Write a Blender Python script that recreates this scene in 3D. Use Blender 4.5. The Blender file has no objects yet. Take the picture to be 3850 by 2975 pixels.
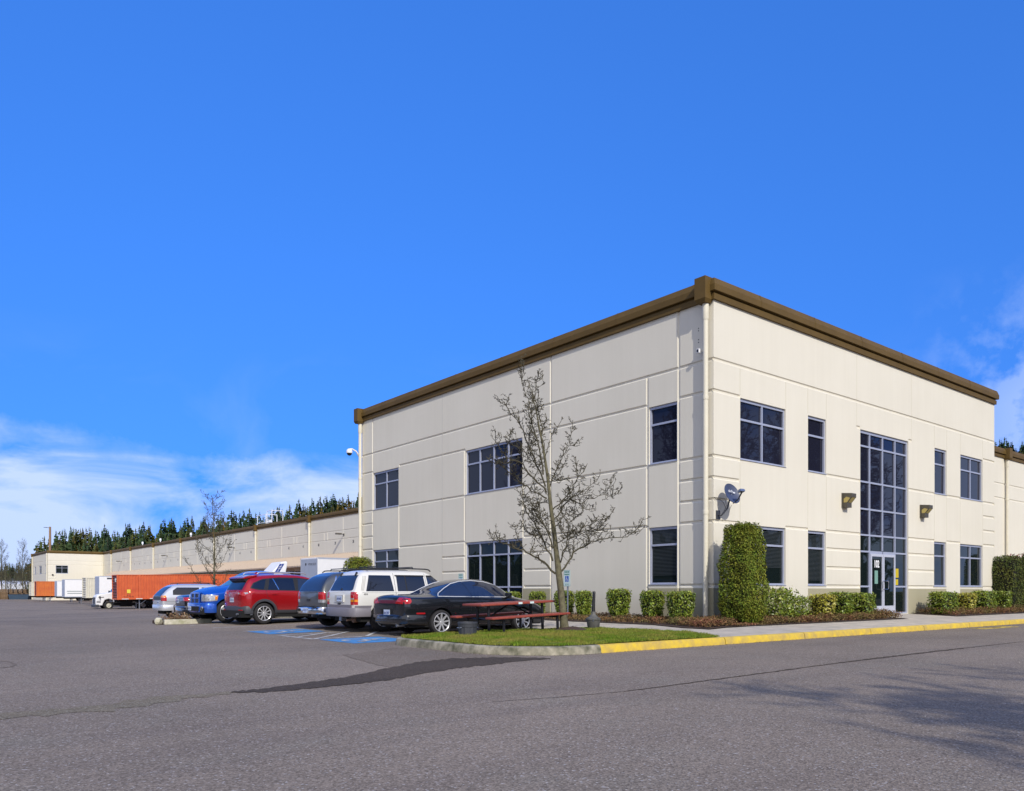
import bpy, bmesh, math, random
import numpy as np
from mathutils import Vector, Matrix
from mathutils.bvhtree import BVHTree

R = math.radians
scene = bpy.context.scene
COL = scene.collection
random.seed(7)
RNG = np.random.default_rng(11)

# ------------------------------------------------------------------ camera
CAM = (-18.668, -13.993, 1.16)
cam_d = bpy.data.cameras.new('camera')
cam_d.sensor_width = 36.0
cam_d.lens = 27.69
cam_d.shift_y = 0.1908
cam_d.clip_start = 0.1
cam_d.clip_end = 5000
cam = bpy.data.objects.new('camera', cam_d)
COL.objects.link(cam)
cam.location = CAM
cam.rotation_euler = (R(90), 0, -math.atan2(.6265, .7795))
scene.camera = cam

# ------------------------------------------------------------------ sky and sun
SUN = Vector((-.286, -.757, .588)).normalized()      # towards the sun
w = bpy.data.worlds.new('World')
scene.world = w
w.use_nodes = True
nt = w.node_tree
for n in list(nt.nodes):
    nt.nodes.remove(n)
def N(t, **kw):
    n = nt.nodes.new(t)
    for k, v in kw.items():
        setattr(n, k, v)
    return n
out = N('ShaderNodeOutputWorld')
bg = N('ShaderNodeBackground')
bg.inputs['Strength'].default_value = 0.125
sky = N('ShaderNodeTexSky', sky_type='NISHITA')
sky.sun_disc = False
sky.sun_elevation = math.asin(SUN.z)
sky.sun_rotation = math.atan2(SUN.x, SUN.y)
sky.altitude = 600
sky.air_density = 1.0
sky.dust_density = 0.3
sky.ozone_density = 3.0
hsv = N('ShaderNodeHueSaturation')
hsv.inputs['Saturation'].default_value = 1.12
hsv.inputs['Value'].default_value = 1.15
nt.links.new(sky.outputs[0], hsv.inputs['Color'])
tc = N('ShaderNodeTexCoord')
sep = N('ShaderNodeSeparateXYZ')
nt.links.new(tc.outputs['Generated'], sep.inputs[0])
def M(op, a, b=None, c=None, clamp=False):
    n = N('ShaderNodeMath', operation=op)
    n.use_clamp = clamp
    for i, x in enumerate((a, b, c)):
        if x is None:
            continue
        if isinstance(x, (int, float)):
            n.inputs[i].default_value = x
        else:
            nt.links.new(x, n.inputs[i])
    return n.outputs[0]
# the gradient of a clear winter sky is flat: look a little higher into the sky model near the horizon
svec = N('ShaderNodeCombineXYZ')
nt.links.new(sep.outputs[0], svec.inputs[0]); nt.links.new(sep.outputs[1], svec.inputs[1])
nt.links.new(M('ADD', M('MULTIPLY', M('MAXIMUM', sep.outputs[2], 0.0), .40), .27), svec.inputs[2])
nt.links.new(svec.outputs[0], sky.inputs['Vector'])
# clouds live on a flat layer: project the view direction onto it
zz = M('MAXIMUM', sep.outputs[2], 0.0)
den = M('ADD', zz, 0.09)
cx = M('DIVIDE', sep.outputs[0], den)
cy = M('DIVIDE', sep.outputs[1], den)
comb = N('ShaderNodeCombineXYZ')
nt.links.new(cx, comb.inputs[0]); nt.links.new(cy, comb.inputs[1])
n1 = N('ShaderNodeTexNoise'); n1.inputs['Scale'].default_value = .55; n1.inputs['Detail'].default_value = 9
n1.inputs['Roughness'].default_value = .56; n1.inputs['Distortion'].default_value = .5
nt.links.new(comb.outputs[0], n1.inputs['Vector'])
n2 = N('ShaderNodeTexNoise'); n2.inputs['Scale'].default_value = 3.0; n2.inputs['Detail'].default_value = 10
n2.inputs['Roughness'].default_value = .7
nt.links.new(tc.outputs['Generated'], n2.inputs['Vector'])
n4 = N('ShaderNodeTexNoise'); n4.inputs['Scale'].default_value = 1.6; n4.inputs['Detail'].default_value = 8
n4.inputs['Roughness'].default_value = .55; n4.inputs['Distortion'].default_value = .6
mp4 = N('ShaderNodeMapping'); mp4.inputs['Scale'].default_value = (3.4, 3.4, 6.5)
nt.links.new(tc.outputs['Generated'], mp4.inputs[0]); nt.links.new(mp4.outputs[0], n4.inputs['Vector'])
# bearing measured from the camera axis (negative = left of it)
brg = M('ADD', M('MULTIPLY', sep.outputs[0], .7795), M('MULTIPLY', sep.outputs[1], -.6265))
fwd = M('ADD', M('MULTIPLY', sep.outputs[0], .6265), M('MULTIPLY', sep.outputs[1], .7795))
# cloud bank top: elevation threshold that falls from left to right
bank = M('ADD', M('MULTIPLY', brg, -.06), .154)
wob = M('MULTIPLY', M('SUBTRACT', n1.outputs['Fac'], .5), .085)
wob2 = M('MULTIPLY', M('SUBTRACT', n2.outputs['Fac'], .5), .10)
edge = M('SUBTRACT', M('ADD', M('ADD', bank, wob), wob2), sep.outputs[2])
bankm = M('MULTIPLY', edge, 34.0, clamp=True)
inner = M('ADD', M('MULTIPLY', M('SUBTRACT', n4.outputs['Fac'], .5), 4.5), .74, clamp=True)
bankm = M('MULTIPLY', bankm, inner)
low = M('SUBTRACT', 1.0, M('MULTIPLY', sep.outputs[2], 3.4), clamp=True)
wisp = M('MULTIPLY', M('SUBTRACT', n4.outputs['Fac'], .50, clamp=True), 3.2, clamp=True)
wisp = M('MULTIPLY', M('MULTIPLY', wisp, n2.outputs['Fac']), M('MULTIPLY', low, 1.5))
right = M('MULTIPLY', M('SUBTRACT', brg, .42, clamp=True), 6.0, clamp=True)
n3 = N('ShaderNodeTexNoise'); n3.inputs['Scale'].default_value = 13.0; n3.inputs['Detail'].default_value = 9
n3.inputs['Roughness'].default_value = .6
nt.links.new(tc.outputs['Generated'], n3.inputs['Vector'])
puff = M('MULTIPLY', M('SUBTRACT', n3.outputs['Fac'], .43, clamp=True), 8.0, clamp=True)
puff = M('MULTIPLY', M('MULTIPLY', puff, right), M('MULTIPLY', M('SUBTRACT', .34, sep.outputs[2], clamp=True), 7.0, clamp=True))
cl = M('MAXIMUM', M('MAXIMUM', bankm, M('MULTIPLY', wisp, .75)), M('MULTIPLY', puff, .85), clamp=True)
back = M('MULTIPLY', M('SUBTRACT', -.05, fwd, clamp=True), 3.0, clamp=True)  # unseen cloud cover behind the camera, added to whiten and lift the fill
backc = M('MULTIPLY', M('MULTIPLY', M('SUBTRACT', n1.outputs['Fac'], .22, clamp=True), 4.0, clamp=True), back)
cl = M('MAXIMUM', cl, M('MULTIPLY', backc, .85))
cl = M('MULTIPLY', cl, .93)
mix = N('ShaderNodeMix', data_type='RGBA')
ccol = N('ShaderNodeMix', data_type='RGBA')
ccol.inputs['A'].default_value = (5.0, 6.2, 9.0, 1); ccol.inputs['B'].default_value = (8.2, 8.0, 7.9, 1)
nt.links.new(back, ccol.inputs['Factor'])
nt.links.new(ccol.outputs['Result'], mix.inputs['B'])
nt.links.new(cl, mix.inputs['Factor'])
tint = N('ShaderNodeMix', data_type='RGBA', blend_type='MULTIPLY')
tint.inputs['Factor'].default_value = 1
tint.inputs['B'].default_value = (.50, 1.0, 1.74, 1)
nt.links.new(hsv.outputs[0], tint.inputs['A'])
nt.links.new(tint.outputs['Result'], mix.inputs['A'])
nt.links.new(mix.outputs['Result'], bg.inputs['Color'])
nt.links.new(bg.outputs[0], out.inputs[0])

sd = bpy.data.lights.new('sun', 'SUN')
sd.energy = 3.4
sd.angle = R(.5)
sd.color = (1.0, .95, .87)
so = bpy.data.objects.new('sun', sd)
COL.objects.link(so)
so.location = (0, -30, 40)
so.rotation_euler = (-SUN).to_track_quat('-Z', 'Y').to_euler()

vs = scene.view_settings
vs.view_transform = 'Standard'
vs.look = 'None'
vs.exposure = 0.0
vs.gamma = 1.0
vs.use_curve_mapping = False
scene.render.engine = 'CYCLES'
scene.cycles.use_denoising = True
scene.cycles.max_bounces = 6
scene.cycles.transparent_max_bounces = 8

# ------------------------------------------------------------------ materials
def nmat(name):
    m = bpy.data.materials.new(name)
    m.use_nodes = True
    return m, m.node_tree, m.node_tree.nodes['Principled BSDF']

def pbr(name, col, rough=.6, metal=0., vary=0., vscale=3., bump=0., bscale=60., spec=.5, coat=0., col2=None, island=0.):
    m, t, b = nmat(name)
    b.inputs['Roughness'].default_value = rough
    b.inputs['Metallic'].default_value = metal
    b.inputs['Specular IOR Level'].default_value = spec
    b.inputs['Coat Weight'].default_value = coat
    b.inputs['Coat Roughness'].default_value = .04
    c = (*col, 1)
    b.inputs['Base Color'].default_value = c
    co = t.nodes.new('ShaderNodeTexCoord')
    if vary or col2:
        n = t.nodes.new('ShaderNodeTexNoise'); n.inputs['Scale'].default_value = vscale
        n.inputs['Detail'].default_value = 6; n.inputs['Roughness'].default_value = .62
        t.links.new(co.outputs['Object'], n.inputs['Vector'])
        mx = t.nodes.new('ShaderNodeMix'); mx.data_type = 'RGBA'
        c2 = col2 or tuple(max(0, x * (1 - vary)) for x in col)
        mx.inputs['A'].default_value = c
        mx.inputs['B'].default_value = (*c2, 1)
        rp = t.nodes.new('ShaderNodeMapRange')
        rp.inputs['From Min'].default_value = .35; rp.inputs['From Max'].default_value = .68
        t.links.new(n.outputs['Fac'], rp.inputs['Value'])
        t.links.new(rp.outputs[0], mx.inputs['Factor'])
        last = mx.outputs['Result']
        t.links.new(last, b.inputs['Base Color'])
    if island:
        g = t.nodes.new('ShaderNodeNewGeometry')
        h = t.nodes.new('ShaderNodeHueSaturation')
        mr = t.nodes.new('ShaderNodeMapRange')
        mr.inputs['To Min'].default_value = 1 - island; mr.inputs['To Max'].default_value = 1 + island
        t.links.new(g.outputs['Random Per Island'], mr.inputs['Value'])
        t.links.new(mr.outputs[0], h.inputs['Value'])
        mr2 = t.nodes.new('ShaderNodeMapRange')
        mr2.inputs['To Min'].default_value = .5 - island * .05; mr2.inputs['To Max'].default_value = .5 + island * .04
        wn = t.nodes.new('ShaderNodeMath'); wn.operation = 'FRACT'
        ml = t.nodes.new('ShaderNodeMath'); ml.operation = 'MULTIPLY'; ml.inputs[1].default_value = 17.3
        t.links.new(g.outputs['Random Per Island'], ml.inputs[0]); t.links.new(ml.outputs[0], wn.inputs[0])
        t.links.new(wn.outputs[0], mr2.inputs['Value']); t.links.new(mr2.outputs[0], h.inputs['Hue'])
        if vary or col2:
            t.links.new(last, h.inputs['Color'])
        else:
            h.inputs['Color'].default_value = c
        t.links.new(h.outputs[0], b.inputs['Base Color'])
    if bump:
        n = t.nodes.new('ShaderNodeTexNoise'); n.inputs['Scale'].default_value = bscale
        n.inputs['Detail'].default_value = 4
        t.links.new(co.outputs['Object'], n.inputs['Vector'])
        bp = t.nodes.new('ShaderNodeBump'); bp.inputs['Strength'].default_value = bump
        bp.inputs['Distance'].default_value = .02
        t.links.new(n.outputs['Fac'], bp.inputs['Height'])
        t.links.new(bp.outputs[0], b.inputs['Normal'])
    return m

def wall_mat(name, col, grime=.075):
    """painted tilt-up concrete: faint blotches and faint vertical run marks"""
    m, t, b = nmat(name)
    b.inputs['Roughness'].default_value = .85
    b.inputs['Specular IOR Level'].default_value = .25
    co = t.nodes.new('ShaderNodeTexCoord')
    mp = t.nodes.new('ShaderNodeMapping'); mp.inputs['Scale'].default_value = (2.2, 2.2, .10)
    t.links.new(co.outputs['Object'], mp.inputs[0])
    n = t.nodes.new('ShaderNodeTexNoise'); n.inputs['Scale'].default_value = 1.6; n.inputs['Detail'].default_value = 7
    n.inputs['Roughness'].default_value = .7
    t.links.new(mp.outputs[0], n.inputs['Vector'])
    n2 = t.nodes.new('ShaderNodeTexNoise'); n2.inputs['Scale'].default_value = .45; n2.inputs['Detail'].default_value = 5
    t.links.new(co.outputs['Object'], n2.inputs['Vector'])
    ad = t.nodes.new('ShaderNodeMath'); ad.operation = 'MULTIPLY_ADD'; ad.inputs[1].default_value = .6
    t.links.new(n.outputs['Fac'], ad.inputs[0])
    m3 = t.nodes.new('ShaderNodeMath'); m3.operation = 'MULTIPLY'; m3.inputs[1].default_value = .6
    t.links.new(n2.outputs['Fac'], m3.inputs[0]); t.links.new(m3.outputs[0], ad.inputs[2])
    rp = t.nodes.new('ShaderNodeMapRange'); rp.inputs['From Min'].default_value = .45; rp.inputs['From Max'].default_value = .85
    t.links.new(ad.outputs[0], rp.inputs['Value'])
    mx = t.nodes.new('ShaderNodeMix'); mx.data_type = 'RGBA'
    mx.inputs['A'].default_value = (*col, 1)
    mx.inputs['B'].default_value = (col[0] * (1 - grime), col[1] * (1 - grime * 1.05), col[2] * (1 - grime * 1.2), 1)
    t.links.new(rp.outputs[0], mx.inputs['Factor'])
    t.links.new(mx.outputs['Result'], b.inputs['Base Color'])
    bn = t.nodes.new('ShaderNodeTexNoise'); bn.inputs['Scale'].default_value = 45; bn.inputs['Detail'].default_value = 3
    t.links.new(co.outputs['Object'], bn.inputs['Vector'])
    bp = t.nodes.new('ShaderNodeBump'); bp.inputs['Strength'].default_value = .12; bp.inputs['Distance'].default_value = .01
    t.links.new(bn.outputs['Fac'], bp.inputs['Height']); t.links.new(bp.outputs[0], b.inputs['Normal'])
    return m

def asphalt_mat(name='asphalt', k=None):
    m, t, b = nmat(name)
    b.inputs['Roughness'].default_value = .9
    b.inputs['Specular IOR Level'].default_value = .08
    co = t.nodes.new('ShaderNodeTexCoord')
    def noise(sc, det, rough=.6, src=None):
        n = t.nodes.new('ShaderNodeTexNoise'); n.inputs['Scale'].default_value = sc
        n.inputs['Detail'].default_value = det; n.inputs['Roughness'].default_value = rough
        t.links.new(src or co.outputs['Object'], n.inputs['Vector'])
        return n.outputs['Fac']
    def mr(v, a, b_, c, d):
        n = t.nodes.new('ShaderNodeMapRange')
        for k, x in zip(('From Min', 'From Max', 'To Min', 'To Max'), (a, b_, c, d)):
            n.inputs[k].default_value = x
        t.links.new(v, n.inputs['Value']); return n.outputs[0]
    def mixc(f, a, b_, mode='MIX'):
        n = t.nodes.new('ShaderNodeMix'); n.data_type = 'RGBA'; n.blend_type = mode
        if isinstance(f, float): n.inputs['Factor'].default_value = f
        else: t.links.new(f, n.inputs['Factor'])
        for k, x in (('A', a), ('B', b_)):
            if isinstance(x, tuple): n.inputs[k].default_value = (*x, 1)
            else: t.links.new(x, n.inputs[k])
        return n.outputs['Result']
    base = mixc(mr(noise(.11, 6, .65), .38, .66, 0, 1), (.262, .212, .166), (.182, .151, .122))
    mp = t.nodes.new('ShaderNodeMapping'); mp.inputs['Scale'].default_value = (.10, .9, 1)
    mp.inputs['Rotation'].default_value = (0, 0, R(8))
    t.links.new(co.outputs['Object'], mp.inputs[0])
    streak = mr(noise(.9, 6, .6, mp.outputs[0]), .50, .72, 0, .5)
    base = mixc(streak, base, (.155, .126, .108))
    # greenish / purplish blotches seen in the old surface
    base = mixc(mr(noise(.8, 3), .52, .72, 0, .16), base, (.21, .215, .18))
    # aggregate
    v = t.nodes.new('ShaderNodeTexVoronoi'); v.inputs['Scale'].default_value = 75
    t.links.new(co.outputs['Object'], v.inputs['Vector'])
    sp = t.nodes.new('ShaderNodeSeparateColor'); t.links.new(v.outputs['Color'], sp.inputs[0])
    grain = mr(sp.outputs[0], 0, 1, .60, 1.36)
    cmb = t.nodes.new('ShaderNodeCombineColor')
    for i in range(3): t.links.new(grain, cmb.inputs[i])
    base = mixc(1.0, base, cmb.outputs[0], 'MULTIPLY')
    peb = mr(sp.outputs[1], .955, .975, 0, .62)
    base = mixc(peb, base, (.50, .47, .45))
    fine = mr(noise(160, 3, .7), .3, .7, .78, 1.2)
    cmb = t.nodes.new('ShaderNodeCombineColor')
    for i in range(3): t.links.new(fine, cmb.inputs[i])
    base = mixc(1.0, base, cmb.outputs[0], 'MULTIPLY')
    if k: base = mixc(1.0, base, k, 'MULTIPLY')
    t.links.new(base, b.inputs['Base Color'])
    bp = t.nodes.new('ShaderNodeBump'); bp.inputs['Strength'].default_value = .55; bp.inputs['Distance'].default_value = .006
    t.links.new(v.outputs['Distance'], bp.inputs['Height']); t.links.new(bp.outputs[0], b.inputs['Normal'])
    return m

def glass_mat(name, col, rough=.02, spec=1.0, tintf=.0):
    m, t, b = nmat(name)
    b.inputs['Base Color'].default_value = (*col, 1)
    b.inputs['Roughness'].default_value = rough
    b.inputs['Specular IOR Level'].default_value = spec
    b.inputs['IOR'].default_value = 1.55
    b.inputs['Coat Weight'].default_value = tintf
    b.inputs['Coat Roughness'].default_value = .01
    co = t.nodes.new('ShaderNodeTexCoord')
    n = t.nodes.new('ShaderNodeTexNoise'); n.inputs['Scale'].default_value = .8; n.inputs['Detail'].default_value = 1
    t.links.new(co.outputs['Object'], n.inputs['Vector'])
    bp = t.nodes.new('ShaderNodeBump'); bp.inputs['Strength'].default_value = .06; bp.inputs['Distance'].default_value = .05
    t.links.new(n.outputs['Fac'], bp.inputs['Height']); t.links.new(bp.outputs[0], b.inputs['Normal'])
    t.links.new(bp.outputs[0], b.inputs['Coat Normal'])
    return m

def car_paint(name, col, metal=.25, rough=.32, dirt=None):
    if dirt is None: dirt = .05 if max(col) < .05 else .28
    m, t, b = nmat(name)
    b.inputs['Base Color'].default_value = (*col, 1)
    b.inputs['Metallic'].default_value = metal
    b.inputs['Roughness'].default_value = rough
    b.inputs['Coat Weight'].default_value = .9
    b.inputs['Coat Roughness'].default_value = .05
    co = t.nodes.new('ShaderNodeTexCoord')
    n = t.nodes.new('ShaderNodeTexNoise'); n.inputs['Scale'].default_value = 2.5; n.inputs['Detail'].default_value = 7
    t.links.new(co.outputs['Object'], n.inputs['Vector'])
    sp = t.nodes.new('ShaderNodeSeparateXYZ'); t.links.new(co.outputs['Object'], sp.inputs[0])
    dz = t.nodes.new('ShaderNodeMapRange'); dz.inputs['From Min'].default_value = .85; dz.inputs['From Max'].default_value = .25
    dz.inputs['To Min'].default_value = 0; dz.inputs['To Max'].default_value = dirt
    t.links.new(sp.outputs[2], dz.inputs['Value'])
    ml = t.nodes.new('ShaderNodeMath'); ml.operation = 'MULTIPLY'
    t.links.new(dz.outputs[0], ml.inputs[0]); t.links.new(n.outputs['Fac'], ml.inputs[1])
    mx = t.nodes.new('ShaderNodeMix'); mx.data_type = 'RGBA'
    mx.inputs['A'].default_value = (*col, 1); mx.inputs['B'].default_value = (.20, .18, .155, 1)
    t.links.new(ml.outputs[0], mx.inputs['Factor']); t.links.new(mx.outputs['Result'], b.inputs['Base Color'])
    return m

MT = {}
MT['cream'] = wall_mat('cream_wall_paint', (.735, .69, .575))
MT['tan'] = wall_mat('olive_tan_base_paint', (.40, .365, .245))
MT['pipe'] = pbr('cream_pipe_paint', (.72, .67, .53), .55, vary=.08, vscale=2)
MT['bronze'] = pbr('bronze_coping_metal', (.135, .085, .026), .6, .0, vary=.18, vscale=1.3, spec=.15)
MT['alu'] = pbr('window_aluminium', (.40, .43, .54), .42, .15, vary=.06)
MT['alu2'] = pbr('door_aluminium', (.56, .58, .66), .4, .15, vary=.05)
MT['glass'] = glass_mat('window_glass_upper', (.014, .015, .028), .015, .22, 0)
MT['glass_low'] = glass_mat('window_glass_lower', (.008, .013, .013), .015, .22, 0)
MT['roof'] = pbr('roof_membrane', (.35, .34, .32), .9)
MT['asphalt'] = asphalt_mat()
MT['concrete'] = pbr('pavement_concrete', (.53, .46, .365), .9, col2=(.36, .325, .265), vscale=2.2, bump=.25, bscale=40)
MT['kerb'] = pbr('kerb_concrete', (.40, .36, .27), .92, col2=(.10, .10, .06), vscale=4.2, bump=.5, bscale=30)
MT['yellow'] = pbr('kerb_yellow_paint', (.72, .50, .035), .75, col2=(.47, .33, .09), vscale=4.5, bump=.3, bscale=30)
MT['black'] = pbr('black_plastic', (.012, .012, .013), .5)
MT['blackpaint'] = pbr('black_painted_steel', (.010, .010, .014), .35)
MT['chrome'] = pbr('chrome', (.72, .72, .74), .12, 1.0)
MT['alloy'] = pbr('alloy_wheel_metal', (.60, .60, .61), .3, .45, vary=.12, vscale=6)
MT['tyre'] = pbr('tyre_rubber', (.022, .021, .022), .82, vary=.3, vscale=8)
MT['well'] = pbr('dark_underbody_shade_core', (.006, .006, .006), .9)  # car undersides, and the painted shade cores inside shrubs and hedges
MT['cglass'] = glass_mat('car_privacy_glass', (.008, .009, .013), .02, .75)
MT['cglass3'] = glass_mat('coupe_side_glass', (.018,.024,.045), .03, .9, .3)
MT['cglass2'] = glass_mat('car_rear_glass', (.022, .032, .060), .03, .55)
MT['white'] = pbr('white_paint', (.80, .80, .80), .5, vary=.06)
MT['whitemark'] = pbr('worn_white_marking_paint', (.66, .66, .63), .8, col2=(.22, .21, .20), vscale=5)
MT['bluemark'] = pbr('worn_blue_marking_paint', (.045, .27, .62), .75, col2=(.07, .17, .30), vscale=3)
MT['yellowmark'] = pbr('worn_yellow_marking_paint', (.62, .45, .05), .8, col2=(.34, .27, .12), vscale=3)
MT['bark'] = pbr('grey_green_bark', (.085, .073, .042), .9, col2=(.17, .155, .085), vscale=9, bump=.6, bscale=35)
MT['twig'] = pbr('twig_bark', (.085, .074, .042), .9, vary=.3, vscale=4)
MT['grass'] = pbr('grass_blades', (.105, .185, .012), .8, col2=(.26, .225, .05), vscale=1.3, island=.45, spec=.2)
MT['turf'] = pbr('turf_soil', (.055, .072, .02), .95, vary=.4)
MT['soil'] = pbr('bark_mulch', (.07, .04, .025), .95, vary=.5, vscale=12, bump=.6, bscale=30)
MT['leaf'] = pbr('laurel_leaf', (.11, .18, .018), .40, col2=(.24, .27, .03), vscale=3.5, island=.5, spec=.5)
MT['leaf_yellow'] = pbr('yellowed_laurel_leaf', (.30, .30, .035), .42, col2=(.40, .36, .05), vscale=4, island=.45, spec=.5)
MT['thuja'] = pbr('thuja_leaf', (.115, .165, .015), .7, col2=(.17, .175, .018), vscale=2.6, island=.6, spec=.25)
MT['darkhedge'] = pbr('dark_hedge_leaf', (.060, .088, .016), .7, col2=(.10, .105, .02), vscale=2.2, island=.6, spec=.25)
MT['cover'] = pbr('ground_cover_leaf', (.20, .092, .048), .8, col2=(.135, .125, .04), vscale=1.5, island=.6, spec=.2)
MT['conifer'] = pbr('conifer_needles', (.040, .070, .036), .9, col2=(.062, .085, .030), vscale=.12, island=.5, spec=.1)
MT['conifer_warm'] = pbr('warm_conifer_needles', (.085, .070, .022), .9, col2=(.060, .070, .022), vscale=.12, island=.5, spec=.1)
MT['hill'] = pbr('wooded_hill', (.030, .045, .018), .95, col2=(.055, .050, .028), vscale=.05)
MT['ground'] = pbr('rough_ground', (.10, .10, .045), .95, col2=(.16, .13, .08), vscale=.06)
MT['red_lens'] = pbr('red_lamp_lens', (.42, .012, .016), .12, coat=.6)
MT['amber'] = pbr('amber_lamp_lens', (.75, .24, .012), .15, coat=.6)
MT['clear'] = pbr('clear_lamp_lens', (.62, .62, .62), .12, .35, col2=(.25, .25, .27), vscale=22, coat=.8)
MT['plate'] = pbr('number_plate', (.42, .50, .66), .4, col2=(.62, .66, .72), vscale=9)
MT['plate_ink'] = pbr('plate_ink', (.02, .04, .18), .5)
MT['steel'] = pbr('galvanised_steel', (.33, .36, .42), .35, .8, vary=.2)
MT['redcoat'] = pbr('red_plastic_coating', (.34, .08, .05), .45, vary=.15, vscale=5)
MT['sign_white'] = pbr('sign_face', (.62, .74, .72), .4)
MT['sign_green'] = pbr('sign_green', (.015, .19, .12), .4)
MT['sign_blue'] = pbr('sign_blue', (.015, .10, .42), .4)
MT['orange'] = pbr('container_orange', (.62, .125, .035), .55, col2=(.50, .085, .028), vscale=1.2)
MT['orange2'] = pbr('faded_container_orange', (.62, .17, .03), .55, col2=(.52, .12, .03), vscale=1.0)
MT['rust'] = pbr('container_front_brown', (.17, .035, .022), .6, vary=.3)
MT['beige'] = pbr('container_cream', (.66, .62, .50), .55, vary=.12)
MT['trailer'] = pbr('trailer_white', (.82, .81, .80), .4, vary=.05)
MT['trailer_grey'] = pbr('trailer_door_grey', (.42, .45, .52), .4, vary=.1)
MT['blue_sign'] = pbr('blue_decal', (.022, .07, .50), .4)
MT['navy_sign'] = pbr('navy_decal', (.03, .06, .26), .4)
MT['canopy'] = pbr('tan_metal_canopy', (.46, .36, .265), .55, vary=.08)
MT['lampbody'] = pbr('brown_lamp_metal', (.075, .066, .048), .5)
MT['lens_yellow'] = pbr('yellowed_lamp_lens', (.42, .33, .10), .35)
MT['dishgrey'] = pbr('grey_dish_metal', (.055, .068, .12), .38)
MT['darkgrey'] = pbr('dark_grey_plastic', (.05, .053, .062), .5, vary=.15)
MT['ashgrey'] = pbr('weathered_ash_bin', (.13, .125, .11), .6, col2=(.07, .07, .06), vscale=7)
MT['wood'] = pbr('pole_wood', (.24, .14, .08), .9, col2=(.33, .22, .14), vscale=6)
MT['pallet'] = pbr('pallet_wood', (.23, .15, .085), .9, vary=.4, vscale=1.5)
MT['greycladding'] = pbr('grey_lower_cladding', (.20, .185, .205), .5, vary=.1)
MT['rock'] = pbr('pale_rock', (.60, .56, .45), .9, col2=(.34, .33, .20), vscale=5, bump=.5, bscale=10)
MT['wet'] = asphalt_mat('wet_asphalt', (.34,.33,.33))
MT['smear'] = asphalt_mat('dirty_greenish_asphalt', (.90,.92,.83))
MT['stain'] = asphalt_mat('stained_asphalt', (.82,.81,.80))
MT['dryleaf'] = pbr('dry_dead_leaves', (.22, .12, .06), .9, col2=(.30, .22, .13), vscale=6, island=.4)
MT['white_roof'] = pbr('white_metal_building', (.66, .68, .74), .5, vary=.1)
MT['tealglass'] = glass_mat('teal_windscreen', (.05, .14, .14), .05, .8)
MT['green_paper'] = pbr('pale_green_notice', (.18, .34, .28), .7)
MT['yellow_paper'] = pbr('yellow_notice', (.55, .42, .01), .7)
MT['blind'] = pbr('window_blind_slats', (.035, .042, .046), .6)

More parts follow.
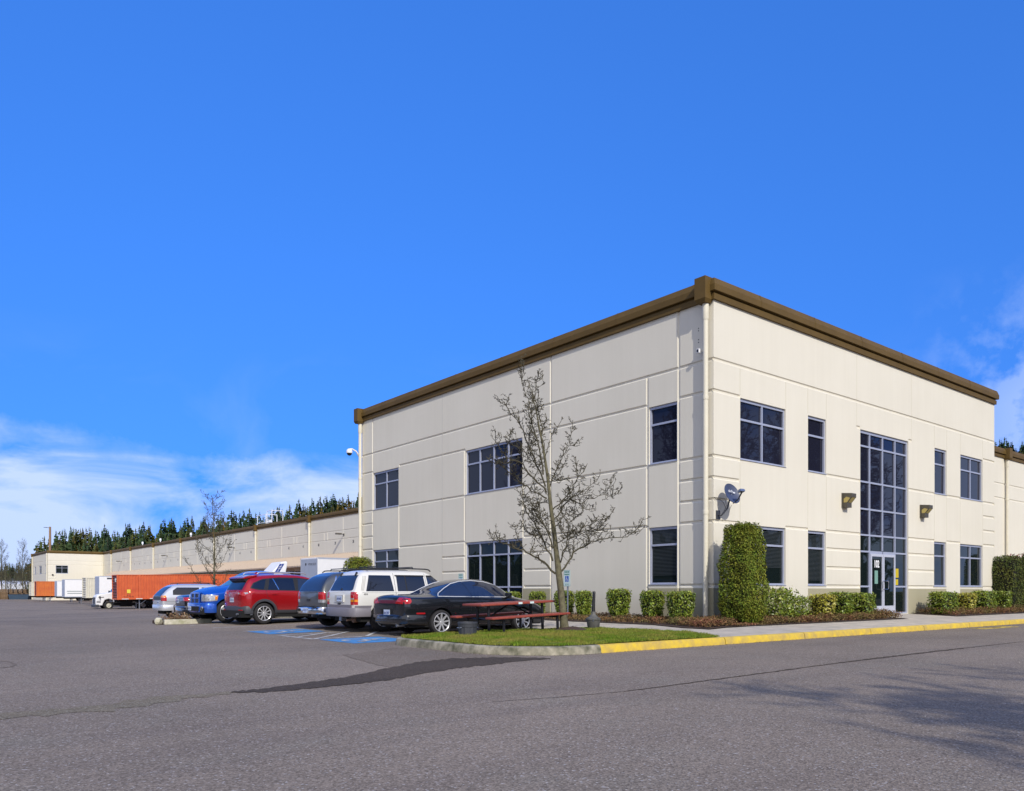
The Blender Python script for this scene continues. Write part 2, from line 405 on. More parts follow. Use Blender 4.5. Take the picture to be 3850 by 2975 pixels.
# ------------------------------------------------------------------ mesh helpers
class MB:
    def __init__(self):
        self.v = []; self.f = []; self.mi = []; self.cur = 0
    def add(self, vs_, fs_):
        o = len(self.v)
        self.v.extend([tuple(p) for p in vs_])
        for f in fs_:
            self.f.append(tuple(i + o for i in f)); self.mi.append(self.cur)
        return self
    def box(self, x0, y0, z0, x1, y1, z1):
        if x0 > x1: x0, x1 = x1, x0
        if y0 > y1: y0, y1 = y1, y0
        if z0 > z1: z0, z1 = z1, z0
        return self.add([(x0,y0,z0),(x1,y0,z0),(x1,y1,z0),(x0,y1,z0),(x0,y0,z1),(x1,y0,z1),(x1,y1,z1),(x0,y1,z1)],
                        [(0,3,2,1),(4,5,6,7),(0,1,5,4),(1,2,6,5),(2,3,7,6),(3,0,4,7)])
    def bbox(self, x0, y0, z0, x1, y1, z1, b=.02):
        """box with chamfered edges"""
        bm = bmesh.new()
        bmesh.ops.create_cube(bm, size=1)
        for v in bm.verts:
            v.co = Vector(((x0+x1)/2 + v.co.x*abs(x1-x0), (y0+y1)/2 + v.co.y*abs(y1-y0), (z0+z1)/2 + v.co.z*abs(z1-z0)))
        bmesh.ops.bevel(bm, geom=list(bm.edges), offset=b, segments=2, affect='EDGES', profile=.6)
        bm.verts.index_update()
        self.add([v.co[:] for v in bm.verts], [[v.index for v in f.verts] for f in bm.faces])
        bm.free(); return self
    def obox(self, c, ax, ay, az):
        c, ax, ay, az = map(Vector, (c, ax, ay, az))
        vs_ = [c + sx*ax + sy*ay + sz*az for sz in (-1,1) for sy in (-1,1) for sx in (-1,1)]
        return self.add(vs_, [(0,2,3,1),(4,5,7,6),(0,1,5,4),(1,3,7,5),(3,2,6,7),(2,0,4,6)])
    def beam(self, a, b, w_, h_=None):
        a, b = Vector(a), Vector(b); h_ = h_ or w_
        d = (b - a); L = d.length; d.normalize()
        up = Vector((0,0,1)) if abs(d.z) < .95 else Vector((1,0,0))
        s = d.cross(up).normalized(); u = s.cross(d).normalized()
        return self.obox((a+b)/2, d*L/2, s*w_/2, u*h_/2)
    def tube(self, pts, rad, n=8, cap=True):
        pts = [Vector(p) for p in pts]
        if not hasattr(rad, '__len__'): rad = [rad]*len(pts)
        vs_ = []; ref = None
        for i, p in enumerate(pts):
            if i == 0: d = pts[1]-p
            elif i == len(pts)-1: d = p-pts[i-1]
            else: d = (pts[i+1]-pts[i-1])
            d.normalize()
            if ref is None:
                ref = Vector((0,0,1)) if abs(d.z) < .9 else Vector((1,0,0))
            s = d.cross(ref)
            if s.length < 1e-4: s = d.cross(Vector((0,1,0)))
            s.normalize(); u = s.cross(d).normalized()
            ref = u
            for k in range(n):
                a = 2*math.pi*k/n
                vs_.append(p + (s*math.cos(a) + u*math.sin(a))*rad[i])
        fs_ = []
        for i in range(len(pts)-1):
            for k in range(n):
                fs_.append((i*n+k, i*n+(k+1)%n, (i+1)*n+(k+1)%n, (i+1)*n+k))
        if cap:
            fs_.append(tuple(range(n-1,-1,-1))); fs_.append(tuple(range((len(pts)-1)*n, len(pts)*n)))
        return self.add(vs_, fs_)
    def lathe(self, prof, n=24, c=(0,0,0), axis='z'):
        """prof = [(r,h)...]"""
        vs_ = []
        for r_, h in prof:
            for k in range(n):
                a = 2*math.pi*k/n
                if axis == 'z': p = (c[0]+r_*math.cos(a), c[1]+r_*math.sin(a), c[2]+h)
                elif axis == 'y': p = (c[0]+r_*math.cos(a), c[1]+h, c[2]+r_*math.sin(a))
                else: p = (c[0]+h, c[1]+r_*math.cos(a), c[2]+r_*math.sin(a))
                vs_.append(p)
        fs_ = []
        for i in range(len(prof)-1):
            for k in range(n):
                fs_.append((i*n+k, i*n+(k+1)%n, (i+1)*n+(k+1)%n, (i+1)*n+k))
        return self.add(vs_, fs_)
    def prism(self, poly, fn, t0, t1):
        """poly 2D, fn(u,v,t)->3D"""
        n = len(poly)
        vs_ = [fn(u, v, t0) for u, v in poly] + [fn(u, v, t1) for u, v in poly]
        fs_ = [tuple(range(n-1,-1,-1)), tuple(range(n, 2*n))] + [(i, (i+1)%n, n+(i+1)%n, n+i) for i in range(n)]
        return self.add(vs_, fs_)
    def build(self, name, mats, parent=None, smooth=False, bevel=0., fix=True):
        me = bpy.data.meshes.new(name)
        me.from_pydata(self.v, [], self.f)
        if not isinstance(mats, (list, tuple)): mats = [mats]
        for m in mats: me.materials.append(m)
        if len(mats) > 1: me.polygons.foreach_set('material_index', self.mi)
        if fix:
            bm = bmesh.new(); bm.from_mesh(me)
            bmesh.ops.recalc_face_normals(bm, faces=bm.faces)
            bm.to_mesh(me); bm.free()
        if smooth:
            me.polygons.foreach_set('use_smooth', [True]*len(me.polygons))
            try:
                me.set_sharp_from_angle(angle=R(38))
            except Exception: pass
        me.update()
        o = bpy.data.objects.new(name, me); COL.objects.link(o)
        if parent is not None: o.parent = parent
        if bevel:
            b = bevel_mod(o, bevel)
        return o

def bevel_mod(o, w_, seg=2):
    b = o.modifiers.new('bevel', 'BEVEL'); b.width = w_; b.segments = seg; b.limit_method = 'ANGLE'; b.angle_limit = R(40)
    return b

def tag(o, label=None, cat=None, group=None, kind=None):
    if label: o['label'] = label
    if cat: o['category'] = cat
    if group: o['group'] = group
    if kind: o['kind'] = kind
    return o

def empty(name, loc=(0,0,0), rz=0., label=None, cat=None, group=None):
    o = bpy.data.objects.new(name, None); COL.objects.link(o)
    o.location = loc; o.rotation_euler = (0, 0, rz); o.empty_display_size = .3
    return tag(o, label, cat, group)

def copy_tree(o, parent=None):
    c = o.copy(); COL.objects.link(c); c.parent = parent
    for ch in list(o.children):
        copy_tree(ch, c)
    return c

def text_mesh(txt, size, name, mat, parent, origin, ux, uz, ext=.002, align='CENTER', bold=0.0, sx=1.0):
    """flat lettering: origin 3D, ux = reading direction, uz = up"""
    cu = bpy.data.curves.new(name, 'FONT'); cu.body = txt; cu.size = size; cu.extrude = ext
    cu.align_x = align; cu.align_y = 'CENTER'; cu.offset = bold; cu.resolution_u = 3
    tmp = bpy.data.objects.new(name, cu); COL.objects.link(tmp)
    bpy.context.view_layer.update()
    me = bpy.data.meshes.new_from_object(tmp.evaluated_get(bpy.context.evaluated_depsgraph_get()))
    bpy.data.objects.remove(tmp); bpy.data.curves.remove(cu)
    ux, uz, origin = Vector(ux).normalized(), Vector(uz).normalized(), Vector(origin)
    n = ux.cross(uz)
    for v in me.vertices:
        v.co = origin + ux*v.co.x*sx + uz*v.co.y + n*v.co.z
    me.materials.clear(); me.materials.append(mat); me.name = name
    o = bpy.data.objects.new(name, me); COL.objects.link(o)
    if parent is not None: o.parent = parent
    return o

def leaf_obj(name, C_, size, mat, parent=None, nrm=None, aspect=.5, spread=1.0):
    """many small rhombic leaves as one mesh. C_ (N,3), size (N,)"""
    n = len(C_)
    d = RNG.normal(size=(n,3))
    if nrm is not None: d = d*spread + nrm
    d /= np.linalg.norm(d, axis=1)[:,None] + 1e-9
    t_ = RNG.normal(size=(n,3)); t_ -= (t_*d).sum(1)[:,None]*d
    t_ /= np.linalg.norm(t_, axis=1)[:,None] + 1e-9
    b_ = np.cross(d, t_)
    s = np.asarray(size)[:,None]
    V = np.empty((n,4,3))
    V[:,0] = C_ - t_*s; V[:,1] = C_ + b_*s*aspect + d*s*.12; V[:,2] = C_ + t_*s; V[:,3] = C_ - b_*s*aspect + d*s*.12
    return raw_mesh(name, V.reshape(-1,3), n, 4, mat, parent)

def raw_mesh(name, V, nf, k, mat, parent=None):
    me = bpy.data.meshes.new(name)
    me.vertices.add(len(V)); me.vertices.foreach_set('co', np.ascontiguousarray(V, dtype=np.float32).ravel())
    me.loops.add(nf*k); me.loops.foreach_set('vertex_index', np.arange(nf*k, dtype=np.int32))
    me.polygons.add(nf)
    me.polygons.foreach_set('loop_start', np.arange(0, nf*k, k, dtype=np.int32))
    me.polygons.foreach_set('loop_total', np.full(nf, k, dtype=np.int32))
    me.materials.append(mat)
    me.update(calc_edges=True)
    o = bpy.data.objects.new(name, me); COL.objects.link(o)
    if parent is not None: o.parent = parent
    return o

# design-time helper: a bearing of the survey photograph and a plane / distance give a site position
SF, SCX, SHY = 2961.5, 1925., 2222.2
def s_ray(px):
    u = (px-SCX)/SF
    return (.7795*u + .6265, -.6265*u + .7795)
def at_x(px, x):
    r = s_ray(px); d = (x-CAM[0])/r[0]; return CAM[1] + r[1]*d, d
def at_y(px, y):
    r = s_ray(px); d = (y-CAM[1])/r[1]; return CAM[0] + r[0]*d, d
def at_d(px, d):
    r = s_ray(px); return CAM[0] + r[0]*d, CAM[1] + r[1]*d
def z_at(py, d): return CAM[2] + (SHY-py)*d/SF
# ------------------------------------------------------------------ ground
def smooth(t): t = max(0., min(1., t)); return t*t*(3-2*t)
def lot_z(x, y):
    return -max(0., min(1., (y-14)/50.)) + .018*max(0., min(4., x+10.5))*max(0., min(1., y/6.))

def grid_sheet(name, xs, ys, zf, mat, dz=0.):
    V = [(x, y, zf(x, y)+dz) for y in ys for x in xs]
    n = len(xs)
    F = [(j*n+i, j*n+i+1, (j+1)*n+i+1, (j+1)*n+i) for j in range(len(ys)-1) for i in range(n-1)]
    m = MB(); m.add(V, F)
    return m.build(name, mat, fix=False)

xs = [-900,-400,-200,-120,-80] + list(range(-60, 61, 6)) + [80,120,200,400,900]
ys = [-500,-200,-100,-60,-30,0,6,14,64,80,110,150,200,240,300,500,1200]
tag(grid_sheet('ground', xs, ys, lot_z, MT['ground'], -.16), 'rough grassy ground beyond the paved truck yard', kind='structure')
xs = [-160,-100,-60,-40,-20] + [-10.5+.5*i for i in range(9)] + list(range(-5, 81, 5)) + [110,160]
ys = [-40,-20,-8] + [.5*i for i in range(13)] + [8,11,14,24,34,44,54,64,80,110,150,186,214]
tag(grid_sheet('asphalt_lot', xs, ys, lot_z, MT['asphalt']), 'grey worn asphalt parking lot and truck yard', kind='structure')

# kerb line of the planted island and along the drive
def arc(cx_, cy_, r_, a0, a1, n):
    return [(cx_+r_*math.cos(R(a0+(a1-a0)*i/n)), cy_+r_*math.sin(R(a0+(a1-a0)*i/n))) for i in range(n+1)]
KY = -3.62
path = [(-4.9, 26.0), (-4.9, 1.6)] + arc(-5.1, 1.6, .2, 0, -90, 3) + [(-9.0, 1.4)] + arc(-9.05, .35, 1.05, 90, 180, 10)[1:] \
       + [(-10.1, -1.0), (-10.1, -2.0)] + arc(-8.45, -1.97, 1.65, 180, 270, 14)[1:] + [(-8.2, KY)]
path2 = [(-8.2, KY)] + [(x, KY) for x in (-6, -4.35, -2.0, 0.5, 2.62, 5.0, 8.1, 10.6, 13.2, 17, 22, 30, 45)]
def sweep_kerb(name, pth, mat, label, joints=()):
    prof = [(0, -.03), (.012, .09), (.03, .135), (.06, .152), (.155, .155), (.155, -.03)]   # offset inwards, height
    m = MB(); n = len(prof); V = []; 
    for i, p in enumerate(pth):
        a = Vector(pth[max(0,i-1)]); b = Vector(pth[min(len(pth)-1,i+1)])
        d = (b-a).normalized(); nrm = Vector((-d.y, d.x))
        for o_, h in prof:
            V.append((p[0]+nrm.x*o_, p[1]+nrm.y*o_, h))
    F = [(i*n+k, i*n+k+1, (i+1)*n+k+1, (i+1)*n+k) for i in range(len(pth)-1) for k in range(n-1)]
    F += [tuple(range(n)), tuple((len(pth)-1)*n + k for k in range(n-1,-1,-1))]
    m.add(V, F)
    o = m.build(name, mat, smooth=True)
    return tag(o, label, kind='structure')
# dense straight runs make the joints crisp
sweep_kerb('kerb', path, MT['kerb'], 'weathered bare concrete kerb curving round the grass island')
jx = [-8.2, -4.42, -1.28, 1.95, 5.1, 8.3, 11.6, 15, 18.5, 22, 30, 45]
for i in range(len(jx)-1):
    pts_ = [(jx[i]+(.03 if i else 0), KY), (jx[i+1], KY)]
    pts_ = [(pts_[0][0], KY), ((pts_[0][0]+pts_[1][0])/2, KY), (pts_[1][0], KY)]
    sweep_kerb('kerb', pts_, MT['yellow'], 'yellow painted kerb section along the drive')

def in_z(x, y):
    d = max(-x, -y, 0)
    return .152 + .13*max(0., min(1., 1-d/3.5))

def poly_sheet(name, poly, zf, mat, label, kind='structure', step=.5, dz=0., thick=0.):
    bm = bmesh.new()
    vs_ = [bm.verts.new((x, y, 0)) for x, y in poly]
    bm.faces.new(vs_)
    x0 = min(p[0] for p in poly); x1 = max(p[0] for p in poly); y0 = min(p[1] for p in poly); y1 = max(p[1] for p in poly)
    k = x0+step
    while k < x1:
        bmesh.ops.bisect_plane(bm, geom=bm.verts[:]+bm.edges[:]+bm.faces[:], plane_co=(k,0,0), plane_no=(1,0,0)); k += step
    k = y0+step
    while k < y1:
        bmesh.ops.bisect_plane(bm, geom=bm.verts[:]+bm.edges[:]+bm.faces[:], plane_co=(0,k,0), plane_no=(0,1,0)); k += step
    for v in bm.verts: v.co.z = zf(v.co.x, v.co.y)+dz
    bmesh.ops.recalc_face_normals(bm, faces=bm.faces)
    if sum(f.normal.z for f in bm.faces) < 0: bmesh.ops.reverse_faces(bm, faces=bm.faces)
    me = bpy.data.meshes.new(name); bm.to_mesh(me); bm.free()
    me.materials.append(mat)
    o = bpy.data.objects.new(name, me); COL.objects.link(o)
    return tag(o, label, kind=kind)

walk = [(-4.9+.155, 26), (-4.9+.155, 1.5), (-4.1, 1.4), (-3.99, 1.15), (-3.8, 0), (-3.62, -1.08), (-3.86, -2.3), (-4.45, KY+.155), (45, KY+.155), (45, 5.2), (21, 5.2), (21,-.02), (0.02, -.02), (0.02, 26)]
poly_sheet('pavement', walk, in_z, MT['concrete'], 'pale concrete pavement along the building', step=1.0)
# control joints in the pavement
m = MB()
for x in np.arange(-2.6, 40, 1.52):
    m.add([(x,KY+.16,in_z(x,KY)+.004),(x+.012,KY+.16,in_z(x,KY)+.004),(x+.012,-1.7,in_z(x,-1.7)+.004),(x,-1.7,in_z(x,-1.7)+.004)],[(0,1,2,3)])
for y in np.arange(-1.0, 24, 1.52):
    m.add([(-3.8,y,in_z(-3.8,y)+.004),(-3.8,y+.012,in_z(-3.8,y)+.004),(-2,y+.012,in_z(-2,y)+.004),(-2,y,in_z(-2,y)+.004)],[(0,1,2,3)])
tag(m.build('pavement_joint', MT['kerb'], fix=False), 'thin control joints cut across the concrete pavement', kind='structure')

isl = [(-4.12, 1.26), (-3.99, 1.15), (-3.8, 0), (-3.62, -1.08), (-3.86, -2.3), (-4.45, KY+.155), (-8.2, KY+.155)] \
      + arc(-8.45, -1.97, 1.495, 270, 180, 10)[1:] + [(-9.945, -1.0)] + arc(-9.05, .35, .895, 180, 90, 8) + [(-5.0, 1.245)]
def isl_z(x, y): return .152 + .05*math.exp(-((x+6.5)**2/9 + (y+1.2)**2/5))
poly_sheet('turf_base', isl, isl_z, MT['turf'], 'soil under the grass of the island', step=.5, dz=.006)

def inside(poly, X, Y):
    c = np.zeros(len(X), bool); j = len(poly)-1
    for i in range(len(poly)):
        xi, yi = poly[i]; xj, yj = poly[j]
        k = ((yi > Y) != (yj > Y)) & (X < (xj-xi)*(Y-yi)/(yj-yi+1e-12)+xi)
        c ^= k; j = i
    return c

def blades(poly, n, zf, hmin, hmax, wid):
    x0 = min(p[0] for p in poly); x1 = max(p[0] for p in poly); y0 = min(p[1] for p in poly); y1 = max(p[1] for p in poly)
    X = RNG.uniform(x0, x1, n*2); Y = RNG.uniform(y0, y1, n*2)
    k = inside(poly, X, Y); X, Y = X[k][:n], Y[k][:n]
    # bare round patch at the tree
    k = ((X+5.55)**2/.30 + (Y-.0)**2/.16) > 1+RNG.normal(0, .25, len(X)); X, Y = X[k], Y[k]
    n = len(X)
    Z = np.array([zf(a, b) for a, b in zip(X, Y)])
    clump = .6 + .4*np.sin(X*5.1+np.sin(Y*7))*np.sin(Y*4.3+1.7)
    h = RNG.uniform(hmin, hmax, n)*clump
    a = RNG.uniform(0, 2*np.pi, n); lean = RNG.uniform(0, .6, n)*h; la = RNG.uniform(0, 2*np.pi, n)
    V = np.empty((n,3,3))
    V[:,0] = np.stack([X-np.cos(a)*wid, Y-np.sin(a)*wid, Z], 1)
    V[:,1] = np.stack([X+np.cos(a)*wid, Y+np.sin(a)*wid, Z], 1)
    V[:,2] = np.stack([X+np.cos(la)*lean, Y+np.sin(la)*lean, Z+h], 1)
    return V.reshape(-1,3), n
isl2 = [(x+(x+7)*.006, y+(y+1.2)*.012) for x, y in isl]
Vg, ng = blades(isl2, 120000, isl_z, .03, .095, .007)
tag(raw_mesh('grass', Vg, ng, 3, MT['grass']), 'short green lawn covering the kerbed island', kind='stuff', cat='grass')
# mulch mound at the tree
m = MB()
rows = []
for i in range(6):
    r_ = i/5
    rows.append([(-5.55+.62*r_*math.cos(a)*(1+.12*math.sin(3*a)), .0+.42*r_*math.sin(a), isl_z(-5.5,0)+.10*(1-r_**1.5)+.02*random.random()*(1-r_)+.002) for a in [2*math.pi*k/20 for k in range(20)]])
V = [p for r_ in rows for p in r_]
m.add(V, [(i*20+k, i*20+(k+1)%20, (i+1)*20+(k+1)%20, (i+1)*20+k) for i in range(5) for k in range(20)])
tag(m.build('mulch_mound', MT['soil']), 'bare soil mound round the foot of the tree', 'soil mound', kind='structure')

# ---- markings and stains on the asphalt
def strip(name, pts, wid, mat, label, dz=.004, jag=0., cat=None, kind='structure', z0=None, taper=False):
    P = []
    pts = [Vector(p) for p in pts]
    if not jag and len(pts) == 2:
        k = max(1, int((pts[1]-pts[0]).length/.5)); pts = [pts[0].lerp(pts[1], i/k) for i in range(k+1)]
    if jag:
        Q = []
        for a, b in zip(pts[:-1], pts[1:]):
            k = max(1, int((b-a).length/.12))
            Q += [a+(b-a)*i/k for i in range(k)]
        pts = Q+[pts[-1]]
    m = MB(); V = []
    for i, p in enumerate(pts):
        d = (pts[min(i+1,len(pts)-1)]-pts[max(0,i-1)]).normalized(); nn = Vector((-d.y, d.x))
        w_ = wid if not hasattr(wid, '__len__') else np.interp(i/(len(pts)-1), np.linspace(0,1,len(wid)), wid)
        j = random.uniform(-jag, jag)
        for s in (-1, 1):
            q = p + nn*(s*w_/2*(1+(random.uniform(-.6,.6) if jag else 0)) + j)
            V.append((q.x, q.y, lot_z(q.x, q.y)+dz))
    m.add(V, [(2*i, 2*i+1, 2*i+3, 2*i+2) for i in range(len(pts)-1)])
    o = m.build(name, mat, fix=False)
    for p in o.data.polygons: pass
    return tag(o, label, kind=kind)

def gpt(px, py, z=0.):
    d = (CAM[2]-z)*SF/(py-SHY); return at_d(px, d)
LX = -10.54
for y in (8.46, 11.04, 13.35):
    strip('parking_line', [(LX, y), (-5.0, y)], .10, MT['whitemark'], 'worn white parking bay line')
strip('parking_line', [(LX, -1.22), (-10.25, -1.2)], .09, MT['whitemark'], 'worn white parking bay line')
strip('parking_line', [(LX, 17.9), (-5, 17.9)], .10, MT['whitemark'], 'worn white parking bay line')
# hatched aisle
hx = [((LX,3.76),(LX,5.86)), ((LX,5.82),(-5.2,5.82)), ((LX,3.74),(-5.2,3.74)), ((LX+.05,3.76),(-9.1,5.2)), ((LX+.05,4.75),(-9.2,5.8)), ((-9.1,3.76),(-8.0,5.2)), ((-9.1,5.2),(-8.5,5.8)), ((-8.0,5.2),(-7.4,5.8))]
for i, (a, b) in enumerate(hx):
    strip('aisle_line', [a, b], .10, MT['whitemark'], 'white line of the hatched access aisle', dz=.004+.0012*i)

def isa_strokes():
    """wheelchair symbol in unit box, list of (polyline, width)"""
    wheel = [(.47+.27*math.cos(a), .30+.27*math.sin(a)) for a in [R(125+i*(360-190)/14) for i in range(15)]]
    return [(wheel, .075), ([(.40,.80),(.43,.42),(.68,.42),(.80,.14),(.92,.19)], .085), ([(.42,.60),(.66,.60)], .07)], (.40,.90,.075)
def isa_mesh(name, fn, mat, parent=None):
    m = MB(); st, (hx_, hy_, hr) = isa_strokes()
    t = 0
    for pl, w_ in st:
        for i, (a, b) in enumerate(zip(pl[:-1], pl[1:])):
            a, b = Vector(a), Vector(b); d = (b-a).normalized(); nn = Vector((-d.y, d.x))*w_/2; e = d*w_*.3
            m.add([fn(*(a-nn-e), t), fn(*(b-nn+e), t), fn(*(b+nn+e), t), fn(*(a+nn-e), t)], [(0,1,2,3)]); t += 1
    n = 14
    m.add([fn(hx_+hr*math.cos(2*math.pi*k/n), hy_+hr*math.sin(2*math.pi*k/n), t) for k in range(n)], [tuple(range(n))])
    return m.build(name, mat, parent, fix=False)
for (y0, y1, lb) in ((6.42, 8.12, 'nearer the red car'), (1.68, 3.40, 'beside the grass island')):
    e = empty('accessible_marking', (0,0,0), 0, 'blue painted wheelchair square on asphalt '+lb, 'road marking', 'blue wheelchair bay markings')
    m = MB(); ba = [(LX+(-8.95-LX)*i/4, y0+(y1-y0)*j/4) for j in range(5) for i in range(5)]
    m.add([(x, y, lot_z(x,y)+.006) for x, y in ba], [(j*5+i, j*5+i+1, j*5+i+6, j*5+i+5) for j in range(4) for i in range(4)])
    m.build('blue_square', MT['bluemark'], e, fix=False)
    isa_mesh('wheelchair_symbol', lambda u, v, t, y0=y0, y1=y1: (LX+.2+v*1.2, y1-.22-u*(y1-y0-.4), lot_z(LX+.2+v*1.2, y1-.22-u*(y1-y0-.4))+.0105+.00025*t), MT['whitemark'], e)

# tyre / tar marks and wet run-off
def blot(name, prs, mat, label, dz, n=14, jit=.05, fade=()):
    """irregular sheet between an upper and a lower edge: (px, upper y, lower y)"""
    X_ = [p[0] for p in prs]; m = MB(); V = []; cols = int((X_[-1]-X_[0])/14)
    for i in range(cols+1):
        px = X_[0]+(X_[-1]-X_[0])*i/cols
        u_, l_ = np.interp(px, X_, [p[1] for p in prs]), np.interp(px, X_, [p[2] for p in prs])
        for y_ in (u_, (u_+l_)/2+.01, l_):
            edge_ = y_ in (u_, l_); yj = y_+(random.uniform(-1,1)*min(2.2, (l_-u_)*.2+.4) if edge_ else 0)
            q = gpt(px, yj); V.append((q[0], q[1], lot_z(*q)+dz))
    m.add(V, [(3*i+k, 3*i+k+1, 3*i+k+4, 3*i+k+3) for i in range(cols) for k in (0,1)])
    return tag(m.build(name, mat, fix=False), label, kind='structure')
blot('wet_streak', [(870,2602,2606),(1000,2590,2604),(1150,2570,2592),(1300,2547,2576),(1450,2516,2560),(1560,2492,2540),(1700,2478,2516),(1850,2474,2499),(1960,2474,2488),(2070,2475,2479)], MT['wet'], 'wet dark run-off streak leading away from the island kerb', .0062)
blot('gutter_stain', [(1290,2462,2464),(1380,2455,2492),(1480,2436,2515),(1600,2440,2500),(1700,2452,2490),(1850,2468,2482),(1980,2472,2477)], MT['stain'], 'dark damp stain along the foot of the island kerb', .0045, jit=.07)
cr = [gpt(*p) for p in [(2360,2600),(2650,2561),(2900,2528),(3150,2494),(3250,2482),(3500,2452),(3850,2413)]]
strip('pavement_crack', cr, [.03,.05,.05,.09,.10,.04,.03], MT['wet'], 'long dark crack running along the drive', dz=.0045, jag=.012)
cr = [gpt(*p) for p in [(1850,2640),(2100,2622),(2360,2600)]]
strip('pavement_crack', cr, [.015,.02,.025], MT['stain'], 'faint end of the long crack', dz=.0045, jag=.01)
t1 = [gpt(*p) for p in [(0,2690),(300,2672),(620,2630),(875,2604)]]
strip('tyre_smear', t1, [.45,.5,.4,.15], MT['smear'], 'faint greenish dirt band across the lot', dz=.0035, jag=.05)
for pts_ in ([(90,2338),(190,2340)], [(70,2314),(110,2314)]):
    q = [gpt(*p) for p in pts_]
    strip('oil_stain', [q[0], ((q[0][0]+q[1][0])/2,(q[0][1]+q[1][1])/2), q[1]], [.1,.5,.1], MT['stain'], 'dark oil stain on the open lot', dz=.004, jag=.03)
q = [gpt(*p) for p in [(0,2486),(35,2490),(57,2500),(45,2508),(0,2512)]]
strip('tyre_mark', q, [.04,.05,.05,.05,.04], MT['stain'], 'curved tyre mark at the left edge of the lot', dz=.004, jag=.006)
# bed soil, under the ground cover
bedA = [(-1.95, 24), (-1.95, .6), (-2.45, -.9), (-2.45, -1.72), (8.35, -1.70), (8.1, -.03), (-.02, -.03), (-.02, 24)]
bedB = [(12.1, -.03), (12.2, -1.70), (32, -1.70), (32, 5.0), (21, 5.0), (20.4, -.03)]
for b in (bedA, bedB):
    poly_sheet('planting_bed', b, in_z, MT['soil'], 'dark mulch bed along the building wall', dz=.02, step=.8)
# yellow lettering on the drive, foreshortened
cx0, cy0 = 10.3, -4.6
fl_ = gpt(3745, 2361.5)
o = text_mesh('FIRE LANE', .62, 'fire_lane_lettering', MT['yellowmark'], None, (fl_[0], fl_[1], .008), (1,0,0), (0,1,0), ext=.003, sx=.95, bold=.01)
tag(o, 'worn yellow lettering painted on the drive by the kerb', kind='structure')

# grit and dead leaves gathered in the gutter
n_ = 1500
X = RNG.uniform(-8.3, 16, n_); Y = KY-np.abs(RNG.normal(0, .05, n_))-.005
th = RNG.uniform(R(100), R(275), 700); X2 = -8.45+1.72*np.cos(th)+RNG.normal(0,.05,700); Y2 = -1.97+1.72*np.sin(th)-np.abs(RNG.normal(0,.05,700))
C_ = np.stack([np.r_[X,X2], np.r_[Y,Y2], np.full(n_+700,.008)], 1)
tag(leaf_obj('gutter_litter', C_, RNG.uniform(.004,.018,n_+700), pbr('gutter_litter', (.14,.10,.06), .9, col2=(.09,.10,.03), vscale=8, island=.6), None, np.array([0,0,2.0]), aspect=.6, spread=.3), 'bits of dead leaf and moss gathered along the kerb foot', 'litter', kind='stuff')
n_ = 700
X = RNG.uniform(-16, 12, n_); Y = RNG.uniform(-12, 8, n_); k = (Y < KY-.1) | (X < -10.3); X, Y = X[k], Y[k]
C_ = np.stack([X, Y, np.array([lot_z(a,b) for a,b in zip(X,Y)])+.006], 1)
tag(leaf_obj('loose_grit', C_, RNG.uniform(.004,.013,len(X)), pbr('pale_grit', (.42,.38,.32), .9, island=.6), None, np.array([0,0,2.0]), aspect=.8, spread=.3), 'pale bits of loose grit scattered on the asphalt', 'grit', kind='stuff')
# ------------------------------------------------------------------ buildings
G1,G2,G3,G4,G5,G6,G7,G8,G9 = 7.83,6.93,5.05,4.43,3.80,3.17,2.57,1.94,1.32

